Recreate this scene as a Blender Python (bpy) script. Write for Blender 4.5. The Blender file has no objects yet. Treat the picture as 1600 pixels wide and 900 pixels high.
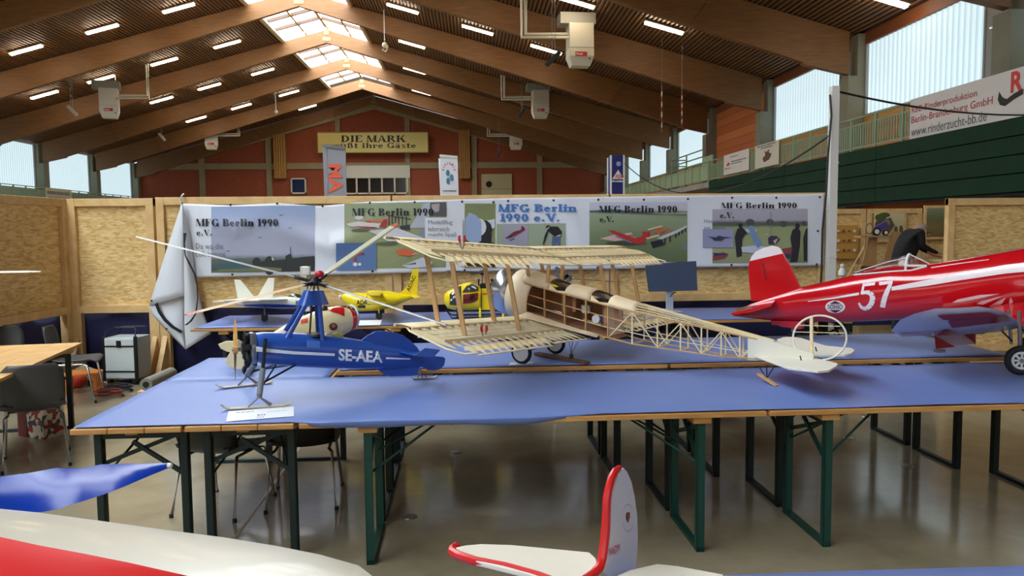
import bpy, bmesh, math, random
from mathutils import Vector, Matrix
random.seed(7)
SC = bpy.context.scene
COL = SC.collection

# ---------------------------------------------------------------- camera, sky, light, exposure
CAM_H, FOC = 1.78, 1200.0
TH = math.atan(.075); PS = math.atan(.05417*math.cos(TH))
cam_d = bpy.data.cameras.new('camera'); cam_d.sensor_width = 36.0; cam_d.lens = FOC/1600*36
cam_d.clip_start = .05; cam_d.clip_end = 400
cam = bpy.data.objects.new('camera', cam_d); COL.objects.link(cam)
_F = Vector((math.sin(PS)*math.cos(TH), math.cos(PS)*math.cos(TH), -math.sin(TH)))
_R = Vector((math.cos(PS), -math.sin(PS), 0)); _U = _R.cross(_F)
ROLL = math.radians(.55)
_R, _U = _R*math.cos(ROLL)-_U*math.sin(ROLL), _U*math.cos(ROLL)+_R*math.sin(ROLL)
cam.matrix_world = Matrix(((_R.x, _U.x, -_F.x, 0), (_R.y, _U.y, -_F.y, 0), (_R.z, _U.z, -_F.z, CAM_H), (0, 0, 0, 1)))
SC.camera = cam
w = bpy.data.worlds.new('overcast_sky'); SC.world = w; w.use_nodes = True
w.node_tree.nodes['Background'].inputs[0].default_value = (.93, .97, 1.0, 1)
w.node_tree.nodes['Background'].inputs[1].default_value = 1.0
SC.view_settings.view_transform = 'Standard'; SC.view_settings.look = 'None'
SC.view_settings.gamma = 1.0; SC.view_settings.use_curve_mapping = False
SC.view_settings.exposure = 0.8
SC.cycles.use_denoising = True
SC.cycles.max_bounces = 6; SC.cycles.diffuse_bounces = 4
SC.cycles.sample_clamp_indirect = 6
SKY_GLASS, WIN_GLOW, LAMP_GLOW = 8.5, 0.52, 20.0

# ---------------------------------------------------------------- helpers
V = Vector
def ray(px, py): return _F + _R*((px-800)/FOC) + _U*((450-py)/FOC)
def at(px, py, d):                 # photo pixel -> place in the hall at distance d along it
    r = ray(px, py); return V((0, 0, CAM_H)) + r*(d/r.y)
def atz(px, py, z):                # photo pixel -> place at height z
    r = ray(px, py); return V((0, 0, CAM_H)) + r*((z-CAM_H)/r.z)
def lin(c):
    c = c/255.0
    return c/12.92 if c <= .04045 else ((c+.055)/1.055)**2.4
def rgb(*c): return (lin(c[0]), lin(c[1]), lin(c[2]), 1)

MATS = {}
def mat(name, col, rough=.6, metal=0.0, noise=0.0, nscale=8.0, coat=0.0, emit=0.0, spec=.5, trans=0.0, bump=0.0, stretch=(1, 1, 1), alpha=1.0):
    if name in MATS: return MATS[name]
    m = bpy.data.materials.new(name); m.use_nodes = True; nt = m.node_tree; b = nt.nodes['Principled BSDF']
    c = rgb(*col); b.inputs['Base Color'].default_value = c
    b.inputs['Roughness'].default_value = rough; b.inputs['Metallic'].default_value = metal
    b.inputs['Specular IOR Level'].default_value = spec
    b.inputs['Coat Weight'].default_value = coat; b.inputs['Coat Roughness'].default_value = .06
    b.inputs['Transmission Weight'].default_value = trans; b.inputs['Alpha'].default_value = alpha
    if emit: b.inputs['Emission Color'].default_value = c; b.inputs['Emission Strength'].default_value = emit
    if noise or bump:
        tc = nt.nodes.new('ShaderNodeTexCoord'); mp = nt.nodes.new('ShaderNodeMapping'); nz = nt.nodes.new('ShaderNodeTexNoise')
        mp.inputs['Scale'].default_value = stretch
        nz.inputs['Scale'].default_value = nscale; nz.inputs['Detail'].default_value = 5
        nt.links.new(tc.outputs['Object'], mp.inputs[0]); nt.links.new(mp.outputs[0], nz.inputs['Vector'])
        if noise:
            rp = nt.nodes.new('ShaderNodeValToRGB')
            rp.color_ramp.elements[0].position = .3; rp.color_ramp.elements[1].position = .7
            rp.color_ramp.elements[0].color = tuple(x*(1-noise) for x in c[:3])+(1,)
            rp.color_ramp.elements[1].color = tuple(min(1, x*(1+noise)) for x in c[:3])+(1,)
            nt.links.new(nz.outputs['Fac'], rp.inputs[0]); nt.links.new(rp.outputs[0], b.inputs['Base Color'])
        if bump:
            bp = nt.nodes.new('ShaderNodeBump'); bp.inputs['Strength'].default_value = bump; bp.inputs['Distance'].default_value = .01
            nt.links.new(nz.outputs['Fac'], bp.inputs['Height']); nt.links.new(bp.outputs[0], b.inputs['Normal'])
    MATS[name] = m; return m

class Fr:                                           # a local frame: origin and three axes
    def __init__(s, o, x=(1, 0, 0), y=(0, 1, 0), z=(0, 0, 1)):
        s.o, s.x, s.y, s.z = V(o), V(x), V(y), V(z)
    def __call__(s, a, b=0, c=0): return s.o + s.x*a + s.y*b + s.z*c
def yaw_frame(o, deg):
    a = math.radians(deg); return Fr(o, (math.cos(a), math.sin(a), 0), (-math.sin(a), math.cos(a), 0))

def wloc(o):
    p = V((0, 0, 0))
    while o is not None: p += o.location; o = o.parent
    return p

class MB:                                           # collects shapes, then links them as ONE mesh object
    def __init__(s, fr=None): s.v, s.f, s.m, s.fr, s.mi = [], [], [], fr, 0
    def P(s, p):
        p = V(p); return s.fr(*p) if s.fr else p
    def add(s, verts, faces, mi=None):
        n = len(s.v); s.v += [s.P(p) for p in verts]
        for f in faces: s.f.append(tuple(i+n for i in f)); s.m.append(s.mi if mi is None else mi)
        return s
    def box(s, c, d, mi=None):
        x, y, z = c; a, b, e = d[0]/2, d[1]/2, d[2]/2
        vs = [(x+i*a, y+j*b, z+k*e) for k in (-1, 1) for j in (-1, 1) for i in (-1, 1)]
        return s.add(vs, [(0, 2, 3, 1), (4, 5, 7, 6), (0, 1, 5, 4), (2, 6, 7, 3), (0, 4, 6, 2), (1, 3, 7, 5)], mi)
    def box2(s, a, b, mi=None):
        return s.box([(i+j)/2 for i, j in zip(a, b)], [abs(i-j) for i, j in zip(a, b)], mi)
    def bar(s, p0, p1, w, h, up=(0, 0, 1), mi=None):
        p0, p1 = V(p0), V(p1); d = (p1-p0).normalized(); up = V(up)
        if abs(d.dot(up.normalized())) > .98: up = V((1, 0, 0))
        sx = d.cross(up).normalized(); sz = sx.cross(d).normalized()
        vs = [p+sx*(i*w/2)+sz*(j*h/2) for p in (p0, p1) for j in (-1, 1) for i in (-1, 1)]
        return s.add(vs, [(0, 1, 3, 2), (4, 6, 7, 5), (0, 4, 5, 1), (2, 3, 7, 6), (0, 2, 6, 4), (1, 5, 7, 3)], mi)
    def tube(s, pts, r, n=8, mi=None, closed=False, flat=1.0, up=(0, 0, 1)):
        pts = [V(p) for p in pts]; k = len(pts)
        if not isinstance(r, (list, tuple)): r = [r]*k
        rings = []
        for i, p in enumerate(pts):
            a = pts[(i-1) % k] if (closed or i > 0) else p; b = pts[(i+1) % k] if (closed or i < k-1) else p
            d = (b-a).normalized(); u = V(up)
            if abs(d.dot(u)) > .97: u = V((1, 0, .01))
            x = d.cross(u).normalized(); y = x.cross(d).normalized()
            rings.append([p + x*(math.cos(t)*r[i]) + y*(math.sin(t)*r[i]*flat) for t in [2*math.pi*j/n for j in range(n)]])
        return s.loft(rings, mi=mi, ring=closed)
    def loft(s, secs, caps=True, mi=None, ring=False, open_=False):
        k, n = len(secs), len(secs[0]); vs = [p for q in secs for p in q]; fs = []
        for i in range(k if ring else k-1):
            i2 = (i+1) % k
            for j in range(n-1 if open_ else n):
                j2 = (j+1) % n; fs.append((i*n+j, i*n+j2, i2*n+j2, i2*n+j))
        if caps and not ring and not open_:
            fs.append(tuple(range(n))[::-1]); fs.append(tuple((k-1)*n+j for j in range(n)))
        return s.add(vs, fs, mi)
    def lathe(s, prof, o, ax, n=16, mi=None, caps=True, sy=1.0, up=(0, 0, 1)):
        o, ax = V(o), V(ax).normalized(); u = V(up)
        if abs(ax.dot(u)) > .97: u = V((1, 0, 0))
        x = ax.cross(u).normalized(); y = x.cross(ax).normalized()
        return s.loft([[o+ax*t+x*(math.cos(q)*r)+y*(math.sin(q)*r*sy) for q in [2*math.pi*j/n for j in range(n)]] for t, r in prof], caps, mi)
    def prism(s, pts, off, mi=None):
        pts = [V(p) for p in pts]; off = V(off); n = len(pts)
        vs = pts + [p+off for p in pts]
        fs = [tuple(range(n))[::-1], tuple(range(n, 2*n))] + [(i, (i+1) % n, n+(i+1) % n, n+i) for i in range(n)]
        return s.add(vs, fs, mi)
    def poly(s, pts, mi=None): return s.add(pts, [tuple(range(len(pts)))], mi)
    def sphere(s, c, r, n=10, k=6, mi=None, sc=(1, 1, 1)):
        c = V(c); secs = []
        for i in range(k+1):
            t = math.pi*i/k; rr = max(1e-4, math.sin(t))*r
            secs.append([c+V((math.cos(q)*rr*sc[0], math.sin(q)*rr*sc[1], -math.cos(t)*r*sc[2])) for q in [2*math.pi*j/n for j in range(n)]])
        return s.loft(secs, True, mi)
    def sheet(s, fn, nu, nv, mi=None, th=None):      # fn(u,v)->point
        vs = [fn(i/nu, j/nv) for j in range(nv+1) for i in range(nu+1)]
        fs = [(j*(nu+1)+i, j*(nu+1)+i+1, (j+1)*(nu+1)+i+1, (j+1)*(nu+1)+i) for j in range(nv) for i in range(nu)]
        return s.add(vs, fs, mi)
    def build(s, name, mats, parent=None, smooth=False, bevel=0.0, sub=0, solid=0.0, flipfix=True, ang=40):
        if not isinstance(mats, (list, tuple)): mats = [mats]
        if getattr(s, 'nword', 0) > 0 and len(s.word) == len(s.f):
            for g in range(s.nword+1):
                q = MB(); ix = {}
                for f, w_ in zip(s.f, s.word):
                    if w_ == g: q.f.append(tuple(ix.setdefault(i, len(ix)) for i in f)); q.m.append(0)
                q.v = [s.v[i] for i in ix]
                if q.f: o = q.build(name, mats, parent, flipfix=flipfix)
            return o
        off = wloc(parent) if parent else V((0, 0, 0))
        me = bpy.data.meshes.new(name); me.from_pydata([tuple(p-off) for p in s.v], [], s.f)
        for m in mats: me.materials.append(m)
        me.polygons.foreach_set('material_index', s.m)
        if flipfix:
            bm = bmesh.new(); bm.from_mesh(me); bmesh.ops.recalc_face_normals(bm, faces=bm.faces); bm.to_mesh(me); bm.free()
        if smooth:
            me.polygons.foreach_set('use_smooth', [True]*len(me.polygons))
            try: me.set_sharp_from_angle(angle=math.radians(ang))
            except Exception: pass
        o = bpy.data.objects.new(name, me); COL.objects.link(o)
        if parent: o.parent = parent
        if solid: md = o.modifiers.new('solid', 'SOLIDIFY'); md.thickness = solid; md.offset = 0
        if bevel: md = o.modifiers.new('bevel', 'BEVEL'); md.width = bevel; md.segments = 2; md.limit_method = 'ANGLE'
        if sub: md = o.modifiers.new('sub', 'SUBSURF'); md.levels = sub; md.render_levels = sub
        return o

def tag(o, label=None, cat=None, group=None, kind=None):
    if label: o['label'] = label
    if cat: o['category'] = cat
    if group: o['group'] = group
    if kind: o['kind'] = kind
    return o
def thing(name, label, cat, loc=(0, 0, 0), group=None, kind=None):
    o = bpy.data.objects.new(name, None); COL.objects.link(o); o.location = loc; o.empty_display_size = .1
    return tag(o, label, cat, group, kind)
def part(name, parent):                              # a part that only gathers its sub-parts
    o = bpy.data.objects.new(name, None); COL.objects.link(o); o.parent = parent; o.empty_display_size = .05; return o
def struct(o, label=None): o['kind'] = 'structure'; o['label'] = label or o.name.replace('_', ' '); return o
def copy_tree(o, parent=None):
    c = o.copy(); COL.objects.link(c); c.parent = parent
    for ch in list(o.children): copy_tree(ch, c)
    return c
def share(o, name, loc, parent, rot=None):            # a piece that shares its mesh with a sister piece
    c = o.copy(); COL.objects.link(c); c.parent = parent; c.location = loc
    if rot is not None: c.rotation_euler = rot
    return c

# ---- lettering: plain text from the built-in face, and a fat serif face drawn here
_TXT = {}
def text_geo(body, bold=0.0, spacing=1.0):
    k = (body, bold, spacing)
    if k not in _TXT:
        cu = bpy.data.curves.new('t', 'FONT'); cu.body = body; cu.offset = bold; cu.space_character = spacing; cu.resolution_u = 3
        o = bpy.data.objects.new('t', cu); COL.objects.link(o)
        dg = bpy.context.evaluated_depsgraph_get(); me = o.evaluated_get(dg).to_mesh()
        vs = [v.co.copy() for v in me.vertices]; fs = [tuple(p.vertices) for p in me.polygons]
        o.evaluated_get(dg).to_mesh_clear(); bpy.data.objects.remove(o); bpy.data.curves.remove(cu)
        _TXT[k] = (vs, fs)
    return _TXT[k]
def fit(vs, x0, y0, x1, y1, slant=0.0):
    ax = min(v[0] for v in vs); bx = max(v[0] for v in vs); ay = min(v[1] for v in vs); by = max(v[1] for v in vs)
    return [(x0+(v[0]-ax)/(bx-ax)*(x1-x0)+slant*(v[1]-ay)/(by-ay)*(y1-y0), y0+(v[1]-ay)/(by-ay)*(y1-y0)) for v in vs]
def words_of(mb, pts, fs):                             # note which word each face of a lettering belongs to
    h = max(p[1] for p in pts)-min(p[1] for p in pts); iv = sorted((min(pts[i][0] for i in f), max(pts[i][0] for i in f), k) for k, f in enumerate(fs))
    g = [0]*len(fs); cur, end = getattr(mb, 'nword', -1)+1, None
    for a, b, k in iv:
        if end is not None and a-end > .24*h: cur += 1; end = b
        g[k] = cur; end = b if end is None else max(end, b)
    mb.nword = cur; mb.word = getattr(mb, 'word', [])+g
def text_on(mb, body, surf, x0, y0, x1, y1, mi=None, bold=0.0, spacing=1.0, slant=0.0):   # surf(x, y) -> point
    vs, fs = text_geo(body, bold, spacing)
    pts = fit(vs, x0, y0, x1, y1, slant); words_of(mb, pts, fs); mb.add([surf(*p) for p in pts], fs, mi)
def _ring(cx, cy, rx, ry, ix, iy, a0=0, a1=360, n=16):
    vs, fs = [], []
    for i in range(n+1):
        t = math.radians(a0+(a1-a0)*i/n)
        vs += [(cx+rx*math.cos(t), cy+ry*math.sin(t)), (cx+ix*math.cos(t), cy+iy*math.sin(t))]
    for i in range(n): fs.append((2*i, 2*i+2, 2*i+3, 2*i+1))
    return vs, fs
def serif_geo(body, h=.06, st=.27, gap=.07):
    S = h
    def R(a, b, c, d): return ([(a, b), (c, b), (c, d), (a, d)], [(0, 1, 2, 3)])
    def Pg(*p): return (list(p), [tuple(range(len(p)))])
    def O(cx, cy, rx, ry, **k): return _ring(cx, cy, rx, ry, max(.03, rx-st*.92), ry-h*1.1, **k)
    x = .66                                           # x-height
    def stem(a, y0, y1, both=True):
        q = [R(a, y0, a+st, y1), R(a-.07, y0, a+st+.07, y0+S)]
        if both: q.append(R(a-.07, y1-S, a+st+.07, y1))
        return q
    ov = lambda dy: [R(.12, .78+dy, .24, .93+dy), R(.38, .78+dy, .5, .93+dy)]
    small_a = [_ring(.26, .19, .26, .19, .06, .19-h)]+[R(.34, 0, .34+st, .48), _ring(.33, .46, .28, .2, .1, .2-h, 0, 180), R(.34, 0, .66, S)]
    small_u = stem(.06, 0, x, True)+stem(.5, 0, x, True)+[R(.2, 0, .6, S*1.2)]
    G = {
     'M': (1.12, stem(.8, 0, 1)+[R(.05, 0, .05+h, 1), R(-.02, 0, .2, S), Pg((.02, 1), (.02+st, 1), (.5+st*.5, .0), (.5-st*.3, .0)), Pg((.5, .0), (.5+h, .0), (.86+h, 1), (.86, 1))]),
     'F': (.8, stem(.08, 0, 1)+[R(.1, 1-S, .76, 1), R(.76-h, .7, .76, 1), R(.3, .5, .56, .5+S), R(.56-h, .4, .56, .66)]),
     'E': (.84, stem(.08, 0, 1)+[R(.1, 1-S, .78, 1), R(.78-h, .74, .78, 1), R(.3, .5, .58, .5+S), R(.1, 0, .8, S), R(.8-h, 0, .8, .28)]),
     'G': (.95, [O(.46, .5, .46, .5, a0=45, a1=345), R(.64, 0, .64+st*.9, .44), R(.56, .44-S, .98, .44), R(.78-h, .68, .8, 1)]),
     'B': (.86, stem(.06, 0, 1)+[_ring(.36, .26, .46, .26, .46-st, .26-h, -90, 90), _ring(.36, .76, .4, .24, .4-st, .24-h, -90, 90), R(.1, .48, .4, .48+S)]),
     'D': (.95, stem(.06, 0, 1)+[_ring(.36, .5, .54, .5, .54-st, .5-h, -90, 90), R(.1, 0, .4, S), R(.1, 1-S, .4, 1)]),
     'I': (.46, stem(.1, 0, 1)),
     'A': (1.0, [Pg((.04, 0), (.04+h*1.3, 0), (.5, 1), (.42, 1)), Pg((.42, 1), (.55, 1), (.96, 0), (.96-st*1.1, 0)), R(.2, .3, .75, .3+S), R(-.04, 0, .26, S), R(.6, 0, 1.04, S)]),
     'R': (.98, stem(.06, 0, 1)+[_ring(.36, .74, .42, .26, .42-st, .26-h, -90, 90), Pg((.36, .5), (.36+st, .5), (.98, 0), (.98-st, 0)), R(.3, .48, .4, .48+S)]),
     'K': (1.0, stem(.06, 0, 1)+[Pg((.32, .4), (.32+h*1.6, .4), (.86, 1), (.86-h*1.6, 1)), Pg((.4, .56), (.4+st, .62), (1.0, 0), (1.0-st*1.1, 0)), R(.66, 1-S, .98, 1), R(.66, 0, 1.04, S)]),
     'V': (.92, [Pg((0, 1), (st*1.15, 1), (.5+h, 0), (.42, 0)), Pg((.46, 0), (.46+h, 0), (.86, 1), (.86-h*1.2, 1)), R(-.06, 1-S, .4, 1), R(.66, 1-S, .96, 1)]),
     'e': (.66, [O(.31, x/2, .31, x/2, a0=0, a1=325), R(.1, x/2, .62, x/2+S)]),
     'r': (.58, stem(.06, 0, x)+[_ring(.46, .53, .11, .12, .01, .01)]),
     'l': (.42, stem(.07, 0, 1)), 'i': (.42, stem(.07, 0, x)+[_ring(.07+st/2, .86, .14, .13, .01, .01)]),
     'n': (.8, stem(.06, 0, x)+stem(.48, 0, x-.06, False)+[_ring(.48, .48, .26, .18, .1, .18-h, 0, 180)]),
     'h': (.8, stem(.06, 0, 1)+stem(.48, 0, x-.06, False)+[_ring(.48, .48, .26, .18, .1, .18-h, 0, 180)]),
     '1': (.5, [R(.14, 0, .14+st, 1), R(.02, 0, .52, S), Pg((.0, .86), (.0, .8), (.16, .86), (.16, 1))]),
     '9': (.68, [O(.32, .66, .32, .34), Pg((.64-st*.8, .6), (.64, .62), (.42, .02), (.2, 0))]),
     '0': (.7, [O(.33, .5, .33, .5)]), '.': (.36, [_ring(.16, .13, .13, .13, .01, .01)]),
     'g': (.68, [O(.29, x*.56, .29, x*.44), R(.5, x-S, .68, x), _ring(.29, -.12, .3, .16, .2, .16-h)]),
     'u': (.84, small_u), 'ü': (.84, small_u+ov(0)), 'a': (.72, small_a), 'ä': (.72, small_a+ov(0)),
     's': (.56, [_ring(.26, .49, .24, .17, .06, .17-h, 20, 270), _ring(.26, .17, .26, .17, .07, .17-h, -160, 90)]),
     't': (.5, [R(.1, 0, .1+st, .9), R(0, x-S, .48, x), R(.1, 0, .5, S)]),
     'ß': (.8, stem(.06, 0, .9, False)+[_ring(.33, .78, .28, .22, .06, .22-h, 0, 180), _ring(.4, .25, .34, .25, .1, .25-h, -120, 100), R(.4, .5, .61, .8)]),
    }
    vs, fs, ox = [], [], 0.0
    for ch in body:
        if ch == ' ': ox += .42; continue
        adv, parts = G[ch]
        for pv, pf in parts:
            n = len(vs); vs += [(p[0]+ox, p[1]) for p in pv]; fs += [tuple(i+n for i in f) for f in pf]
        ox += adv+gap
    return vs, fs
def serif_on(mb, body, surf, x0, y0, x1, y1, mi=None, h=.06, st=.27, gap=.07):
    vs, fs = serif_geo(body, h, st, gap); pts = fit(vs, x0, y0, x1, y1); words_of(mb, pts, fs); mb.add([surf(*p) for p in pts], fs, mi)

ORD = ['first', 'second', 'third', 'fourth', 'fifth', 'sixth', 'seventh', 'eighth', 'ninth', 'tenth', 'eleventh', 'twelfth']

# ================================================================ the hall
def wood(name, a, b, rough=.6, scale=(1, 1, 1), dist=6.0, coat=0.0, wscale=1.2):     # grained timber from stretched noise
    if name in MATS: return MATS[name]
    m = mat(name, a, rough, coat=coat); nt = m.node_tree; bs = nt.nodes['Principled BSDF']
    tc = nt.nodes.new('ShaderNodeTexCoord'); mp = nt.nodes.new('ShaderNodeMapping'); mp.inputs['Scale'].default_value = scale
    nz = nt.nodes.new('ShaderNodeTexNoise'); nz.inputs['Scale'].default_value = wscale*6; nz.inputs['Detail'].default_value = 6; nz.inputs['Distortion'].default_value = .6
    rp = nt.nodes.new('ShaderNodeValToRGB'); rp.color_ramp.elements[0].position = .3; rp.color_ramp.elements[1].position = .72
    rp.color_ramp.elements[0].color = rgb(*b); rp.color_ramp.elements[1].color = rgb(*a)
    nt.links.new(tc.outputs['Object'], mp.inputs[0]); nt.links.new(mp.outputs[0], nz.inputs['Vector'])
    nt.links.new(nz.outputs['Fac'], rp.inputs[0]); nt.links.new(rp.outputs[0], bs.inputs['Base Color'])
    return m
M_beam = wood('glulam_timber', (146, 100, 54), (120, 80, 42), .55, (.25, .25, 3.5), wscale=1.0)
M_batten = wood('ceiling_batten_wood', (140, 98, 58), (108, 70, 40), .6, (6, .05, 6), wscale=.5)
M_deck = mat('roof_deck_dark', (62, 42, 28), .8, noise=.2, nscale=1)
M_curb = wood('skylight_lining_wood', (205, 168, 112), (180, 140, 88), .6, (1, .1, 1))
M_darkbar = mat('glazing_bar_brown', (86, 58, 36), .6)
M_conc = mat('grey_concrete', (150, 148, 138), .8, noise=.12, nscale=1.5)
M_postc = mat('beige_wall_post', (150, 132, 96), .7, noise=.08, nscale=2)
M_steel = mat('dull_steel', (140, 140, 140), .4, .8)
M_white = mat('white_paint', (222, 222, 216), .45)
M_black = mat('black_plastic', (18, 18, 20), .4)
M_green_rail = mat('pale_green_paint', (140, 160, 128), .5)
M_green = mat('dark_green_board', (22, 52, 34), .75, spec=.2, noise=.12, nscale=3)

def brick_mat(name, c1, c2, mortar, scale=1.0):
    m = mat(name, c1, .8); nt = m.node_tree; bs = nt.nodes['Principled BSDF']
    tc = nt.nodes.new('ShaderNodeTexCoord'); mp = nt.nodes.new('ShaderNodeMapping'); br = nt.nodes.new('ShaderNodeTexBrick')
    br.inputs['Color1'].default_value = rgb(*c1); br.inputs['Color2'].default_value = rgb(*c2); br.inputs['Mortar'].default_value = rgb(*mortar)
    br.inputs['Scale'].default_value = scale; br.inputs['Brick Width'].default_value = .25; br.inputs['Row Height'].default_value = .085
    br.inputs['Mortar Size'].default_value = .008
    nt.links.new(tc.outputs['Object'], mp.inputs[0]); nt.links.new(mp.outputs[0], br.inputs['Vector']); nt.links.new(br.outputs['Color'], bs.inputs['Base Color'])
    return m, mp
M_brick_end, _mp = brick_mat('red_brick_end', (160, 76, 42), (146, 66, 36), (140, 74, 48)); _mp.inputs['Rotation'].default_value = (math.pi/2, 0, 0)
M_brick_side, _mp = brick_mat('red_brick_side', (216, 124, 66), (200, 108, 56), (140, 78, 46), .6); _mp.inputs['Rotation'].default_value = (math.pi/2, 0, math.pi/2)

# floor: smooth sealed concrete
M_floor = mat('sealed_concrete_floor', (146, 134, 110), .22, spec=.5)
nt = M_floor.node_tree; bs = nt.nodes['Principled BSDF']
tc = nt.nodes.new('ShaderNodeTexCoord'); n1 = nt.nodes.new('ShaderNodeTexNoise'); n1.inputs['Scale'].default_value = 1.4; n1.inputs['Detail'].default_value = 8; n1.inputs['Roughness'].default_value = .65
rp = nt.nodes.new('ShaderNodeValToRGB'); rp.color_ramp.elements[0].position = .3; rp.color_ramp.elements[0].color = rgb(122, 112, 90); rp.color_ramp.elements[1].position = .75; rp.color_ramp.elements[1].color = rgb(158, 146, 120)
n2 = nt.nodes.new('ShaderNodeTexNoise'); n2.inputs['Scale'].default_value = 3; n2.inputs['Detail'].default_value = 6
mr = nt.nodes.new('ShaderNodeMapRange'); mr.inputs['To Min'].default_value = .1; mr.inputs['To Max'].default_value = .17
nt.links.new(tc.outputs['Object'], n1.inputs['Vector']); nt.links.new(tc.outputs['Object'], n2.inputs['Vector'])
nt.links.new(n1.outputs['Fac'], rp.inputs[0]); nt.links.new(rp.outputs[0], bs.inputs['Base Color'])
nt.links.new(n2.outputs['Fac'], mr.inputs[0]); nt.links.new(mr.outputs[0], bs.inputs['Roughness'])
fl = struct(MB().box2((-33, -33, -.2), (16, 74, 0)).build('floor', M_floor), 'smooth sealed concrete hall floor')
j = MB(); a, b = atz(400, 795, 0), atz(500, 655, 0); a2 = a+(a-b)*.6; b2 = b+(b-a)*2.2
j.bar(a2+V((0, 0, .001)), b2+V((0, 0, .001)), .02, .004); j.build('joint_strip', mat('floor_joint', (170, 156, 124), .5), fl)
for k, (px, py) in enumerate([(712, 707), (1327, 685), (1355, 651), (1418, 728), (640, 808)]):
    p = atz(px, py, 0); q = MB(); q.lathe([(0, .05), (.006, .045), (.007, .02)], p, (0, 0, 1), 12); q.build('floor_socket_cover', M_steel, fl)

RX, RZ, SL = -8.65, 14.2, .276                            # ridge line, ridge height, roof slope
XR, XL = 13.3, -30.6
BEAMS = [2.5+7.75*k for k in range(0, 10)]               # distance of each portal beam
END = 72.25
def roofz(x): return RZ-SL*abs(x-RX)
Y0 = -32.0

# roof deck and battens
dk = MB()
for s, x1 in ((-1, XL-.3), (1, XR+.3)):
    x0 = RX+s*2.7
    dk.prism([(x0, Y0, roofz(x0)+.09), (x1, Y0, roofz(x1)+.09), (x1, Y0, roofz(x1)+.3), (x0, Y0, roofz(x0)+.3)], (0, END+.3-Y0, 0))
dk.prism([(RX-2.7, 64.6, roofz(RX-2.7)+.09), (RX, 64.6, RZ+.09), (RX+2.7, 64.6, roofz(RX+2.7)+.09), (RX+2.7, 64.6, roofz(RX+2.7)+.3), (RX, 64.6, RZ+.3), (RX-2.7, 64.6, roofz(RX-2.7)+.3)], (0, END-64.3, 0))
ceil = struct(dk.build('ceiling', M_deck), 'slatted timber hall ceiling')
bt = MB()
for s, x1 in ((-1, XL), (1, XR)):
    n = int((abs(x1-RX)-2.75)/.17)
    for i in range(n):
        x = RX+s*(2.8+.17*i); bt.bar((x, Y0, roofz(x)+.065), (x, END, roofz(x)+.065), .095, .05)
for i in range(-15, 16):
    x = RX+.17*i; bt.bar((x, 64.7, roofz(x)+.065), (x, END, roofz(x)+.065), .095, .05)
tag(bt.build('ceiling_battens', M_batten, ceil), kind='stuff')

# portal beams: tapered glulam, deeper towards the eaves
XBL, XBR = XL+.5, XR-.5
for k, d in enumerate(BEAMS):
    if d < 9: continue
    t = thing('roof_beam', 'tapered glued timber roof beam, %s in from the end wall' % ORD[len(BEAMS)-1-k] if k < len(BEAMS)-1 else 'tapered glued timber roof beam against the end wall', 'roof beam', (RX, d, 0), 'portal beams', 'structure')
    for s, xe in ((-1, XBL), (1, XBR)):
        zt = lambda x: roofz(x)+.03
        ze = zt(xe)-1.42; xk = xe-s*1.9; zk = ze+.62
        pts = [(RX, d-.13, zt(RX)-.02), (xe, d-.13, zt(xe)), (xe, d-.13, ze), (xe-s*1.55, d-.13, ze+.34), (xe-s*1.6, d-.13, ze+.42), (RX, d-.13, RZ-.78)]
        MB().prism(pts, (0, .26, 0)).build('rafter', M_beam, t, bevel=.012)
        st = MB(); xs = xe-s*4.6; st.bar((xs, d-.15, zt(xs)-.1), (xs-s*.75, d-.15, zt(xs)-1.1), .05, .12); st.build('stiffener', M_beam, t)
    if d > 30:
        p = MB(); p.box((RX, d-.14, RZ-.55), (.5, .02, .22)); p.box((RX, d-.14, RZ-.15), (.3, .02, .3)); p.build('ridge_plate', M_postc, t)

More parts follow.
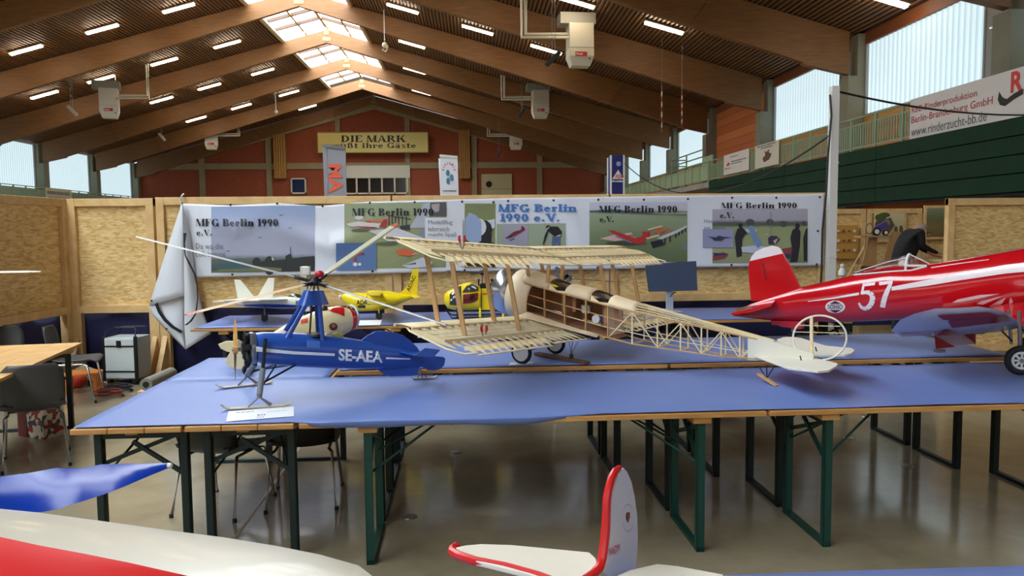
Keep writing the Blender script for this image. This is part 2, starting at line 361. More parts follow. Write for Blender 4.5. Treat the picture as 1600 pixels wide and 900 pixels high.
# ridge skylights, one per bay
M_sky = mat('skylight_glass', (226, 238, 252), .3, emit=SKY_GLASS)
nt = M_sky.node_tree; bs = nt.nodes['Principled BSDF']; bs.inputs['Base Color'].default_value = (.1, .1, .1, 1)
tc = nt.nodes.new('ShaderNodeTexCoord'); wv = nt.nodes.new('ShaderNodeTexWave'); wv.bands_direction = 'Y'; wv.inputs['Scale'].default_value = .28; wv.inputs['Distortion'].default_value = .4
rp = nt.nodes.new('ShaderNodeValToRGB'); rp.color_ramp.elements[0].color = (.5, .62, .74, 1); rp.color_ramp.elements[0].position = .0; rp.color_ramp.elements[1].color = (.86, .94, 1, 1); rp.color_ramp.elements[1].position = .25
nt.links.new(tc.outputs['Object'], wv.inputs[0]); nt.links.new(wv.outputs['Fac'], rp.inputs[0]); nt.links.new(rp.outputs[0], bs.inputs['Emission Color'])
for k in range(len(BEAMS)-2):
    a, b = BEAMS[k]+.2, BEAMS[k+1]-.2
    if k == 0: a = Y0
    t = thing('skylight', 'ridge skylight with brown glazing bars, %s bay in from the end wall' % ORD[len(BEAMS)-2-k], 'skylight', (RX, (a+b)/2, RZ), 'ridge skylights', 'structure')
    up = .32
    for s in (-1, 1):
        x1 = RX+s*2.7; z1 = roofz(x1)
        q = MB(); q.box2((x1-.05, a-.3, z1-.05), (x1+.05, b+.3, z1+up)); q.build('curb_board', M_curb, t)
        q = MB(); q.box2((x1-s*.12-.06, a, z1+.0), (x1-s*.12+.06, b, z1+.12)); q.build('curb_rail', M_white, t)
        nb = 4
        for i in range(nb):
            ya, yb = a+(b-a)*i/nb, a+(b-a)*(i+1)/nb
            for (u0, u1) in ((0, .5), (.5, 1)):
                xa, xb = RX+s*(2.7*(1-u0)), RX+s*(2.7*(1-u1)); za, zb = z1+up+SL*2.7*u0, z1+up+SL*2.7*u1
                MB().prism([(xa, ya, za), (xb, ya, zb), (xb, yb, zb), (xa, yb, za)], (0, 0, .03)).build('pane', M_sky, t)
            if i: q = MB(); q.bar((x1, ya, z1+up-.08), (RX, ya, z1+up-.08+SL*2.7), .16, .2); q.build('glazing_bar', M_darkbar, t)
        q = MB(); xm = RX+s*1.35; q.bar((xm, a, z1+up-.04+SL*1.35), (xm, b, z1+up-.04+SL*1.35), .12, .14); q.build('glazing_purlin', M_curb, t)
    q = MB(); q.box2((RX-.08, a, z1+up+SL*2.7-.2), (RX+.08, b, z1+up+SL*2.7)); q.build('ridge_rail', M_curb, t)

# strip lights under the battens
M_tube = mat('lamp_diffuser', (255, 236, 206), .4, emit=LAMP_GLOW)
M_lampbody = mat('lamp_body', (150, 130, 100), .5)
lamp0 = None
rows = [(22.3, ['b', [12.1]]), (30.3, ['b', [.6, 4.2, 7.7]]), (38.9, ['l', [-13.95, -17.6, -21.2, -24.6]]), (38.5, ['r', [-3.1, .53, 3.9]]), (46.2, ['l', [-13.9, -17.5, -21.1, -24.3]]), (45.8, ['r', [-3.2]]),
        (53.9, ['l', [-13.9, -17.5, -20.7]]), (53.7, ['r', [-3.6]]), (61.9, ['l', [-14.0, -17.7, -21.2]]), (62.0, ['r', [-3.65]]), (68.8, ['l', [-14.0]])]
names = {22.3: 'nearest right', 30.3: 'second nearest right', 38.9: 'nearest left', 38.5: 'third nearest right', 46.2: 'second nearest left', 45.8: 'fourth nearest right', 53.9: 'third nearest left', 53.7: 'fifth nearest right', 61.9: 'fourth nearest left', 62.0: 'farthest right', 68.8: 'farthest left'}
def lamp_at(x, d, label):
    s = 1 if x > RX else -1
    dx = V((1, 0, -SL*s)).normalized(); nz = V((SL*s, 0, 1)).normalized()
    t = thing('strip_light', label, 'lamp', (x, d, roofz(x)), 'ceiling strip lights')
    fr = Fr((x, d, roofz(x)), dx, (0, 1, 0), nz)
    MB(fr).box((0, 0, -.01), (1.62, .3, .08)).build('lamp_body', M_lampbody, t)
    MB(fr).box((0, 0, -.1), (1.55, .2, .07)).build('diffuser', M_tube, t, bevel=.02)
for d, (sd, xs) in rows:
    for i, x in enumerate(xs):
        lamp_at(x, d, 'glowing ceiling strip light, %s from the ridge in the %s row' % (ORD[i], names[d]))

# end wall
ew = MB(); ew.prism([(XL, END+.15, 0), (XR, END+.15, 0), (XR, END+.15, roofz(XR)), (RX, END+.15, RZ), (XL, END+.15, roofz(XL))], (0, .3, 0))
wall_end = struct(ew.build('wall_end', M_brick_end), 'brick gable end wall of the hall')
def onend(px, py): return at(px, py, END)
zt0 = onend(560, 259).z
q = MB(); q.box2((XL, END-.02, zt0-.28), (XR, END+.16, zt0+.28)); q.build('transom', M_postc, wall_end)
for px, wd in ((315, .5), (420, .5), (529, .45), (637, .45), (741, .5), (843, .5), (212, .6), (955, .6)):
    x = onend(px, 259).x; q = MB(); q.box2((x-wd/2, END-.05, 0), (x+wd/2, END+.16, roofz(x)-.1)); q.build('wall_post', M_postc, wall_end)
M_pil = wood('yellow_timber_cladding', (188, 138, 66), (160, 110, 48), .6, (6, 6, .3))
for px0, px1 in ((427, 449), (716, 735)):
    a, b = onend(px0, 180), onend(px1, 279)
    t = thing('timber_pilaster', 'vertical timber clad duct on brick end wall, %s of the hall sign' % ('left' if px0 < 500 else 'right'), 'pilaster', (a.x, END, b.z), kind='structure')
    n = 5
    for i in range(n):
        x0 = a.x+(b.x-a.x)*i/n; x1 = a.x+(b.x-a.x)*(i+1)/n
        MB().box2((x0+.02, END-.45, b.z), (x1-.02, END-.06, roofz(a.x)-1.0)).build('plank', M_pil, t)
# sloping rail of the gable, doors and windows in the end wall
for s, xe in ((-1, XL), (1, XR)):
    q = MB(); q.bar((RX, END-.03, RZ-.95), (xe, END-.03, roofz(xe)-.95), .14, .5); q.build('gable_rail', M_postc, wall_end)
M_frame_w = mat('white_window_frame', (206, 198, 176), .5)
M_darkglass = mat('dark_window_glass', (34, 26, 20), .12, spec=.6)
M_navyglass = mat('navy_window_glass', (26, 40, 74), .15)
def end_window(n, x0, y0, x1, y1, cols, glass, label):
    a, b = onend(x0, y0), onend(x1, y1)
    t = thing('window_%d' % n, label, 'window', ((a.x+b.x)/2, END, b.z), kind='structure')
    q = MB(); fw = .14
    q.box2((a.x, END-.08, a.z-fw), (b.x, END+.1, a.z)); q.box2((a.x, END-.08, b.z), (b.x, END+.1, b.z+fw))
    for i in range(cols+1):
        x = a.x+(b.x-a.x-fw)*i/cols+fw/2; q.box2((x-fw/2, END-.08, b.z), (x+fw/2, END+.1, a.z))
    q.build('window_frame', M_frame_w, t)
    for i in range(cols):
        xa = a.x+(b.x-a.x)*i/cols+.1; xb = a.x+(b.x-a.x)*(i+1)/cols-.1
        MB().box2((xa, END+.0, b.z+.1), (xb, END+.06, a.z-.1)).build('pane', glass, t)
    return t
end_window(1, 536, 275, 638, 303, 5, M_darkglass, 'row of dark glazed panes over the doors in the end wall')
end_window(2, 454, 278, 479, 303, 1, M_navyglass, 'small square navy window in the brick end wall')
a, b = onend(540, 259), onend(641, 278); q = MB(); q.box2((a.x, END-.2, b.z), (b.x, END, a.z)); q.build('lintel', M_frame_w, wall_end)
a, b = onend(752, 272), onend(800, 303)
t = thing('door_1', 'cream sectional door with round window in end wall', 'door', ((a.x+b.x)/2, END, 0), kind='structure')
M_cream = mat('cream_door_paint', (186, 172, 128), .6)
for i in range(5):
    z1 = a.z-i*a.z/5; MB().box2((a.x, END-.06, z1-a.z/5+.03), (b.x, END+.02, z1)).build('door_panel', M_cream, t)
c = onend(764, 288); MB().lathe([(0, .3), (.05, .26)], (c.x, END-.06, c.z), (0, -1, 0), 16).build('round_pane', M_darkglass, t)
# welcome sign
M_sign = mat('sign_yellow_board', (206, 182, 100), .5)
M_ink = mat('black_ink', (22, 26, 16), .6)
a, b = onend(496, 207), onend(669, 238); sd = END-1.0; k = sd/END
a, b = at(496, 207, sd), at(669, 238, sd)
t = thing('hall_sign', 'yellow sign board with black serif greeting hanging on end wall', 'sign', ((a.x+b.x)/2, sd, b.z))
sgb = MB().box2((a.x, sd, b.z), (b.x, sd+.08, a.z)).build('board', M_sign, t)
q = MB(); fw = .07
for z in (a.z, b.z): q.box((((a.x+b.x)/2), sd, z), (b.x-a.x, .1, fw))
for x in (a.x, b.x): q.box((x, sd, (a.z+b.z)/2), (fw, .1, a.z-b.z))
q.build('border', mat('sign_border', (150, 126, 60), .5), t)
sf = lambda x, y: at(x, -y, sd-.012)
q = MB(); serif_on(q, 'DIE MARK', sf, 533, -222, 634, -211.5, h=.1, st=.25); q.build('lettering', M_ink, sgb, flipfix=False)
q = MB(); serif_on(q, 'grüßt ihre Gäste', sf, 514, -233.5, 650, -223.2, h=.11, st=.2)
q.build('lettering', M_ink, sgb, flipfix=False)
for px in (520, 645):
    p = at(px, 207, sd); MB().tube([p, (p.x, p.y, roofz(p.x)-.1)], .012, 5).build('hanging_wire', M_steel, t)

# side walls, galleries
wb_ = MB(); wb_.prism([(XL, Y0, 0), (XR, Y0, 0), (XR, Y0, roofz(XR)), (RX, Y0, RZ+.3), (XL, Y0, roofz(XL))], (0, -.3, 0)); struct(wb_.build('wall_back', mat('pale_back_wall', (226, 222, 212), .8)), 'pale wall behind the camera')
XG = 11.3; ZG, ZRAIL = 4.0, 4.95
XGL = 2*RX-XG
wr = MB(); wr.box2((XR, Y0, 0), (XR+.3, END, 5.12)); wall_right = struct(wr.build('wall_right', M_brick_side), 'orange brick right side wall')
wl = MB(); wl.box2((XL-.3, Y0, 0), (XL, END, 5.0)); wall_left = struct(wl.build('wall_left', M_conc), 'grey left side wall')
M_wband = wood('sill_timber', (200, 150, 80), (176, 124, 60), .6, (1, .15, 3))
MB().box2((XR-.06, Y0, 5.1), (XR+.2, END, 5.5)).build('sill_board', M_wband, wall_right)
MB().box2((XR-.06, Y0, 7.85), (XR+.2, END, 8.3)).build('fascia_board', mat('red_brown_fascia', (132, 74, 40), .6), wall_right)
M_glow = mat('corrugated_light_panel', (198, 226, 238), .5, emit=WIN_GLOW)
nt = M_glow.node_tree; bs = nt.nodes['Principled BSDF']; bs.inputs['Base Color'].default_value = (.25, .28, .3, 1)
tc = nt.nodes.new('ShaderNodeTexCoord'); wv = nt.nodes.new('ShaderNodeTexWave'); wv.bands_direction = 'Y'; wv.inputs['Scale'].default_value = 1.25; wv.inputs['Distortion'].default_value = .25; wv.inputs['Detail'].default_value = 1
rp = nt.nodes.new('ShaderNodeValToRGB'); rp.color_ramp.elements[0].color = (.42, .66, .74, 1); rp.color_ramp.elements[1].color = (.80, .95, 1, 1)
nt.links.new(tc.outputs['Object'], wv.inputs[0]); nt.links.new(wv.outputs['Fac'], rp.inputs[0]); nt.links.new(rp.outputs[0], bs.inputs['Emission Color'])
M_panel = mat('grey_insulated_panel', (160, 160, 156), .5)
M_col = mat('concrete_column', (138, 132, 112), .8, noise=.08, nscale=2)
wn = 3
for side, X, s in (('right', XR, 1), ('left', XL, -1)):
    par = wall_right if s > 0 else wall_left
    for k, d in enumerate(BEAMS[:-1]+[END]):
        if d < 9: continue
        q = MB(); q.box2((X-s*.62, d-.32, 0), (X+s*.1, d+.32, 6.82)); q.box2((X-s*.3, d-.3, 6.82), (X+s*.05, d+.2, 8.2)); q.build('column', M_col, par)
    for k in range(len(BEAMS)-1):
        a, b = BEAMS[k]+.34, BEAMS[k+1]-.34
        if b < 11: continue
        z0, z1 = (5.5, 8.1) if s > 0 else (5.0, 8.1)
        if s > 0 and 33 < a < 36:                        # one bay is brick
            MB().box2((X-.05, a, 5.0), (X+.2, b, 8.3)).build('brick_infill', M_brick_side, par); continue
        aw = a+1.1
        t = thing('window_%d' % wn, 'translucent corrugated window panel in the %s wall, %s bay in from the end wall' % (side, ORD[len(BEAMS)-2-k]), 'window', (X, (aw+b)/2, z0), kind='structure'); wn += 1
        n = int((b-aw)/.0625); q = MB()
        q.add([(X+s*(.05+.02*math.sin(i*math.pi/2)), aw+(b-aw)*i/n, z) for z in (z0, z1) for i in range(n+1)], [(i, i+1, n+2+i, n+1+i) for i in range(n)])
        q.build('corrugated_sheet', M_glow, t, flipfix=False)
        q = MB()
        for y in (aw, b): q.box((X, y, (z0+z1)/2), (.1, .08, z1-z0))
        q.box((X, (aw+b)/2, z0), (.1, b-aw, .08)); q.build('window_frame', M_panel, t)
        for i in range(2):
            za = z0+(z1-z0)*i/2; MB().box2((X-.04, a, za+.03), (X+.1, aw-.06, za+(z1-z0)/2-.03)).build('wall_panel', M_panel, par)
    # gallery deck
    xg = XG if s > 0 else XGL
    g = struct(MB().box2((xg, Y0, ZG-.28), (X, END-3, ZG-.02)).build('gallery_deck', M_conc), 'concrete gallery deck along the %s wall' % side)

# green boarding on the front of the right gallery
t = thing('green_boarding', 'dark green board cladding under the right gallery railing', 'cladding', (XG, 24, 2.46), kind='structure')
ys = [2.8, 8.8, 14.8, 20.8, 27.0, 35.7]
for i in range(4):
    z0 = 2.46+.385*i
    for a, b in zip(ys[:-1], ys[1:]):
        MB().box2((XG-.1, a+.012, z0+.014), (XG-.05+.012*random.random(), b-.012, z0+.375)).build('board', M_green, t, bevel=.006)
MB().box2((XG-.05, 2.8, 2.4), (XG, 35.7, 4.0)).build('backing', mat('boarding_back', (12, 22, 18), .9), t)

def railing(name, x, y0, y1, label, panel=None):
    t = thing(name, label, 'railing', (x, y0, ZG))
    q = MB(); q.tube([(x, y0, ZRAIL), (x, y1, ZRAIL)], .028, 8); q.build('top_rail', M_green_rail, t)
    q = MB(); q.bar((x, y0, ZG+.09), (x, y1, ZG+.09), .03, .05); q.bar((x, y0, ZRAIL-.2), (x, y1, ZRAIL-.2), .03, .04); q.build('bottom_rail', M_green_rail, t)
    n = max(1, round((y1-y0)/1.35)); p0 = None
    for i in range(n+1):
        y = y0+(y1-y0)*i/n; q = MB(); q.box2((x-.03, y-.045, ZG-.2), (x+.03, y+.045, ZRAIL)); q.build('post', M_green_rail, t)
    if panel is None:
        q = MB()
        for i in range(n):
            for jx in range(1, 10):
                y = y0+(y1-y0)*(i+jx/10)/n; q.box2((x-.012, y-.025, ZG+.1), (x+.012, y+.025, ZRAIL-.2))
        tag(q.build('balusters', M_green_rail, t), kind='stuff')
    else:
        for i in range(n):
            a, b = y0+(y1-y0)*i/n+.06, y0+(y1-y0)*(i+1)/n-.06
            MB().box2((x-.012, a, ZG+.1), (x+.012, b, ZRAIL-.12)).build('infill_panel', panel, t)
    return t
railing('gallery_railing', XG+.05, 13.0, 36.0, 'pale green baluster railing above the dark green boarding')
M_pg = mat('pale_green_infill', (158, 178, 140), .4)
railing('gallery_railing', XG+.05, 36.2, 68.0, 'pale green panelled railing at the far end of right gallery', M_pg)
railing('gallery_railing', XGL-.05, 34.0, 68.0, 'pale railing of the left gallery under windows')
q = thing('stair_guard', 'pale green tube guard rail standing on the far right gallery', 'railing', (XG+.3, 40, ZG))
for yy in (38.0, 41.0, 44.0):
    MB().tube([(XG+.35, yy, ZG), (XG+.35, yy, ZRAIL+.75)], .04, 6).build('post', M_green_rail, q)
for zz in (ZRAIL+.4, ZRAIL+.75):
    MB().tube([(XG+.35, 38, zz), (XG+.35, 44, zz), (XG+1.2, 44, zz)], .035, 6).build('rail', M_green_rail, q)
MB().box2((XG+.3, 36.4, ZG), (XG+.36, 38.0, ZRAIL+.35)).build('side_panel', M_pg, q)

# banners tied to the gallery railings
def rail_banner(name, x, pxa, pxb, zt, zb, label, texts, colr=(214, 206, 200), marks=None):
    s = 1 if x > 0 else -1
    ya, yb = x*FOC/(pxa-735), x*FOC/(pxb-735)
    t = thing(name, label, 'banner', (x, (ya+yb)/2, zb))
    MB().box2((x-.012, min(ya, yb), zb), (x+.012, max(ya, yb), zt)).build('sheet', mat('banner_%d_%d_%d' % colr, colr, .5), t)
    xs = x-s*.02
    if s > 0: sf = lambda u, v: V((xs, ya+(yb-ya)*u, zb+(zt-zb)*v))
    else: sf = lambda u, v: V((xs, ya+(yb-ya)*u, zb+(zt-zb)*v))
    for body, u0, v0, u1, v1, m, bold in texts:
        q = MB(); text_on(q, body, sf, u0, v0, u1, v1, bold=bold); q.build('lettering', m, t, flipfix=False)
    if marks: marks(t, sf)
    return t
M_red_ink = mat('red_ink', (176, 44, 40), .6); M_grey_ink = mat('grey_ink', (96, 96, 96), .6); M_redlogo = mat('logo_red', (214, 40, 34), .5)
def rbb(t, sf):
    q = MB(); text_on(q, 'R', sf, .845, .52, .925, .95, bold=.03); q.build('logo_letter', M_redlogo, t, flipfix=False)
    q = MB(); pts = []
    for i in range(9):
        a = math.radians(200+100*i/8); pts.append((.83+.09*math.cos(a), .62+.30*math.sin(a)))
    inn = [(.90, .52), (.86, .45), (.82, .46), (.785, .62)]
    n = 8; P1 = [(.765+.02*i/n, .62-.36*math.sin(math.pi/2*i/n)) for i in range(n+1)]
    q.poly([sf(*p) for p in [(.765, .62), (.757, .45), (.775, .33), (.81, .28), (.87, .38), (.93, .44), (.93, .55), (.87, .5), (.82, .42), (.79, .48)]])
    q.build('logo_swoosh', M_ink, t, flipfix=False)
rail_banner('advertising_banner', XG-.03, 1436, 1640, 5.0, 4.0, 'large white railing banner with red lettering and a red R logo',
    [('RBB Rinderproduktion', .02, .60, .60, .80, M_red_ink, 0), ('Berlin-Brandenburg GmbH', .02, .34, .72, .56, M_red_ink, 0), ('www.rinderzucht-bb.de', .02, .06, .68, .28, M_grey_ink, 0)], marks=rbb)
def scribble(t, sf, rows_):                              # print too small to read: rows of short strokes
    for u0, v0, u1, h in rows_:
        q = MB(); u = u0
        while u < u1:
            wd = .02+.05*random.random(); q.poly([sf(u, v0), sf(min(u+wd, u1), v0), sf(min(u+wd, u1), v0+h), sf(u, v0+h)]); u += wd+.015
        tag(q.build('small_print', M_grey_ink, t, flipfix=False), kind='stuff')
def lines1(t, sf): scribble(t, sf, [(.06, .5, .93, .26), (.1, .18, .88, .14)])
def smallmark(t, sf):
    scribble(t, sf, [(.3, .8, .6, .05), (.32, .56, .9, .06), (.32, .46, .75, .05), (.05, .28, .3, .04)])
    q = MB(); q.poly([sf(*p) for p in [(.1, .45), (.2, .6), (.28, .5), (.2, .42)]]); q.poly([sf(*p) for p in [(.06, .3), (.14, .36), (.12, .24)]]); q.build('logo', M_redlogo, t, flipfix=False)
rail_banner('advertising_banner', XG-.03, 1136, 1176, 4.98, 4.12, 'small pale railing banner with a red emblem on its left', [], marks=smallmark)
def deer(t, sf):
    scribble(t, sf, [(.1, .9, .9, .05), (.25, .8, .75, .05)])
    q = MB(); q.poly([sf(*p) for p in [(.4, .2), (.62, .28), (.72, .5), (.6, .58), (.64, .72), (.5, .62), (.42, .7), (.46, .5), (.34, .4)]]); q.build('emblem', mat('brown_ink', (96, 60, 40), .6), t, flipfix=False)
rail_banner('advertising_banner', XG-.03, 1186, 1224, 4.98, 4.1, 'small cream railing banner with a brown animal emblem', [], (206, 198, 180), marks=deer)
rail_banner('advertising_banner', XGL+.03, 98, 136, 4.98, 4.1, 'pale name board on the left gallery railing', [], (190, 178, 146), marks=lines1)

# warm-air heaters hung from the roof
M_heat = mat('heater_enamel', (206, 200, 182), .45); M_heat2 = mat('heater_plenum', (150, 150, 140), .5); M_hred = mat('heater_badge_red', (190, 40, 24), .5)
def heater(x, d, z, turn, label, small=False):
    t = thing('hall_heater', label, 'heater', (x, d, z), 'hall heaters')
    fr = yaw_frame((x, d, z), turn); K_ = 1.25; fr.x *= K_; fr.y *= K_; fr.z *= K_
    MB(fr).box((0, 0, .95), (.8, .62, .78)).build('casing', M_heat, t, bevel=.02)
    q = MB(fr); q.loft([[(-.4, -.31, .55), (.4, -.31, .55), (.4, .31, .55), (-.4, .31, .55)], [(-.4, -.31, .3), (.4, -.31, .3), (.4, .31, .3), (-.4, .31, .3)], [(-.3, -.22, .0), (.3, -.22, .0), (.3, .22, .0), (-.3, .22, .0)]])
    q.build('outlet_hood', M_heat, t)
    MB(fr).box((-.1, .05, 1.5), (1.15, .6, .36)).build('plenum', M_heat2, t)
    bd = MB(fr).box((-.02, -.318, .36), (.38, .02, .13)).build('badge', M_hred, t)
    q = MB(fr); text_on(q, 'Hoval', lambda u, v: (u, -.33, v), -.19, .32, .02, .4, bold=.02); q.build('badge_lettering', M_white, bd, flipfix=False)
    MB(fr).lathe([(0, .03), (.02, .025)], (.26, -.3, .22), (0, -1, 0), 8).build('knob', M_black, t)
    s = -1 if x > RX else 1
    zt = roofz(x+s*2.2)-z+.05
    MB().tube([(x+s*.5, d-.1, z+1.28), (x+s*2.2, d-.1, z+1.28), (x+s*2.2, d-.1, z+zt)], .075, 8).build('flue_pipe', M_heat, t)
    MB().tube([(x+s*.5, d-.3, z+1.1), (x+s*2.38, d-.3, z+1.1), (x+s*2.38, d-.3, z+zt)], .06, 8).build('gas_pipe', M_heat, t)
    for sx in (-.3, .3): 
        p = fr(sx, 0, 1.68); MB().tube([p, (p.x, p.y, roofz(p.x))], .015, 5).build('hanger_rod', M_steel, t)
p = at(906, 105, 31.6); heater(p.x, 31.6, p.z, 4, 'white warm-air heater hanging nearest on the right side')
p = at(844, 185, 48); heater(p.x, 48, p.z, 4, 'white warm-air heater hanging second on the right side')
p = at(806, 234, 65.2); heater(p.x, 65.2, p.z, 4, 'white warm-air heater hanging farthest on the right side')
p = at(172, 185, 46.3); heater(p.x, 46.3, p.z, 18, 'white warm-air heater hanging nearest on the left side')
p = at(331, 234, 65.2); heater(p.x, 65.2, p.z, 14, 'white warm-air heater hanging farthest on the left side')

# slim loudspeakers on wires, ropes and tapes
M_spk = mat('dark_speaker', (58, 54, 50), .6); M_spkw = mat('pale_speaker', (186, 178, 160), .6)
for px, py, d, m, dx, lab in ((864, 92, 30, M_spk, .45, 'dark slim loudspeaker on wires beside the nearest right heater'), (815, 177, 46, M_spk, .3, 'dark slim loudspeaker on wires beside the second right heater'), (779, 241, 62, M_spk, .3, 'dark slim loudspeaker on wires before the end wall'),
                               (113, 173, 44, M_spkw, -.4, 'pale slim loudspeaker on wires nearest on the left'), (253, 214, 58, M_spkw, -.35, 'pale slim loudspeaker on wires before the left brick wall')):
    p = at(px, py, d); t = thing('hanging_loudspeaker', lab, 'loudspeaker', p, 'hanging loudspeakers')
    MB().bar(p+V((-dx*.6, 0, -.26)), p+V((dx*.6, 0, .26)), .17, .14, (0, 1, 0)).build('speaker_body', m, t, bevel=.02)
    for e in (-.12, .3):
        q0 = p+V((dx*.6*e, 0, .26*e)); MB().tube([q0, (q0.x, q0.y, roofz(q0.x))], .012, 5).build('wire', M_steel, t)
p = at(601, 70, 40); t = thing('hanging_hook', 'pale pulley hook hanging on a rope below the ridge skylight', 'hook', p)
MB().tube([p+V((0, 0, .2)), (p.x, p.y, roofz(p.x))], .025, 5).build('rope', M_white, t)
q = MB(); q.sphere(p, .14); q.sphere(p+V((.1, 0, -.1)), .1); q.tube([p+V((0, 0, -.1)), p+V((-.12, 0, -.25)), p+V((.05, 0, -.35)), p+V((.14, 0, -.2))], .035, 6); q.build('pulley', M_heat, t)
p = at(431, 175, 60); t = thing('hanging_hook', 'small pulley hook hanging on a rope left of the end wall ridge', 'hook', p)
MB().tube([p, (p.x, p.y, roofz(p.x))], .03, 5).build('rope', M_white, t); MB().sphere(p, .16).build('pulley', M_heat, t)
M_tape = mat('marker_tape_white', (210, 190, 170), .6); M_tape2 = mat('marker_tape_red', (150, 70, 50), .6)
for px, y0, y1, lab in ((1034, 135, 207, 'thin red and white tape hanging before the right beams, farther from the windows'), (1065.5, 143, 199, 'thin red and white tape hanging before the right beams, nearer the windows')):
    a, b = at(px, y0, 32), at(px, y1, 32); t = thing('marker_tape', lab, 'tape', b)
    MB().tube([a, (a.x, a.y, roofz(a.x)+.12)], .008, 4).build('wire', M_steel, t)
    n = 9
    for i in range(n): MB().bar(b+(a-b)*(i/n), b+(a-b)*((i+1)/n), .05, .02, (0, 1, 0)).build('tape_segment', M_tape if i % 2 else M_tape2, t)

# ================================================================ stand partitions
def osb_mat(name, a, b, c):
    m = mat(name, a, .7); nt = m.node_tree; bs = nt.nodes['Principled BSDF']
    tc = nt.nodes.new('ShaderNodeTexCoord')
    def layer(rot, sc, seed):
        mp = nt.nodes.new('ShaderNodeMapping'); mp.inputs['Rotation'].default_value = (0, rot, 0); mp.inputs['Scale'].default_value = sc; mp.inputs['Location'].default_value = (seed, 0, seed)
        vo = nt.nodes.new('ShaderNodeTexVoronoi'); vo.inputs['Scale'].default_value = 1
        nt.links.new(tc.outputs['Object'], mp.inputs[0]); nt.links.new(mp.outputs[0], vo.inputs['Vector']); return vo
    v1 = layer(.25, (14, 14, 48), 3.3); v2 = layer(-.4, (18, 12, 60), 8.1)
    ad = nt.nodes.new('ShaderNodeMixRGB'); ad.inputs[0].default_value = .5
    nt.links.new(v1.outputs['Color'], ad.inputs[1]); nt.links.new(v2.outputs['Color'], ad.inputs[2])
    bw = nt.nodes.new('ShaderNodeRGBToBW'); nt.links.new(ad.outputs[0], bw.inputs[0])
    rp = nt.nodes.new('ShaderNodeValToRGB'); e = rp.color_ramp.elements; e[0].position = .22; e[0].color = rgb(*c); e[1].position = .72; e[1].color = rgb(*b)
    e2 = e.new(.42); e2.color = rgb(*a)
    nt.links.new(bw.outputs[0], rp.inputs[0]); nt.links.new(rp.outputs[0], bs.inputs['Base Color']); return m
M_osb = osb_mat('osb_board', (218, 182, 116), (234, 206, 148), (198, 158, 96))
M_pine = wood('planed_pine', (230, 196, 138), (208, 168, 108), .6, (1.2, 1.2, 1.2), wscale=.8)
M_navy = mat('navy_skirt_cloth', (26, 28, 74), .85, noise=.2, nscale=3)
DP = 9.8
ZPT = at(600, 306, DP).z; ZPB = at(800, 474, DP).z
def partition(name, p0, p1, z0, z1, label, posts=(1, 1), feet=True, skirt=True, nrm=(0, -1, 0)):
    p0, p1, nrm = V(p0), V(p1), V(nrm); d = (p1-p0).normalized()
    t = thing(name, label, 'partition', ((p0+p1)/2).to_3d()*1.0)
    L = (p1-p0).length; fr = Fr(p0, d, -nrm, (0, 0, 1))
    MB(fr).box2((.02, .02, z0+.05), (L-.02, .04, z1-.05)).build('osb_board', M_osb, t)
    fw = .095
    MB(fr).box2((0, -.03, z1-fw), (L, .05, z1)).build('top_rail', M_pine, t, bevel=.004)
    MB(fr).box2((0, -.03, z0), (L, .05, z0+fw)).build('bottom_rail', M_pine, t, bevel=.004)
    for k, x in enumerate((fw/2, L-fw/2)):
        MB(fr).box2((x-fw/2, -.035, z0), (x+fw/2, .055, z1)).build('stile', M_pine, t, bevel=.004)
        if posts[k]:
            MB(fr).box2((x-.06, -.03, 0), (x+.06, .06, z0)).build('leg', M_pine, t, bevel=.004)
            if feet:
                for sy in (-1, 1):
                    MB(fr).prism([(x-.03, sy*.03, 0), (x-.03, sy*.35, 0), (x-.03, sy*.03, .5)], (.06, 0, 0)).build('foot_brace', M_pine, t)
    if skirt:
        MB(fr).sheet(lambda u, v: (u*L, .10+.012*math.sin(u*L*9), v*(z0+.05)), 30, 1).build('skirt_cloth', M_navy, t, smooth=True, solid=.006)
    return t
xs = [at(px, 310, DP).x for px in (244, 612, 952, 1292)]
partition('partition_panel', (xs[0], DP, 0), (xs[1]-.01, DP, 0), ZPB, ZPT, 'wood-framed chipboard partition panel behind the left half of the banner')
partition('partition_panel', (xs[1]+.01, DP, 0), (xs[2]-.01, DP, 0), ZPB, ZPT, 'wood-framed chipboard partition panel behind the middle of the banner')
partition('partition_panel', (xs[2]+.01, DP, 0), (xs[3]-.02, DP, 0), ZPB, ZPT, 'wood-framed chipboard partition panel behind the monitor', posts=(1, 1))
zl0 = at(160, 489, DP).z; xa, xb = at(105, 310, DP).x, xs[0]-.03
partition('partition_panel', (xa, DP, 0), (xb, DP, 0), zl0, ZPT-.01, 'bare chipboard partition panel above the tool trolley')
q0 = at(-70, 515, 7.9); xa2 = xa-.03
dd = (V((xa2, DP-.02, 0))-V((q0.x, q0.y, 0))).normalized()
partition('partition_panel', (q0.x, q0.y, 0), (xa2, DP-.02, 0), zl0, ZPT-.01, 'angled chipboard partition panel at the left edge', nrm=(dd.y, -dd.x, 0), feet=False)
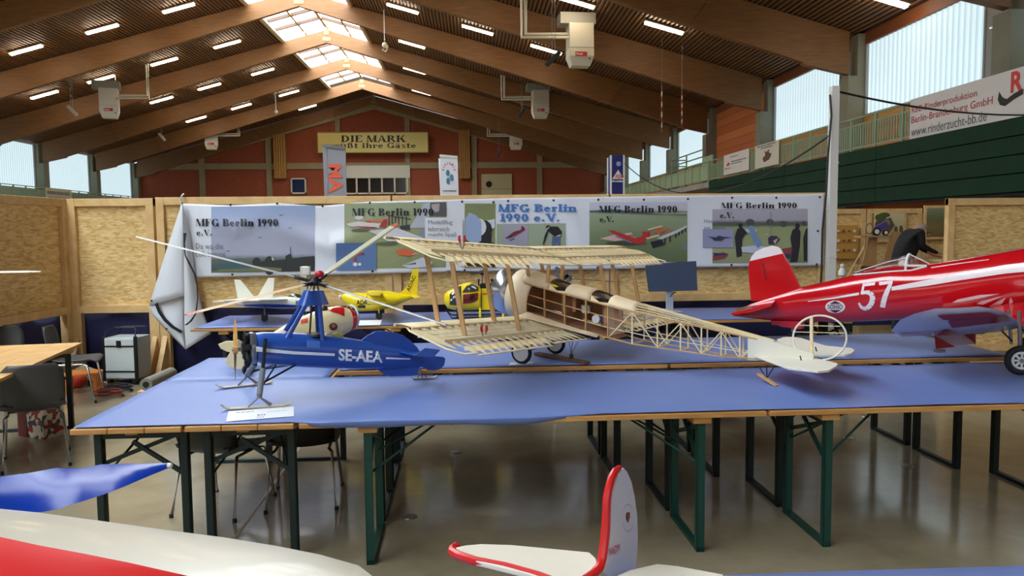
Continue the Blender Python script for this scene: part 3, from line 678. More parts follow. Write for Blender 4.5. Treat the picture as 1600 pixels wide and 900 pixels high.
# white square post and the cable looped over it
px_ = at(1298, 400, DP-.12); pt = at(1303, 135, DP-.12)
t = thing('white_post', 'tall white square post at the right end of the banner', 'post', (px_.x, DP-.12, 0))
MB().box2((px_.x-.05, DP-.17, 0), (px_.x+.05, DP-.07, pt.z)).build('post_shaft', M_white, t, bevel=.004)
MB().box2((px_.x-.13, DP-.25, 0), (px_.x+.13, DP+.0, .012)).build('foot_plate', M_white, t)
for zz in (2.0, 2.6, 1.4): MB().box((px_.x, DP-.12, zz), (.112, .112, .012)).build('cable_tie', M_white, t)
def sag(a, b, s, n=14): return [a.lerp(b, i/n)-V((0, 0, s*4*(i/n)*(1-i/n))) for i in range(n+1)]
M_cable = mat('black_cable', (20, 20, 22), .5)
a = V((px_.x+.05, DP-.14, pt.z-.07)); b = at(1750, 165, 12.5)
cb = MB(); cb.tube(sag(a, b, .22), .014, 6); tag(cb.build('power_cable', M_cable, None, smooth=True), 'black cable strung from the white post out to the right', 'cable')
cb = MB(); a = at(1297, 215, DP-.06); b = at(976, 255, 19)
cb.tube([at(1297, 148, DP-.16), at(1299, 180, DP-.2), at(1294, 240, DP-.18), at(1291, 300, DP-.18), at(1285, 360, DP-.2), at(1284, 420, DP-.19), at(1281, 470, DP-.19)], .013, 6)
tag(cb.build('power_cable', M_cable, None, smooth=True), 'black cable hanging down the left side of the white post', 'cable')
cb = MB(); cb.tube(sag(at(1296, 212, DP-.1), b, .75, 20), .012, 5); tag(cb.build('power_cable', M_cable, None, smooth=True), 'thin cable sagging from white post to blue advertising column', 'cable')

# ---------------------------------------------------------------- the club banner
DB = DP-.09
def lerp_list(tab, x):
    for (x0, y0), (x1, y1) in zip(tab, tab[1:]):
        if x <= x1: return y0+(y1-y0)*(x-x0)/(x1-x0)
    return tab[-1][1]
TOPC = [(280, 318), (360, 321), (435, 317.5), (500, 322), (578, 315), (720, 311.5), (830, 309), (920, 308), (1080, 305.5), (1200, 304), (1288, 303)]
BOTC = [(280, 434), (320, 433), (540, 428.5), (720, 424.5), (920, 421), (1085, 417.5), (1283, 415), (1288, 415)]
def drip(px, py):
    r = .014*math.sin(px*.021+py*.02)
    if 400 < px < 620: r += .055*math.exp(-((py-385+abs(px-515)*.35)/16)**2)*max(0, 1-abs(px-505)/110)
    if 310 < px < 430: r += .04*math.exp(-((py-358+abs(px-366)*.35)/13)**2)*max(0, 1-abs(px-366)/58)
    if 860 < px < 940: r += .025*math.exp(-((px-900-(py-360)*.5)/14)**2)
    return r
def bp(px, py, e=0.0): return at(px, py, DB-drip(px, py)-e)
bn = thing('club_banner', 'long white printed club banner with photo panels nailed to the partition', 'banner', at(780, 420, DB))
M_bann = mat('banner_vinyl', (222, 226, 234), .35)
def bf(u, v):
    px = 282+(1287-282)*u; return bp(px, lerp_list(BOTC, px)*(1-v)+lerp_list(TOPC, px)*v)
MB().sheet(bf, 330, 34).build('banner_cloth', M_bann, bn, smooth=True, solid=.004)
for px, py in ((284, 318), (360, 320), (433, 318), (504, 322), (578, 317), (648, 316), (722, 315), (771, 316), (794, 314), (865, 313), (935, 312), (1006, 312), (1075, 311), (1144, 309), (1213, 309), (1281, 308), (363, 429), (509, 428), (582, 424), (726, 422), (796, 422), (934, 418), (1143, 414), (1276, 413), (1278, 361)):
    MB().lathe([(0, .016), (.006, .012), (.006, .006)], bp(px, py, .003), (0, -1, 0), 8).build('eyelet', mat('eyelet_steel', (60, 62, 70), .4, .5), bn)
MB().tube([bp(283, 319, .01), at(281, 312, DB-.01), at(284, 306, DB-.02), at(287, 303, DP)], .01, 5).build('tie_cord', M_white, bn)
def print_rect(x0, y0, x1, y1, m, name='photo_print', e=.004, par=bn, n=0, sk=0.0):
    e += .002; n = max(6, int((x1-x0)/4))
    tl = lambda px: 0 if not sk else sk*(px-x0)
    q = MB(); q.sheet(lambda u, v: bp(x0+(x1-x0)*u, y1+(y0-y1)*v+tl(x0+(x1-x0)*u), e), n, 12); return q.build(name, m, par, smooth=True, flipfix=False)
def pm(name, stops, noise=0.0):                    # a printed picture ground: colours by height on the print
    if name in MATS: return MATS[name]
    m = mat(name, stops[0][1], .45); nt = m.node_tree; bs = nt.nodes['Principled BSDF']
    tc = nt.nodes.new('ShaderNodeTexCoord'); sp = nt.nodes.new('ShaderNodeSeparateXYZ'); rp = nt.nodes.new('ShaderNodeValToRGB')
    nt.links.new(tc.outputs['Generated'], sp.inputs[0]); f = sp.outputs['Z']
    if noise:
        nz = nt.nodes.new('ShaderNodeTexNoise'); nz.inputs['Scale'].default_value = 9; nz.inputs['Detail'].default_value = 4
        mp = nt.nodes.new('ShaderNodeMapping'); mp.inputs['Scale'].default_value = (1, 1, 4)
        nt.links.new(tc.outputs['Generated'], mp.inputs[0]); nt.links.new(mp.outputs[0], nz.inputs['Vector'])
        ma = nt.nodes.new('ShaderNodeMath'); ma.operation = 'MULTIPLY_ADD'; ma.inputs[1].default_value = noise; 
        sb = nt.nodes.new('ShaderNodeMath'); sb.operation = 'SUBTRACT'; sb.inputs[1].default_value = .5
        nt.links.new(nz.outputs['Fac'], sb.inputs[0]); nt.links.new(sb.outputs[0], ma.inputs[0]); nt.links.new(f, ma.inputs[2]); f = ma.outputs[0]
    e = rp.color_ramp.elements
    while len(e) > 1: e.remove(e[0])
    e[0].position = stops[0][0]; e[0].color = rgb(*stops[0][1])
    for p, c in stops[1:]: x = e.new(p); x.color = rgb(*c)
    nt.links.new(f, rp.inputs[0]); nt.links.new(rp.outputs[0], bs.inputs['Base Color']); return m
def pc(r, g, b): return mat('print_%d_%d_%d' % (r, g, b), (r, g, b), .45)
def shape(par, col, *polys, e=.008, name='print_shape'):
    for p in polys:
        q = MB(); dm = min(DB-drip(x, y) for x, y in p)-e-.003; q.poly([at(x, y, dm) for x, y in p]); q.build(name, pc(*col), par, flipfix=False)
def blob(cx, cy, rx, ry, n=12): return [(cx+rx*math.cos(2*math.pi*i/n), cy+ry*math.sin(2*math.pi*i/n)) for i in range(n)]
def bigtext(body, x0, y0, x1, y1, m, h=.05, st=.27, par=bn):
    q = MB(); serif_on(q, body, lambda x, y: bp(x, -y, .02), x0, -y1, x1, -y0, h=h, st=st); q.build('lettering', m, par, flipfix=False)
def smalltext(body, x0, y0, x1, y1, par=bn):
    q = MB(); text_on(q, body, lambda x, y: bp(x, -y, .02), x0, -y1, x1, -y0, bold=-.004); q.build('lettering', mat('banner_grey_ink', (110, 112, 122), .5), par, flipfix=False)
M_bink = mat('banner_black_ink', (14, 16, 22), .45)
# picture one: evening sky, trees, spectators
p = print_rect(330, 323, 492, 426, pm('print_evening_sky', [(0, (100, 112, 84)), (.1, (78, 90, 74)), (.2, (92, 104, 100)), (.27, (168, 170, 190)), (.6, (168, 172, 194)), (1, (146, 166, 206))], .05), sk=-.012)
shape(p, (34, 40, 42), blob(401, 411, 7, 9), blob(421, 415, 9, 15), [(395, 418), (410, 408), (440, 406), (470, 402), (491, 400), (491, 423), (395, 424)], [(446, 400), (454, 396), (460, 412), (446, 412)], e=.009)
shape(p, (104, 112, 76), [(466, 411), (478, 408), (484, 414), (468, 418)], [(340, 420), (400, 416), (440, 419), (440, 424), (340, 425)], e=.011)
shape(p, (104, 52, 48), [(440, 424), (444, 414), (450, 410), (456, 414), (460, 424)], e=.013); shape(p, (150, 110, 90), blob(448, 409, 3, 3), e=.014)
shape(p, (60, 90, 100), [(331, 415), (345, 413), (372, 412), (392, 412), (392, 419), (331, 421)], blob(368, 411, 9, 6), e=.0085)
shape(p, (200, 200, 196), [(424, 403), (426, 402), (432, 414), (430, 416)], blob(463, 406, 2.5, 2), e=.014)
shape(p, (60, 64, 72), [(453, 386), (454, 386), (455, 402), (454, 402)], *[[(x, y), (x+4, y+1), (x+9, y), (x+4, y+2.2)] for x, y in ((435, 335), (449, 355), (402, 370), (352, 391))], e=.012)
bigtext('MFG Berlin 1990', 306, 342, 434.5, 353.5, M_bink); bigtext('e.V.', 307, 359, 331, 368, M_bink)
smalltext('Da wo die', 306, 380, 348, 389); smalltext('Luft brennt', 306, 392.5, 352, 401)
# picture two: models in the grass
GR = [(0, (138, 146, 104)), (.5, (150, 156, 116)), (1, (146, 158, 124))]
p = print_rect(538, 318, 697, 420.5, pm('print_meadow', GR, .8), sk=-.018)
shape(p, (176, 180, 196), [(640, 356), (662, 318), (673, 316), (668, 356)], e=.009)
shape(p, (84, 80, 84), [(672, 317), (697, 316), (697, 337), (672, 337)], e=.010); shape(p, (170, 160, 160), [(674, 319), (687, 318), (686, 330), (680, 332), (675, 326)], e=.012)
shape(p, (214, 206, 208), [(541, 349), (560, 346), (600, 350), (592, 356), (560, 356), (545, 353)], blob(561, 340, 7, 3.5), [(575, 359), (592, 361), (582, 364)], e=.009)
shape(p, (172, 48, 50), [(592, 354), (600, 343), (605, 343), (603, 356)], [(541, 348), (580, 346), (578, 349), (542, 350)], [(552, 353), (590, 355), (584, 357), (560, 355)], e=.011)
shape(p, (196, 120, 84), [(570, 344), (610, 341), (612, 346), (575, 348)], e=.010)
shape(p, (206, 204, 214), [(575, 361), (620, 356), (668, 374), (640, 377), (606, 377), (590, 367)], e=.010)
shape(p, (70, 62, 110), [(608, 363), (622, 358), (632, 362), (628, 366), (614, 367)], [(600, 369), (614, 372), (606, 376)], [(640, 370), (664, 376), (640, 375)], e=.012)
shape(p, (116, 44, 70), [(622, 366), (650, 370), (650, 373), (624, 370)], [(596, 366), (604, 374), (598, 372)], e=.013)
shape(p, (130, 140, 158), [(652, 369), (662, 356), (666, 357), (666, 378)], e=.012)
shape(p, (52, 52, 54), [(624, 353), (640, 351), (641, 360), (626, 359)], *[[(x, 338), (x+1.6, 338), (x+1.6, 352), (x, 352)] for x in (607, 612, 617, 622, 628, 634)], [(606, 336), (642, 342), (642, 343.5), (606, 337.5)], e=.011)
shape(p, (212, 92, 54), [(618, 392), (632, 388), (648, 394), (640, 400), (622, 398)], e=.011); shape(p, (226, 160, 120), [(640, 394), (655, 396), (634, 401)], e=.012)
shape(p, (196, 200, 206), [(628, 415), (660, 402), (676, 410), (672, 417), (640, 419)], e=.011); shape(p, (80, 86, 96), [(650, 412), (672, 409), (670, 414), (652, 416)], [(630, 414), (650, 410), (650, 413)], e=.012)
shape(p, (88, 98, 64), blob(604, 381, 18, 3), blob(564, 360, 16, 2.5), e=.009)
b2 = print_rect(525, 380, 588, 423, pc(86, 116, 166), e=.016, sk=-.018)
shape(b2, (170, 60, 70), [(540, 398), (568, 395), (570, 398), (542, 401)], [(551, 392), (554, 391), (557, 410), (553, 410)], e=.020); shape(b2, (226, 226, 230), blob(555, 413, 3.5, 3), blob(562, 413, 2.5, 2.5), [(546, 397), (550, 396.5), (550, 399)], e=.021); shape(b2, (50, 40, 54), blob(554, 399, 2.2, 2.2), [(563, 396), (568, 395.4), (568, 397.5)], e=.022)
tb = print_rect(664, 340, 723, 384, pc(222, 224, 232), e=.018)
bigtext('MFG Berlin 1990', 550, 325.5, 677, 337, M_bink)
for body, y0, y1, x1 in (('Modellflug', 344, 352.5, 707), ('lehrreich', 354, 361.5, 702), ('macht Spaß', 363.5, 371, 713)):
    q = MB(); text_on(q, body, lambda x, y: bp(x, -y, .028), 669, -y1, x1, -y0, bold=-.004); q.build('lettering', MATS['banner_grey_ink'], tb, flipfix=False)
# picture three: a radial engine
p = print_rect(726, 318, 774, 419, pm('print_meadow_engine', [(0, (96, 104, 66)), (.5, (140, 146, 92)), (1, (128, 136, 92))], .7), e=.004)
shape(p, (150, 170, 204), [(727, 342), (733, 332), (744, 336), (752, 346), (752, 376), (740, 384), (727, 372)], e=.009)
shape(p, (214, 216, 222), blob(748, 355, 12, 14), [(758, 345), (773, 342), (773, 356), (760, 360)], e=.011)
shape(p, (26, 26, 30), blob(757, 358, 12, 14, 10), [(744, 372), (768, 366), (766, 384), (748, 384)], [(727, 376), (773, 380), (773, 384), (727, 384)], e=.013)
shape(p, (120, 120, 122), *[[(756.2+4*math.cos(a), 358+4*math.sin(a)), (757.6+10*math.cos(a), 358+11*math.sin(a)), (756+10*math.cos(a+.18), 358+11*math.sin(a+.18))] for a in [i*.785 for i in range(8)]], blob(757, 358, 2.4, 2.4), e=.015)
shape(p, (40, 48, 34), [(727, 408), (773, 402), (773, 418), (727, 418)], e=.008)
# picture four: blue heading, a model over the field, a stooping man
M_bblue = mat('banner_blue_ink', (66, 116, 186), .45)
bigtext('MFG Berlin', 778.5, 319, 901, 331, M_bblue, h=.16, st=.26); bigtext('1990 e.V.', 781, 334, 874, 346, M_bblue, h=.16, st=.26)
p = print_rect(776, 350, 884, 410, pm('print_lawn', [(0, (142, 156, 128)), (1, (156, 170, 146))], .3), sk=-.01)
s2 = print_rect(785, 351, 825, 384, pm('print_mauve_sky', [(0, (150, 148, 168)), (1, (166, 162, 178))]), e=.008, sk=-.01)
shape(s2, (112, 36, 52), [(790, 372), (803, 362), (814, 359), (815, 353), (818, 354), (821, 359), (815, 363), (802, 370)], e=.012); shape(s2, (60, 40, 56), [(789, 372), (800, 367), (800, 371), (792, 373)], blob(798, 375, 2, 1), blob(802, 373.5, 2, 1), e=.014)
shape(p, (24, 26, 32), [(852, 356), (855, 352), (859, 352), (860, 356)], [(860, 354), (872, 354), (878, 362), (877, 370), (868, 371), (862, 366), (857, 362), (853, 374), (850, 382), (848, 382), (851, 368), (856, 358)], e=.010)
shape(p, (198, 176, 170), blob(858, 358, 3, 3.5), [(868, 369), (876, 366), (876, 369), (869, 371)], [(860, 358), (865, 358), (864, 365), (861, 364)], e=.012); shape(p, (84, 100, 140), [(863, 370), (875, 369), (875, 387), (871, 387), (869, 375), (867, 387), (862, 387)], e=.011)
shape(p, (216, 84, 66), [(848, 383), (853, 382), (854, 386), (848, 387)], e=.011)
# picture five: row of red models on an airfield
p = print_rect(921, 316, 1074, 410, pm('print_airfield', [(0, (92, 106, 72)), (.5, (128, 142, 104)), (.8, (152, 168, 136)), (.84, (140, 150, 128)), (.86, (196, 198, 214)), (1, (202, 204, 220))], .06), sk=-.004)
shape(p, (84, 98, 92), [(921, 329), (960, 327), (1000, 331), (1040, 335), (1073, 335), (1073, 337), (1000, 334), (921, 331)], e=.008)
shape(p, (214, 176, 170), [(937, 373), (962, 366), (1000, 372), (960, 377)], [(966, 366), (986, 363), (989, 366), (972, 369)], e=.009)
shape(p, (184, 44, 48), [(950, 360), (958, 360), (992, 372), (1002, 370), (1006, 364), (1008, 380), (992, 381), (966, 369)], [(1004, 362), (1016, 362), (1016, 370), (1004, 372)], e=.011)
shape(p, (120, 124, 160), [(966, 363), (978, 366), (972, 368)], [(960, 367), (990, 378), (986, 380), (962, 370)], e=.013)
shape(p, (220, 190, 160), [(1011, 358), (1034, 352), (1036, 354), (1014, 360)], [(1008, 371), (1030, 366), (1030, 369), (1012, 374)], e=.012); shape(p, (190, 104, 70), [(1020, 362), (1034, 355), (1040, 360), (1030, 366)], [(1040, 356), (1050, 360), (1044, 364)], e=.011)
shape(p, (200, 196, 200), [(1026, 372), (1056, 360), (1073, 352), (1073, 355), (1058, 364), (1034, 374)], e=.012)
shape(p, (26, 30, 44), [(1016, 378), (1034, 374), (1038, 382), (1020, 388)], *[[(x, y), (x+2, y), (x+2, y+h), (x, y+h)] for x, y, h in ((1038, 368, 14), (1046, 364, 14), (1055, 360, 12), (1060, 358, 10), (1065, 356, 9), (1070, 354, 8))], e=.013)
shape(p, (120, 128, 140), [(1066, 388), (1073, 376), (1073, 390)], e=.012); shape(p, (60, 76, 44), blob(972, 380, 26, 3), e=.0085)
bigtext('MFG Berlin 1990', 936, 321.5, 1058, 332, M_bink); bigtext('e.V.', 937, 338, 959, 347, M_bink)
# picture six: people round a blue biplane
p = print_rect(1113, 327, 1262, 411.5, pm('print_field_grey_sky', [(0, (144, 150, 112)), (.3, (160, 168, 122)), (.66, (148, 160, 114)), (.7, (84, 94, 88)), (.75, (90, 98, 96)), (.79, (168, 166, 178)), (1, (176, 174, 188))], .03), sk=-.006)
shape(p, (74, 82, 78), blob(1172, 347, 7, 5), blob(1203, 347, 6, 5), blob(1224, 350, 6, 5), blob(1256, 349, 3, 4), e=.008)
shape(p, (120, 122, 132), [(1204, 331), (1205, 331), (1204.5, 366), (1203.5, 366)], e=.010)
shape(p, (36, 40, 48), [(1148, 370), (1152, 358), (1158, 354), (1163, 358), (1168, 364), (1163, 368), (1160, 374), (1159, 400), (1151, 402)], blob(1157, 352, 3.5, 4), [(1235, 372), (1238, 360), (1246, 354), (1251, 362), (1250, 384), (1246, 409), (1234, 410), (1238, 390)], blob(1246, 353, 3.6, 4.5), [(1255, 372), (1259, 358), (1262, 356), (1261, 408), (1256, 408)], e=.012)
shape(p, (196, 206, 226), [(1160, 358), (1183, 358), (1182, 362), (1166, 364)], [(1158, 386), (1186, 383), (1210, 390), (1184, 396), (1160, 394)], e=.010); shape(p, (122, 148, 190), [(1170, 358), (1172, 352), (1178, 354), (1182, 366), (1192, 382), (1184, 388), (1176, 376)], e=.013)
shape(p, (56, 56, 76), [(1200, 372), (1205, 368), (1214, 369), (1219, 374), (1212, 382), (1201, 382)], e=.012); shape(p, (206, 178, 170), [(1208, 376), (1216, 372), (1211, 382)], [(1193, 366), (1200, 365), (1200, 367)], e=.014)
shape(p, (140, 66, 72), [(1221, 389), (1238, 386), (1237, 396), (1222, 398)], [(1114, 399), (1130, 394), (1138, 398), (1132, 404), (1114, 407)], e=.011); shape(p, (50, 54, 96), [(1224, 398), (1236, 397), (1234, 404), (1225, 404)], [(1114, 395), (1136, 396), (1138, 398), (1116, 400)], e=.012)
s2 = print_rect(1098, 358, 1146, 387, pc(148, 152, 186), e=.014, sk=-.006)
shape(s2, (48, 58, 82), [(1104, 369), (1118, 371), (1124, 368), (1130, 370), (1145, 371), (1132, 372.5), (1128, 376), (1116, 376), (1112, 372)], e=.018)
bigtext('MFG Berlin 1990', 1127, 316.5, 1245, 325.5, M_bink); bigtext('e.V.', 1125, 332, 1147, 341, M_bink)
smalltext("Hier geht's richtig", 1100, 342.5, 1158, 350); smalltext('zur Sache', 1100, 352.5, 1132, 358)
# the loose left end, folded over itself
M_bback = mat('banner_vinyl_back', (214, 218, 224), .4)
q = MB(); dz = DB-.05
def flap(pts_a, pts_b, da, db_, n=14):
    def f(u, v):
        i = v*(len(pts_a)-1); k = min(int(i), len(pts_a)-2); w_ = i-k
        A = V((pts_a[k][0]+(pts_a[k+1][0]-pts_a[k][0])*w_, pts_a[k][1]+(pts_a[k+1][1]-pts_a[k][1])*w_, 0)); B = V((pts_b[k][0]+(pts_b[k+1][0]-pts_b[k][0])*w_, pts_b[k][1]+(pts_b[k+1][1]-pts_b[k][1])*w_, 0))
        C = A.lerp(B, u); bulge = .05*math.sin(math.pi*u)*min(1, v*2)
        return at(C.x, C.y, da+(db_-da)*u-bulge)
    return f
MB().sheet(flap([(284, 319), (262, 385), (233, 478)], [(285, 319), (287, 385), (288, 462)], dz-.02, dz-.1), 8, 14).build('loose_fold', M_bback, bn, smooth=True, solid=.004)
MB().sheet(flap([(233, 478), (238, 492), (262, 518), (290, 546)], [(288, 462), (288, 485), (289, 515), (291, 545)], dz-.02, dz-.02), 8, 12).build('loose_fold', M_bann, bn, smooth=True, solid=.004)
MB().sheet(flap([(284, 319), (287, 385), (288, 462), (288, 510), (290, 546)], [(286, 320), (297, 370), (306, 440), (318, 490), (330, 521)], dz-.1, dz+.0), 10, 20).build('loose_fold', M_bback, bn, smooth=True, solid=.004)
q = MB(); ln = [(244, 474), (249, 487), (258, 500), (270, 511), (284, 519)]
for (x0, y0), (x1, y1) in zip(ln, ln[1:]): q.add([at(x0-2.2, y0+1.5, dz-.09), at(x1-2.2, y1+1.5, dz-.09), at(x1+2.2, y1-1.5, dz-.09), at(x0+2.2, y0-1.5, dz-.09)], [(0, 1, 2, 3)])
q.build('print_stroke', M_bink, bn, flipfix=False)
q = MB(); ln = [(289, 364), (288, 380), (289, 398), (296, 412), (304, 428), (308, 446), (309, 466), (306, 490), (298, 502), (290, 508)]
wds = [2.6, 1.3, 1.0, 1.8, 1.4, 1.0, 1.0, 1.2, 2, 2.2]
for k in range(len(ln)-1):
    (x0, y0), (x1, y1) = ln[k], ln[k+1]; a_, b_ = wds[k], wds[k+1]
    q.add([at(x0-a_, y0, dz-.165), at(x1-b_, y1, dz-.165), at(x1+b_, y1, dz-.165), at(x0+a_, y0, dz-.165)], [(0, 1, 2, 3)])
q.build('print_stroke', M_bink, bn, flipfix=False)
for px, py in ((237, 470), (260, 514)): MB().lathe([(0, .014), (.006, .012)], at(px, py, dz-.09), (0, -1, 0), 8).build('eyelet', MATS['eyelet_steel'], bn)

# ---------------------------------------------------------------- flags and column behind the partition
M_flaggrey = mat('flag_grey', (142, 142, 148), .5); M_orange = mat('orange_red_print', (226, 92, 58), .5)
d = 15.0
t = thing('rollup_flag', 'tall grey display flag with big orange letters behind the partition', 'flag', (at(522, 303, d).x, d, 0))
c = [at(511, 229.5, d), at(540, 233, d)]
MB().prism([(c[0].x, d, 0), (c[1].x-.02, d, 0), c[1], c[0]], (0, .03, 0)).build('flag_cloth', M_flaggrey, t)
MB().prism([at(504, 229.5, d+.25), at(511, 229.5, d-.01), (at(511, 303, d).x, d-.01, 0), (at(505, 303, d).x, d+.25, 0)], (.0, .02, 0)).build('side_cloth', mat('flag_grey_side', (128, 128, 136), .5), t)
MB().bar(at(504, 227.5, d), at(540, 231.5, d), .06, .06).build('top_bar', mat('flag_bar', (104, 104, 108), .4), t)
q = MB(); text_on(q, 'MA', lambda x, y: at(511.5+y+x*.04, 255.5+x, d-.015), 1, 1, 46, 22, bold=.03); q.build('lettering', M_orange, t, flipfix=False)
MB().box2((at(522, 303, d).x-.4, d-.2, 0), (at(522, 303, d).x+.4, d+.2, .04)).build('base_plate', M_steel, t)
d = 16.0
t = thing('rollup_flag', 'white display flag with three blue ovals and arched red letters', 'flag', (at(702, 303, d).x, d, 0))
c = [at(687.5, 244.5, d), at(715, 246, d), at(716.5, 303, d), at(689, 303, d)]
c2, c3 = V((c[2].x+.02, d, 0)), V((c[3].x+.06, d, 0))
MB().prism([c[0], c[1], c[2], c2, c3, c[3]], (0, .03, 0)).build('flag_cloth', M_bann, t)
MB().prism([at(685, 247.5, d+.2), at(688, 247.5, d), at(690, 303, d), (c3.x, d, 0), (c3.x-.05, d+.2, 0), at(688, 303, d+.2)], (0, .02, 0)).build('side_cloth', M_bann, t)
MB().bar(at(687, 243.3, d), at(715, 245.8, d), .05, .05).build('top_bar', M_white, t)
M_oval = mat('oval_blue', (64, 124, 156), .5)
for cx, cy, rx, ry in ((699.6, 270.2, 2.8, 4.9), (705.6, 277.3, 2.6, 5.3), (700, 282.8, 2.6, 5.3)):
    MB().prism([at(cx+rx*math.cos(a), cy+ry*math.sin(a), d-.01) for a in [2*math.pi*i/14 for i in range(14)]], (0, -.008, 0)).build('printed_oval', M_oval, t)
for i, ch in enumerate('MARDEICH'):
    a = math.radians(172-164*i/7); cx, cy = 701.3+9.0*math.cos(a)*1.02, 267-12*math.sin(a)
    q = MB(); r = a-math.pi/2; vs, fs = text_geo(ch, .02)
    pv = fit(vs, -1, -1.9, 1, 1.9); q.add([at(cx+x*math.cos(r)-y*math.sin(r), cy-(x*math.sin(r)+y*math.cos(r)), d-.015) for x, y in pv], fs); q.build('lettering', M_redlogo, t, flipfix=False)
scribble(t, lambda u, v: at(692+21*u, 300-4*v, d-.012), [(0, .2, 1, .5)])
MB().box2((c2.x-.6, d-.2, 0), (c2.x+.1, d+.2, .04)).build('base_plate', M_steel, t)
d = 19.0
M_topblue = mat('column_blue', (30, 32, 112), .45)
t = thing('advertising_column', 'blue square advertising column with white triangle logo', 'advertising column', (at(964, 303, d).x, d, 0))
a_, b_ = at(955, 243, d), at(975, 243, d)
MB().box2((a_.x, d, .03), (b_.x, d+.45, a_.z)).build('column_body', M_topblue, t)
for px in (954.5, 974.7): x = at(px, 270, d).x; MB().box2((x-.02, d-.02, 0), (x+.02, d+.02, a_.z+.01)).build('corner_profile', M_white, t)
x = at(949.5, 270, d+.5).x; MB().box2((x-.02, d+.4, 0), (x+.02, d+.48, a_.z-.02)).build('corner_profile', M_white, t)
MB().prism([at(956.2, 280, d-.01), at(974.3, 280, d-.01), at(966, 265, d-.01)], (0, -.006, 0)).build('triangle_logo', M_white, t)
q = MB(); text_on(q, 'TOP', lambda x, y: at(x, -y, d-.022), 959.5, -279, 973.5, -274.3, bold=.04, slant=.4); q.poly([at(962, 273.6, d-.022), at(970, 273.6, d-.022), at(969.4, 272.8, d-.022), at(962.6, 272.8, d-.022)]); q.build('lettering', M_redlogo, t, flipfix=False)
q = MB(); text_on(q, 'Modelle', lambda x, y: at(x, -y, d-.022), 955.8, -284.6, 973.6, -281.6, bold=.05); q.build('lettering', M_white, t, flipfix=False)
MB().lathe([(0, .06), (.01, .06)], at(966.5, 256, d), (0, -1, 0), 14).build('round_logo', mat('pale_blue_logo', (150, 160, 204), .5), t)

# ================================================================ tables
ZT = .79                                              # top of the front tables
M_top = wood('varnished_spruce', (206, 156, 92), (172, 118, 60), .45, (1, 8, 8), wscale=.7)
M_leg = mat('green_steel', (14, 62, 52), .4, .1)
M_leg_shade = mat('shaded_green_steel', (12, 34, 30), .5, .1)  # same leg green, with the shade under the tables put into its colour
M_cloth = mat('blue_table_cover', (104, 126, 184), .42, noise=.04, nscale=3)
def beer_table(o, deg, L, W, z, label, legm=M_leg, top=M_top, inset=.33, group='folding trestle tables'):
    fr = yaw_frame((o[0], o[1], 0), deg)              # o = front left corner, length along x
    t = thing('trestle_table', label, 'table', (o[0], o[1], 0), group)
    n = 3
    for i in range(n): MB(fr).box2((0, W*i/n+.0015, z-.027), (L, W*(i+1)/n-.0015, z)).build('plank', top, t, bevel=.003)
    MB(fr).box2((.06, W/2-.03, z-.05), (L-.06, W/2+.03, z-.028)).build('centre_rail', top, t)
    for x in (inset, L-inset):
        s = 1 if x < L/2 else -1
        MB(fr).box2((x-.05, .02, z-.062), (x+.05, W-.02, z-.0275)).build('cross_batten', top, t)
        for y in (.055, W-.055):
            q = MB(fr); q.box2((x-.022, y-.02, 0), (x-.016, y+.02, z-.062)); q.box2((x-.022, y-.02, 0), (x+.022, y-.014, z-.062)); q.build('leg', legm, t)
        MB(fr).box2((x-.02, .035, .0), (x+.02, W-.035, .025)).build('foot_bar', legm, t)
        MB(fr).box2((x-.015, .04, z-.1), (x+.015, W-.04, z-.07)).build('top_bar', legm, t)
        q = MB(fr); q.bar((x, .07, z-.3), (x, W/2+.05, z-.12), .016, .022); q.build('brace', legm, t)
        q = MB(fr); q.bar((x+.012, .07, z-.08), (x+.012, W-.07, z-.24), .016, .022); q.build('brace', legm, t)
        for y in (.08, W-.08):
            q = MB(fr); q.tube([(x, y, z-.3), (x+s*.38, W/2+(y-W/2)*.25, z-.06)], .007, 6); q.build('strut', legm, t)
    return t
def end_table(x0, y0, W, L, z, label):               # the same table seen end-on: its length runs away from the camera
    return beer_table((x0+W, y0), 90, L, W, z, label)
ROT = .9
O = atz(108, 671, ZT); FX = yaw_frame((O.x, O.y, 0), ROT)
def tf(u, v): p = FX(u, v); return (p.x, p.y)
W1 = .61
p = FX(.555, 0); beer_table((p.x, p.y), 90+ROT, 2.2, .555, ZT-.004, 'trestle table end-on under blue cover at the far left', legm=M_leg_shade, inset=.2)
p = FX(1.125, 0); beer_table((p.x, p.y), 90+ROT, 2.2, .555, ZT-.004, 'trestle table end-on under blue cover, second from left', legm=M_leg_shade, inset=.2)
U1, U2, U3 = 1.15, 3.66, 6.18
rowlab = ['front row', 'second row', 'third row', 'back row']
for r, (v0, zz) in enumerate(((0.0, ZT-.004), (.625, ZT-.004), (1.25, ZT+.04), (1.875, ZT+.04))):
    dx = (0, 0, -.2, -.2)[r]
    for k, (ua, ub) in enumerate(((U1, U2-.01), (U2+.01, U3))):
        p = tf(ua+(0 if k == 0 else dx), v0)
        beer_table(p, ROT, ub-ua+(dx if k == 0 else 0), W1, zz, 'trestle table in the %s under the wooden biplane' % rowlab[r] if k == 0 else 'trestle table in the %s under the red racing aircraft' % rowlab[r], legm=M_leg if r == 0 else M_leg_shade, inset=.35)
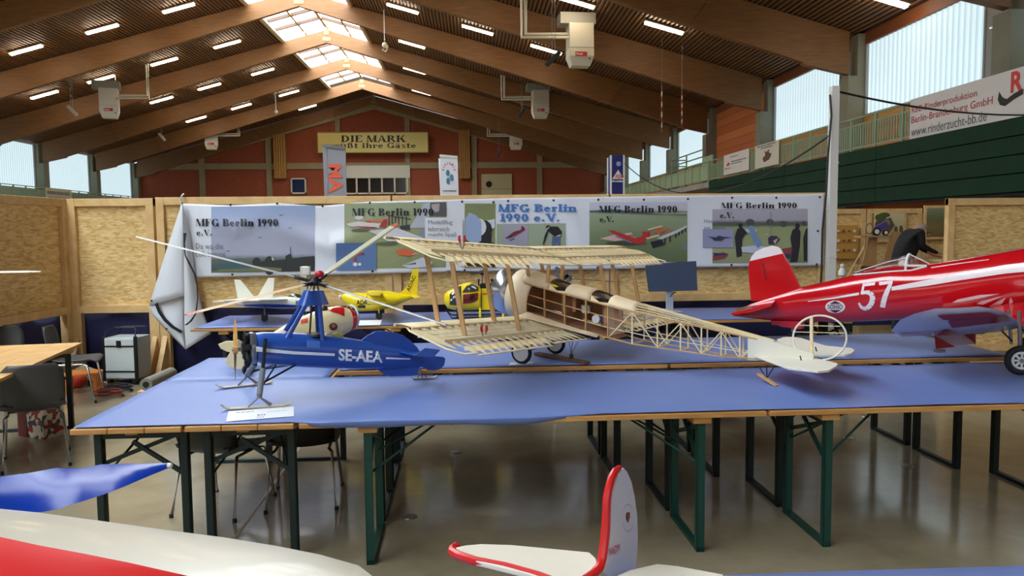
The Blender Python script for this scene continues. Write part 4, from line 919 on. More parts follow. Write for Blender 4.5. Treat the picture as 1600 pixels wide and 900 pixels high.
# blue covers
def drop(u): return max(0, min(1, (u-1.13)/.12))*max(0, min(1, (2.75-u)/.35))
def cov(u0, u1, v0, v1, z, dr=False):
    def f(a, b):
        u, v = u0+(u1-u0)*a, v0+(v1-v0)*b
        zz = z+.004+.0025*math.sin(u*5.1+v*3)*math.sin(v*7+u)
        if dr and v < .03: zz -= drop(u)*.05*(1-(v-v0)/(.03-v0)); v = v*(1-drop(u))+(-.008)*drop(u) if v < .01 else v
        p = FX(u, v); return (p.x, p.y, zz)
    return f
q = MB()
vv = [-.01, -.009, -.004, .02, .03, .06, .2, .4, .6, .8, 1.0, 1.15, 1.235]
us = [.012+(6.2-.012)*i/108 for i in range(109)]
def g(u, v):
    zz = ZT+.004+.0025*math.sin(u*5.1+v*3)*math.sin(v*7+u)
    if v < -.0095: zz -= drop(u)*(.032+.006*math.sin(u*9))
    elif v < -.005: zz -= drop(u)*.004
    if v < 0: v = v*drop(u)+.02*(1-drop(u))
    p = FX(u, v); return (p.x, p.y, zz)
q.add([g(u, v) for v in vv for u in us], [(j*109+i, j*109+i+1, (j+1)*109+i+1, (j+1)*109+i) for j in range(len(vv)-1) for i in range(108)])
nl = 19; v2 = [1.235+(2.18-1.235)*k/8 for k in range(9)]
q.add([g(u, v) for v in v2 for u in us[:nl+1]], [(j*(nl+1)+i, j*(nl+1)+i+1, (j+1)*(nl+1)+i+1, (j+1)*(nl+1)+i) for j in range(8) for i in range(nl)])
tag(q.build('table_cover', M_cloth, None, smooth=True, solid=.003), 'long blue cover over the front tables, draped over their edge', 'table cover', 'blue table covers')
q = MB(); q.sheet(cov(1.16, 6.0, 1.275, 2.47, ZT+.044), 60, 12)
tag(q.build('table_cover', M_cloth, None, smooth=True, solid=.003), 'blue cover over the raised rear tables under the biplane wheels', 'table cover', 'blue table covers')
# display tables against the partition
ZB = ZT
pa = atz(297, 514, ZB); pb = atz(1145, 497, ZB)
L3 = 2.45
for k in range(3):
    for r in range(2):
        beer_table((pa.x+k*(L3+.02), pa.y+r*.62+.02*k), .5, L3, .6, ZB-.004, 'display trestle table by the partition, %s row, %s' % (('front', 'rear')[r], ('below the white jet', 'below the yellow helicopter', 'below the monitor')[k]), legm=M_leg_shade)
q = MB(); q.sheet(lambda a, b: (pa.x+.03+(3*L3+.0)*a, pa.y+.02+1.2*b+.06*a, ZB+.004+.002*math.sin(a*30+b*4)), 60, 10)
tag(q.build('table_cover', M_cloth, None, smooth=True, solid=.003), 'blue cover on the display tables by the partition', 'table cover', 'blue table covers')

# near display table at the bottom edge of the view
pn = atz(1300, 895, ZT)
NT = beer_table((-.1, pn.y-1.05), .5, 2.6, .5, ZT-.004, 'near trestle table below the white tail fin')
NT2 = beer_table((-.1, pn.y-.54), .5, 2.6, .5, ZT-.004, 'near trestle table below the white tail fin, farther strip')
NT3 = beer_table((-2.75, pn.y-1.05), .5, 2.6, .9, ZT-.004, 'near trestle table under the white and red wing')
q = MB(); q.sheet(lambda a, b: (-2.72+5.2*a, pn.y-1.06+1.055*b, ZT+.004+.0015*math.sin(a*20)), 50, 10)
tag(q.build('table_cover', M_cloth, None, smooth=True, solid=.003), 'blue cover on the near tables at the bottom of the view', 'table cover', 'blue table covers')

# natural wood table at the left
K = atz(129, 535, .76); A = (atz(0, 592, .76)-K); A.z = 0; A.normalize()
ang = math.degrees(math.atan2(A.y, A.x))
Bn = V((A.y, -A.x, 0)) if V((A.y, -A.x, 0)).x < 0 else V((-A.y, A.x, 0))
cross = A.x*Bn.y-A.y*Bn.x
M_topl = wood('pale_spruce_top', (216, 168, 96), (190, 140, 72), .5, (1, 1, 1), wscale=.6)
if cross > 0: beer_table((K.x, K.y), ang, 2.2, .75, .76, 'bare wooden trestle table at the left edge', legm=M_leg_shade, top=M_topl, inset=.25)
else:
    o = K+A*2.2; beer_table((o.x, o.y), ang+180, 2.2, .75, .76, 'bare wooden trestle table at the left edge', legm=M_leg_shade, top=M_topl, inset=.25)

# ---------------------------------------------------------------- chairs
M_shell = mat('grey_plastic_shell', (66, 66, 66), .45); M_chrome = mat('chrome_tube', (186, 186, 184), .22, .9)
M_shell2 = mat('dark_plastic_shell', (24, 25, 27), .5)
def chair(loc, deg, label, m=M_shell, zs_=1.0):
    fr = yaw_frame(loc, deg); fr.z = V((0, 0, zs_))                          # faces +x
    t = thing('shell_chair', label, 'chair', loc, 'plastic shell chairs')
    prof = [(.24, .415), (.2, .435), (.1, .43), (0, .425), (-.1, .43), (-.17, .45), (-.21, .5), (-.235, .58), (-.25, .68), (-.265, .76), (-.275, .81)]
    wid = [.2, .215, .225, .225, .22, .215, .21, .215, .215, .2, .15]
    def f(u, v):
        i = v*(len(prof)-1); k = min(int(i), len(prof)-2); w_ = i-k
        x = prof[k][0]+(prof[k+1][0]-prof[k][0])*w_; z = prof[k][1]+(prof[k+1][1]-prof[k][1])*w_; wd = wid[k]+(wid[k+1]-wid[k])*w_
        s = (u*2-1); c = s*s
        return (x+(.05*c if k > 5 else 0), s*wd, z+(.03*c if k <= 5 else 0))
    MB(fr).sheet(f, 10, 20).build('seat_shell', m, t, smooth=True, solid=.012)
    for sy in (-1, 1):
        MB(fr).tube([(.12, sy*.17, .41), (.17, sy*.19, .4), (.24, sy*.22, 0)], .011, 8).build('leg', M_chrome, t, smooth=True)
        MB(fr).tube([(-.12, sy*.17, .41), (-.16, sy*.19, .4), (-.25, sy*.22, 0)], .011, 8).build('leg', M_chrome, t, smooth=True)
        MB(fr).tube([(.12, sy*.17, .412), (-.12, sy*.17, .412)], .011, 8).build('side_tube', M_chrome, t)
    MB(fr).tube([(.02, -.17, .41), (.02, .17, .41)], .01, 8).build('cross_tube', M_chrome, t)
    for sx, sy in ((.24, .22), (.24, -.22), (-.25, .22), (-.25, -.22)): MB(fr).lathe([(0, .014), (.03, .013)], (sx, sy, 0), (0, 0, 1), 8).build('foot_cap', M_black, t)
    return t
def on_floor(px, py): p = atz(px, py, 0); return (p.x, p.y, 0)
chair(on_floor(58, 722), 118, 'dark grey shell chair seen from behind at the bare wooden table', M_shell)
pch = atz(116, 562, .44); chair((pch.x, pch.y, 0), 12, 'grey shell chair at the far end of the bare wooden table')
chair((-4.95, 8.3, 0), -60, 'grey shell chair behind the bare wooden table, nearer the trolley')
chair((-5.5, 8.3, 0), -80, 'dark shell chair behind the bare wooden table, at the left edge', M_shell2)
chair((-1.62, 5.0, 0), 75, 'dark shell chair tucked under the end-on tables, nearer their left edge', M_shell2, .9)
chair((-1.12, 5.1, 0), 95, 'dark shell chair tucked under the end-on tables, nearer the front row', M_shell2, .9)
t = thing('carpet_roll', 'grey rolled carpet on trestles beside the end-on tables', 'carpet roll', (-3.3, 7.6, 0))
ra, rb = atz(228, 601, .36), atz(268, 583, .36)
MB().tube([ra, rb], .06, 20).build('roll', mat('grey_carpet', (136, 130, 116), .9, noise=.1, nscale=20), t, smooth=True)
MB().lathe([(0, .03), (.004, .03)], ra, ra-rb, 14).build('roll_core', M_leg_shade, t)
for u in (.2, .8): p = ra.lerp(rb, u); MB().box2((p.x-.12, p.y-.05, 0), (p.x+.12, p.y+.05, .28)).build('support_block', M_pine, t)
chair((.0, 7.25, 0), 95, 'grey shell chair behind the third row, below the helicopter')
chair((.62, 7.5, 0), 80, 'grey shell chair behind the third row, below the biplane nose')
chair((1.9, 7.3, 0), 90, 'grey shell chair behind the third row, below the monitor')

# ---------------------------------------------------------------- corner by the partition: trolley, crate, bag, cables
b0 = atz(200, 598, 0); cx, cy = b0.x, b0.y
t = thing('tool_trolley', 'white tool trolley with black frame and handle by the partition', 'trolley', (cx, cy, 0))
fr = yaw_frame((cx, cy, 0), -6); M_pgrey = mat('pale_grey_panel', (196, 206, 204), .4)
MB(fr).box2((-.19, -.14, .07), (.19, .2, .56)).build('body', mat('grey_side_panel', (176, 180, 180), .5), t, bevel=.006)
for z0, z1 in ((.085, .155), (.17, .455), (.47, .55)): MB(fr).box2((-.175, -.155, z0), (.175, -.138, z1)).build('drawer_front', M_pgrey, t, bevel=.004)
for x in (-.195, .195):
    MB(fr).box2((x-.015, -.16, .05), (x+.015, -.13, .58)).build('frame_post', M_black, t)
    MB(fr).lathe([(-.02, .04), (.02, .04)], fr(x*.8, -.1, .04)-V((0, 0, 0)) if False else (x*.8, -.1, .04), (1, 0, 0), 12).build('wheel', M_black, t)
for z in (.162, .462): MB(fr).box2((-.19, -.162, z-.006), (.19, -.14, z+.006)).build('frame_bar', M_black, t)
MB(fr).box2((-.025, -.17, .45), (.025, -.15, .53)).build('latch', M_black, t)
MB(fr).tube([(-.19, -.14, .57), (-.18, -.1, .64), (-.12, -.02, .67), (.12, -.02, .67), (.18, -.1, .64), (.19, -.14, .57)], .01, 6).build('handle', M_black, t)
MB(fr).tube([(-.19, .18, .56), (-.15, .18, .66), (.15, .18, .66), (.19, .18, .56)], .008, 6).build('handle', M_black, t)
b0 = atz(128, 613, 0); M_orp = mat('orange_plastic', (232, 130, 44), .45)
t = thing('orange_stool', 'small orange plastic stool beside the chairs', 'stool', (b0.x, b0.y, 0))
fr = yaw_frame((b0.x, b0.y, 0), 10)
MB(fr).box2((-.17, -.12, .2), (.2, .12, .235)).build('seat', M_orp, t, bevel=.01)
for x in (-.14, .17):
    for y in (-.1, .1): MB(fr).box2((x-.022, y-.02, 0), (x+.022, y+.02, .2)).build('leg', M_orp, t, bevel=.004)
b1 = atz(118, 606, 0)
t = thing('red_bag', 'crumpled red bag lying under the orange stool', 'bag', (b1.x, b1.y, 0))
q = MB(); q.sphere((b1.x, b1.y+.02, .085), .085, 16, 10, sc=(1.5, 1.0, 1.0)); q.build('bag_body', mat('red_cloth_bag', (196, 52, 24), .7, noise=.4, nscale=14, bump=.6), t, smooth=True)
MB().tube([(b1.x-.06, b1.y, .15), (b1.x-.02, b1.y-.03, .185), (b1.x+.04, b1.y, .155)], .008, 6).build('bag_handle', mat('red_strap', (160, 40, 24), .7), t)
for k, (px, py, col, lab) in enumerate(((186, 612, (40, 36, 40), 'dark cable coil on the floor before the trolley'), (168, 620, (130, 50, 44), 'red cable coil on the floor beside the orange stool'))):
    p = atz(px, py, 0); q = MB(); pts = []
    for i in range(70): a = i*.36; r = .1+.02*math.sin(i*.9); pts.append((p.x+.02*k+r*1.3*math.cos(a), p.y+r*.7*math.sin(a), .012+.0012*i))
    q.tube(pts, .008, 6); tag(q.build('cable_coil', mat('coil_%d' % k, col, .5), None, smooth=True), lab, 'cable')
p = at(128, 580, 9.3); t = thing('cardboard_sheet', 'pale flat carton leaning on the floor behind the orange stool', 'carton', (p.x, 9.3, 0))
MB().prism([(p.x-.1, 9.2, .12), (p.x+.3, 9.3, 0), (p.x+.34, 9.5, .0), (p.x-.06, 9.45, .16)], (0, 0, .05)).build('carton_body', mat('pale_carton', (196, 176, 140), .8), t)
MB().prism([(p.x+.05, 9.22, .13), (p.x+.2, 9.26, .09), (p.x+.22, 9.36, .09), (p.x+.07, 9.34, .13)], (0, 0, .012)).build('carton_flap', mat('pale_carton_flap', (214, 198, 166), .8), t)
p = atz(66, 680, 0)
t = thing('shopping_bag', 'patterned red and white shopping bag under the bare wooden table', 'bag', p)
fr = yaw_frame(p, -28)
M_bagp = mat('patterned_bag', (200, 190, 170), .6); nt = M_bagp.node_tree; bs = nt.nodes['Principled BSDF']
vo = nt.nodes.new('ShaderNodeTexVoronoi'); vo.inputs['Scale'].default_value = 26; tc = nt.nodes.new('ShaderNodeTexCoord'); rp = nt.nodes.new('ShaderNodeValToRGB'); rp.color_ramp.interpolation = 'CONSTANT'
rp.color_ramp.elements[0].color = rgb(150, 50, 44); e = rp.color_ramp.elements.new(.35); e.color = rgb(206, 198, 180); e = rp.color_ramp.elements.new(.7); e.color = rgb(60, 70, 80); rp.color_ramp.elements[-1].color = rgb(216, 206, 190)
nt.links.new(tc.outputs['Object'], vo.inputs['Vector']); nt.links.new(vo.outputs['Color'], rp.inputs[0]); nt.links.new(rp.outputs[0], bs.inputs['Base Color'])
q = MB(fr); q.loft([[(-.16, -.09, 0), (.16, -.09, 0), (.16, .09, 0), (-.16, .09, 0)], [(-.17, -.1, .2), (.17, -.1, .2), (.17, .1, .2), (-.17, .1, .2)], [(-.15, -.05, .36), (.15, -.05, .36), (.15, .05, .36), (-.15, .05, .36)]]); q.build('bag_body', M_bagp, t)
MB(fr).box2((-.172, -.102, .0), (-.05, .1, .3)).build('bag_end', mat('dark_red_bag', (92, 30, 30), .6), t)
for y in (-.05, .05): MB(fr).tube([(-.08, y, .355), (-.06, y, .44), (.06, y, .44), (.08, y, .355)], .007, 6).build('bag_handle', M_black, t)
# cream glider wing tip reaching in from the left
a_, b_ = at(66, 424.5, 6.2), at(-420, 434, 5.3)
t = thing('glider_wing', 'slim cream wing tip reaching in before the left partition', 'wing', b_)
MB().loft([[p+V((0, -.08*c, 0)), p+V((0, -.03*c, .014*c)), p+V((0, .06*c, .008*c)), p+V((0, .1*c, 0)), p+V((0, -.03*c, -.008*c))] for p, c in ((b_, 1.2), (a_.lerp(b_, .3), 1.0), (a_.lerp(b_, .05), .8), (a_, .4))]).build('wing_panel', mat('cream_film', (222, 214, 190), .35), t, smooth=True)
MB().box2((b_.x-.03, b_.y-.05, 0), (b_.x+.03, b_.y+.05, b_.z-.01)).build('support_post', M_pine, t)

# ---------------------------------------------------------------- booth at the right
DBo = 14.2
x0, x1, x2 = at(1286, 330, DBo).x, at(1352, 330, DBo).x, at(1440, 330, DBo).x
zt = at(1380, 326, DBo).z
M_osb2 = osb_mat('osb_board_warm', (206, 158, 80), (218, 176, 100), (176, 126, 58))
partition('partition_panel', (x0, DBo, 0), (x1, DBo, 0), .05, zt, 'chipboard booth panel directly beside the white post', skirt=False, feet=False)
partition('partition_panel', (x1+.02, DBo, 0), (x2, DBo, 0), .05, zt, 'chipboard booth panel behind the tractor picture', skirt=False, feet=False)
partition('partition_panel', (x2+.02, DBo, 0), (x2+2.2, DBo, 0), .05, zt, 'chipboard booth panel behind the stooping person', skirt=False, feet=False)
DN = 10.2; xn = at(1480, 320, DN).x
partition('partition_panel', (xn, DN, 0), (xn+2.4, DN, 0), .05, at(1490, 310, DN).z, 'chipboard partition panel above the red aircraft nose', skirt=False, feet=False)
def picture(px0, py0, px1, py1, label, cols, marks=None):
    d = DBo-.05; a, b = at(px0, py0, d), at(px1, py1, d)
    t = thing('framed_picture', label, 'picture', ((a.x+b.x)/2, d, b.z))
    MB().box2((a.x, d-.03, b.z), (b.x, d, a.z)).build('frame', M_pine, t, bevel=.004)
    MB().box2((a.x+.05, d-.034, b.z+.05), (b.x-.05, d-.029, a.z-.05)).build('picture_print', pm('booth_print_%d' % px0, cols, .5), t)
    if marks: marks(t, d-.037)
    return t
def tractor(t, d):
    def sh(col, *ps):
        q = MB(); [q.poly([at(x, y, d-.001*k) for x, y in p]) for k, p in enumerate(ps)]; q.build('print_shape', pc(*col), t, flipfix=False)
    sh((76, 92, 50), blob(1376, 340, 9, 6), blob(1382, 336, 9, 4)); sh((92, 82, 66), [(1372, 346), (1392, 340), (1398, 352), (1390, 364), (1374, 362)], blob(1372, 352, 5, 8), blob(1400, 360, 3, 7), blob(1408, 358, 3, 6)); sh((150, 136, 108), blob(1385, 348, 6, 5), blob(1372, 352, 2.5, 4))
picture(1366, 330.5, 1414, 378, 'framed tractor picture on the booth wall', [(0, (176, 160, 120)), (.5, (196, 180, 140)), (1, (206, 196, 160))], tractor)
picture(1443, 321, 1480, 374, 'framed green landscape picture behind the stooping person', [(0, (120, 104, 60)), (.4, (132, 118, 72)), (.6, (108, 112, 70)), (1, (140, 148, 116))])
# booth table and the things on it
DT = 12.6; zb = .8
ta = V((at(1304, 420, DT).x, DT, 0))
t = beer_table((ta.x, DT), 0, 2.6, .7, zb, 'booth trestle table covered in navy cloth', legm=M_leg_shade)
q = MB(); q.box2((ta.x-.01, DT-.02, .12), (ta.x+2.62, DT+.0, zb+.006)); q.box2((ta.x-.01, DT-.02, zb+.002), (ta.x+2.62, DT+.71, zb+.012)); tag(q.build('table_cover', M_navy, None), 'navy cloth on the booth table behind the cockpit', 'table cover')
M_card = mat('brown_card', (168, 128, 84), .8, noise=.06); zc = zb+.012
def bx_(px, d): return at(px, 400, d).x
t = thing('card_display_stand', 'brown card display stand with sloping sides behind the cockpit', 'display stand', (bx_(1372, DT+.3), DT+.3, zc))
xa, xb, xc, xd = bx_(1338, DT+.3), bx_(1393, DT+.3), bx_(1355, DT+.3), bx_(1370, DT+.3)
top = at(1365, 371, DT+.3).z
MB().prism([(xa, DT+.25, zc), (bx_(1366, DT+.3), DT+.25, zc), (bx_(1368, DT+.3), DT+.25, top), (xc, DT+.25, top)], (0, .02, 0)).build('side_board', M_card, t)
MB().prism([(bx_(1366, DT+.3), DT+.15, zc), (xb, DT+.15, zc), (bx_(1398, DT+.3), DT+.15, top+.1), (bx_(1384, DT+.3), DT+.15, top+.1)], (0, .02, 0)).build('side_board', M_card, t)
MB().box2((xa, DT+.15, top), (bx_(1384, DT+.3), DT+.4, top+.03)).build('shelf', M_card, t); MB().box2((xa+.02, DT+.15, zc+.3), (bx_(1384, DT+.3), DT+.4, zc+.32)).build('shelf', M_card, t)
t = thing('toy_tractor', 'small model tractor on the card stand', 'model tractor', (bx_(1372, DT+.3), DT+.3, top+.03))
xt = bx_(1366, DT+.25); zz = top+.03
for dx, r in ((0, .07), (.16, .05)): MB().lathe([(-.02, r), (.02, r)], (xt+dx, DT+.2, zz+r), (0, -1, 0), 14).build('wheel', M_black, t); MB().lathe([(.02, r*.6), (.025, r*.55)], (xt+dx, DT+.2, zz+r), (0, -1, 0), 12).build('hub', M_white, t)
MB().bar((xt, DT+.24, zz+.1), (xt+.2, DT+.24, zz+.2), .06, .1).build('bonnet', mat('purple_blue_bonnet', (72, 62, 130), .5), t)
for (wx, wr) in ((-.07, .09),): MB().tube([(xt+wx+wr*.7*math.cos(a), DT+.3, zz+.12+wr*math.sin(a)) for a in [i*.42 for i in range(15)]], .012, 6, closed=True).build('rim', mat('grey_rim', (120, 112, 100), .5), t)
t = thing('white_figure', 'small white figurine on the booth table beside the post', 'figurine', (bx_(1319, DT+.1), DT+.1, zc)); xf = bx_(1319, DT+.1)
q = MB(); q.lathe([(0, .03), (.03, .07), (.1, .065), (.16, .03)], (xf, DT+.15, zc+.12), (0, 0, 1), 12); q.build('body', M_white, t, smooth=True)
MB().sphere((xf, DT+.15, zc+.31), .04).build('head', M_white, t, smooth=True)
for s in (-.03, .03): MB().tube([(xf+s, DT+.15, zc+.14), (xf+s*1.6, DT+.12, zc)], .015, 6).build('leg', M_white, t)
t = thing('white_card', 'small white upright cards on the booth table', 'card', (bx_(1332, DT+.05), DT+.05, zc)); xf = bx_(1332, DT+.05)
MB().prism([(xf-.03, DT+.05, zc), (xf+.05, DT+.05, zc), (xf+.07, DT+.08, zc+.16), (xf, DT+.08, zc+.16)], (0, .01, 0)).build('card_leaf', M_white, t)
MB().prism([(xf-.03, DT+.13, zc), (xf+.05, DT+.13, zc), (xf+.07, DT+.09, zc+.16), (xf, DT+.09, zc+.16)], (0, .005, 0)).build('card_leaf', M_white, t)
t = thing('wooden_sticks', 'two pale wooden sticks leaning by the card stand', 'sticks', (bx_(1335, DT+.3), DT+.45, zc))
for k in (0, 1): MB().bar((bx_(1329, DT+.3), DT+.5+.04*k, zc), at(1350, 384+4*k, DT+.35), .02, .02).build('stick', M_pine, t)
t = thing('display_board', 'wooden sample board with small samples hanging beside the post', 'display board', at(1322, 400, DBo-.1))
a_, b_ = at(1304, 352, DBo-.08), at(1339, 404, DBo-.08); MB().box2((a_.x, DBo-.1, b_.z), (b_.x, DBo+.02, a_.z)).build('board', mat('amber_board', (196, 144, 66), .6), t)
for i in range(4):
    for j_ in range(3):
        c = at(1309+8.5*i, 361+15*j_, DBo-.1); MB().box((c.x, DBo-.12, c.z), (.035, .03, .05 if (i+j_) % 2 else .03)).build('sample', mat('sample_brown', (120, 78, 36), .6) if i % 3 else M_white, t)

# the person stooping over the booth bench
D0 = 12.0
bt_ = thing('workbench', 'wooden workbench the stooping person leans on', 'bench', (at(1465, 400, D0).x, D0, 0))
xw = at(1448, 400, D0).x; zw = at(1450, 404, D0).z
MB().box2((xw, D0-.4, zw-.04), (xw+1.2, D0+.35, zw)).build('bench_top', M_pine, bt_)
for x in (xw+.06, xw+1.14):
    for y in (D0-.34, D0+.29): MB().box2((x-.04, y-.04, 0), (x+.04, y+.04, zw-.04)).build('leg', M_pine, bt_)
def person():
    hip = at(1406, 418, D0); hip.z = .92; sh = at(1425, 362, D0); hd = at(1441, 360, D0)
    neck = sh.lerp(hd, .5); 
    sp = hip.lerp(sh, .55)+V((-.04, 0, .04))
    P = {'hip': hip, 'sp': sp, 'sh': sh, 'neck': neck, 'head0': hd+V((-.02, 0, .0)), 'head1': hd+V((.05, 0, -.03))}
    J = [('hip', .17), ('sp', .19), ('sh', .15), ('neck', .062), ('head0', .092), ('head1', .085)]
    verts, rad, edges = [], [], []
    def av(p, r): verts.append(tuple(p)); rad.append(r); return len(verts)-1
    prev = None; idx = {}
    for n, r in J:
        i = av(P[n], r); idx[n] = i
        if prev is not None: edges.append((prev, i))
        prev = i
    for s in (-1, 1):
        S = sh+V((.03, s*.19, -.02)); E = at(1441, 384 if s < 0 else 388, D0+s*.22); H = at(1457, 392 if s < 0 else 397, D0+s*.12); H2 = H+V((.07, 0, -.03))
        a = av(S, .075); edges.append((idx['sh'], a)); b = av(E, .052); edges.append((a, b)); c = av(H, .036); edges.append((b, c))
        palm = av(H2, .034); edges.append((c, palm))
        for k in range(4):
            f1 = av(H2+V((.045, (k-1.5)*.02, -.005)), .0095); f2 = av(H2+V((.075-.006*abs(k-1.5), (k-1.5)*.022, -.03)), .008); edges += [(palm, f1), (f1, f2)]
        t1 = av(H2+V((.02, -s*.045, .0)), .0105); t2 = av(H2+V((.05, -s*.05, -.02)), .009); edges += [(palm, t1), (t1, t2)]
        hl = av(hip+V((0, s*.1, -.06)), .1); kn = av((hip.x+.04, hip.y+s*.12, .5), .065); an = av((hip.x, hip.y+s*.13, .09), .045); to = av((hip.x+.15, hip.y+s*.14, .04), .04)
        edges += [(idx['hip'], hl), (hl, kn), (kn, an), (an, to)]
    me = bpy.data.meshes.new('body'); me.from_pydata(verts, edges, [])
    o = bpy.data.objects.new('body', me); COL.objects.link(o)
    o.modifiers.new('skin', 'SKIN'); 
    for i, r in enumerate(rad): me.skin_vertices[0].data[i].radius = (r, r)
    me.skin_vertices[0].data[idx['hip']].use_root = True
    sb = o.modifiers.new('sub', 'SUBSURF'); sb.levels = 2; sb.render_levels = 2
    dg = bpy.context.evaluated_depsgraph_get(); m2 = bpy.data.meshes.new_from_object(o.evaluated_get(dg)); bpy.data.objects.remove(o)
    t = thing('person', 'person in black pullover bent forward over the booth bench', 'person', (hip.x, hip.y, 0))
    for m in (mat('black_pullover', (16, 15, 18), .85), mat('skin', (196, 146, 122), .55), mat('dark_trousers', (30, 34, 46), .8), M_black): m2.materials.append(m)
    hc = hd
    for p_ in m2.polygons:
        c = p_.center; mi = 0
        if (c-hc).length < .15: mi = 1
        elif c.x > at(1457, 390, D0).x and c.z < 1.6: mi = 1
        elif c.z < .1: mi = 3
        elif c.z < .95: mi = 2
        p_.material_index = mi; p_.use_smooth = True
    for v in m2.vertices: v.co -= t.location
    o = bpy.data.objects.new('body', m2); COL.objects.link(o); o.parent = t
    q = MB(); c = hd+V((-.01, 0, .035)); q.sphere(c, .1, 14, 8, sc=(1.0, .86, .8)); q.build('grey_hair', mat('short_grey_hair', (150, 128, 112), .8), t, smooth=True)
    MB().sphere(hd+V((.11, 0, -.075)), .02, 8, 6).build('nose', MATS['skin'], t, smooth=True)
    for s in (-1, 1): MB().sphere(hd+V((-.005, s*.088, -.02)), .028, 8, 6, sc=(.7, .4, 1)).build('ear', MATS['skin'], t, smooth=True); MB().sphere(hd+V((.118, s*.035, -.035)), .011, 6, 5).build('eye', M_black, t)
    MB().box((hd.x+.1, hd.y, hd.z-.115), (.01, .05, .008)).build('mouth', mat('lip', (150, 84, 78), .6), t)
person()

# ================================================================ aircraft
def ray_plane(px, py, p0, n):
    r = ray(px, py); c = V((0, 0, CAM_H)); return c+r*((p0-c).dot(n)/r.dot(n))
class Fuse:                                             # a body of oval sections along a level line, drawn from its side view
    def __init__(s, A, B, secs, e=2.3):
        s.A = V((A[0], A[1], 0)); s.t = V((B[0]-A[0], B[1]-A[1], 0)).normalized(); s.n = V((s.t.y, -s.t.x, 0))
        if s.n.dot(V((0, -1, 0))) < 0: s.n = -s.n       # towards the viewer
        s.e = e; s.S = []
        for px, yt, yb, hw in secs:
            a, b = ray_plane(px, yt, s.A, s.n), ray_plane(px, yb, s.A, s.n); s.S.append(((a-s.A).dot(s.t), a.z, b.z, hw))
        s.S.sort()
    def at_s(s, q):
        S = s.S
        if q <= S[0][0]: return S[0]
        for a, b in zip(S, S[1:]):
            if q <= b[0]: w_ = (q-a[0])/(b[0]-a[0]); return tuple(x+(y-x)*w_ for x, y in zip(a, b))
        return S[-1]
    def ring(s, sec, k=20, grow=0.0):
        q, zt, zb, hw = sec; c = s.A+s.t*q; zc, hh = (zt+zb)/2, (zt-zb)/2+grow; out = []; hw += grow
        for i in range(k):
            a = 2*math.pi*i/k; ca, sa = math.cos(a), math.sin(a); e = 2/s.e
            out.append(V((c.x, c.y, zc+hh*math.copysign(abs(sa)**e, sa)))+s.n*(hw*math.copysign(abs(ca)**e, ca)))
        return out
    def body(s, mb, mi=None, s0=None, s1=None, grow=0.0, m=4):
        secs = []
        for a, b in zip(s.S, s.S[1:]):
            for j_ in range(m):
                w_ = j_/m; secs.append(tuple(x+(y-x)*w_ for x, y in zip(a, b)))
        secs.append(s.S[-1])
        if s0 is not None: secs = [s.at_s(s0)]+[x for x in secs if s0 < x[0] < s1]+[s.at_s(s1)]
        mb.loft([s.ring(x, grow=grow) for x in secs], mi=mi); return mb
    def surf(s, px, py, off=.002):
        lat = 0
        for _ in range(6):
            p = ray_plane(px, py, s.A+s.n*(lat), s.n); q, zt, zb, hw = s.at_s((p-s.A).dot(s.t))
            f = min(1, abs(p.z-(zt+zb)/2)/max(1e-4, (zt-zb)/2)); lat = hw*max(0, 1-f**s.e)**(1/s.e)+off
        return ray_plane(px, py, s.A+s.n*lat, s.n)
    def mid(s, px, py, lat=0): return ray_plane(px, py, s.A+s.n*lat, s.n)
    def sta(s, px, py): return (s.mid(px, py)-s.A).dot(s.t)
def band(F, mb, tab, n=24, off=.003, rows_=4, mi=None):      # tab: (px, ytop, ybottom)
    def f(u, v):
        px = tab[0][0]+(tab[-1][0]-tab[0][0])*u
        yt = lerp_list([(a, b) for a, b, c in tab], px); yb = lerp_list([(a, c) for a, b, c in tab], px); return F.surf(px, yb+(yt-yb)*v, off)
    mb.sheet(f, n, rows_, mi); return mb
def disc_on(F, mb, cx, cy, rx, ry, off=.004, n=20, mi=None): mb.poly([F.surf(cx+rx*math.cos(2*math.pi*i/n), cy+ry*math.sin(2*math.pi*i/n), off) for i in range(n)], mi); return mb
def radial(par, c, ax, r, n=7, r0=.4, m=None, name='cylinder_barrel'):    # cylinders set round a crankcase
    ax = V(ax).normalized(); u = ax.cross(V((0, 0, 1))).normalized(); v = u.cross(ax)
    par = part('engine', par); MB().lathe([(-r*.5, r*.3), (-r*.3, r*.42), (r*.2, r*.42), (r*.3, r*.3)], c, ax, 14).build('crankcase', m, par, smooth=True)
    for i in range(n):
        a = 2*math.pi*i/n+.2; d = u*math.cos(a)+v*math.sin(a); q = MB(); prof = []
        for k in range(6): prof += [(r*(.42+.09*k), r*.2), (r*(.42+.09*k+.045), r*.2), (r*(.42+.09*k+.045), r*.155), (r*(.42+.09*k+.09), r*.155)]
        q.lathe(prof+[(r*.99, r*.14), (r, r*.05)], c, d, 10); q.build(name, m, par)

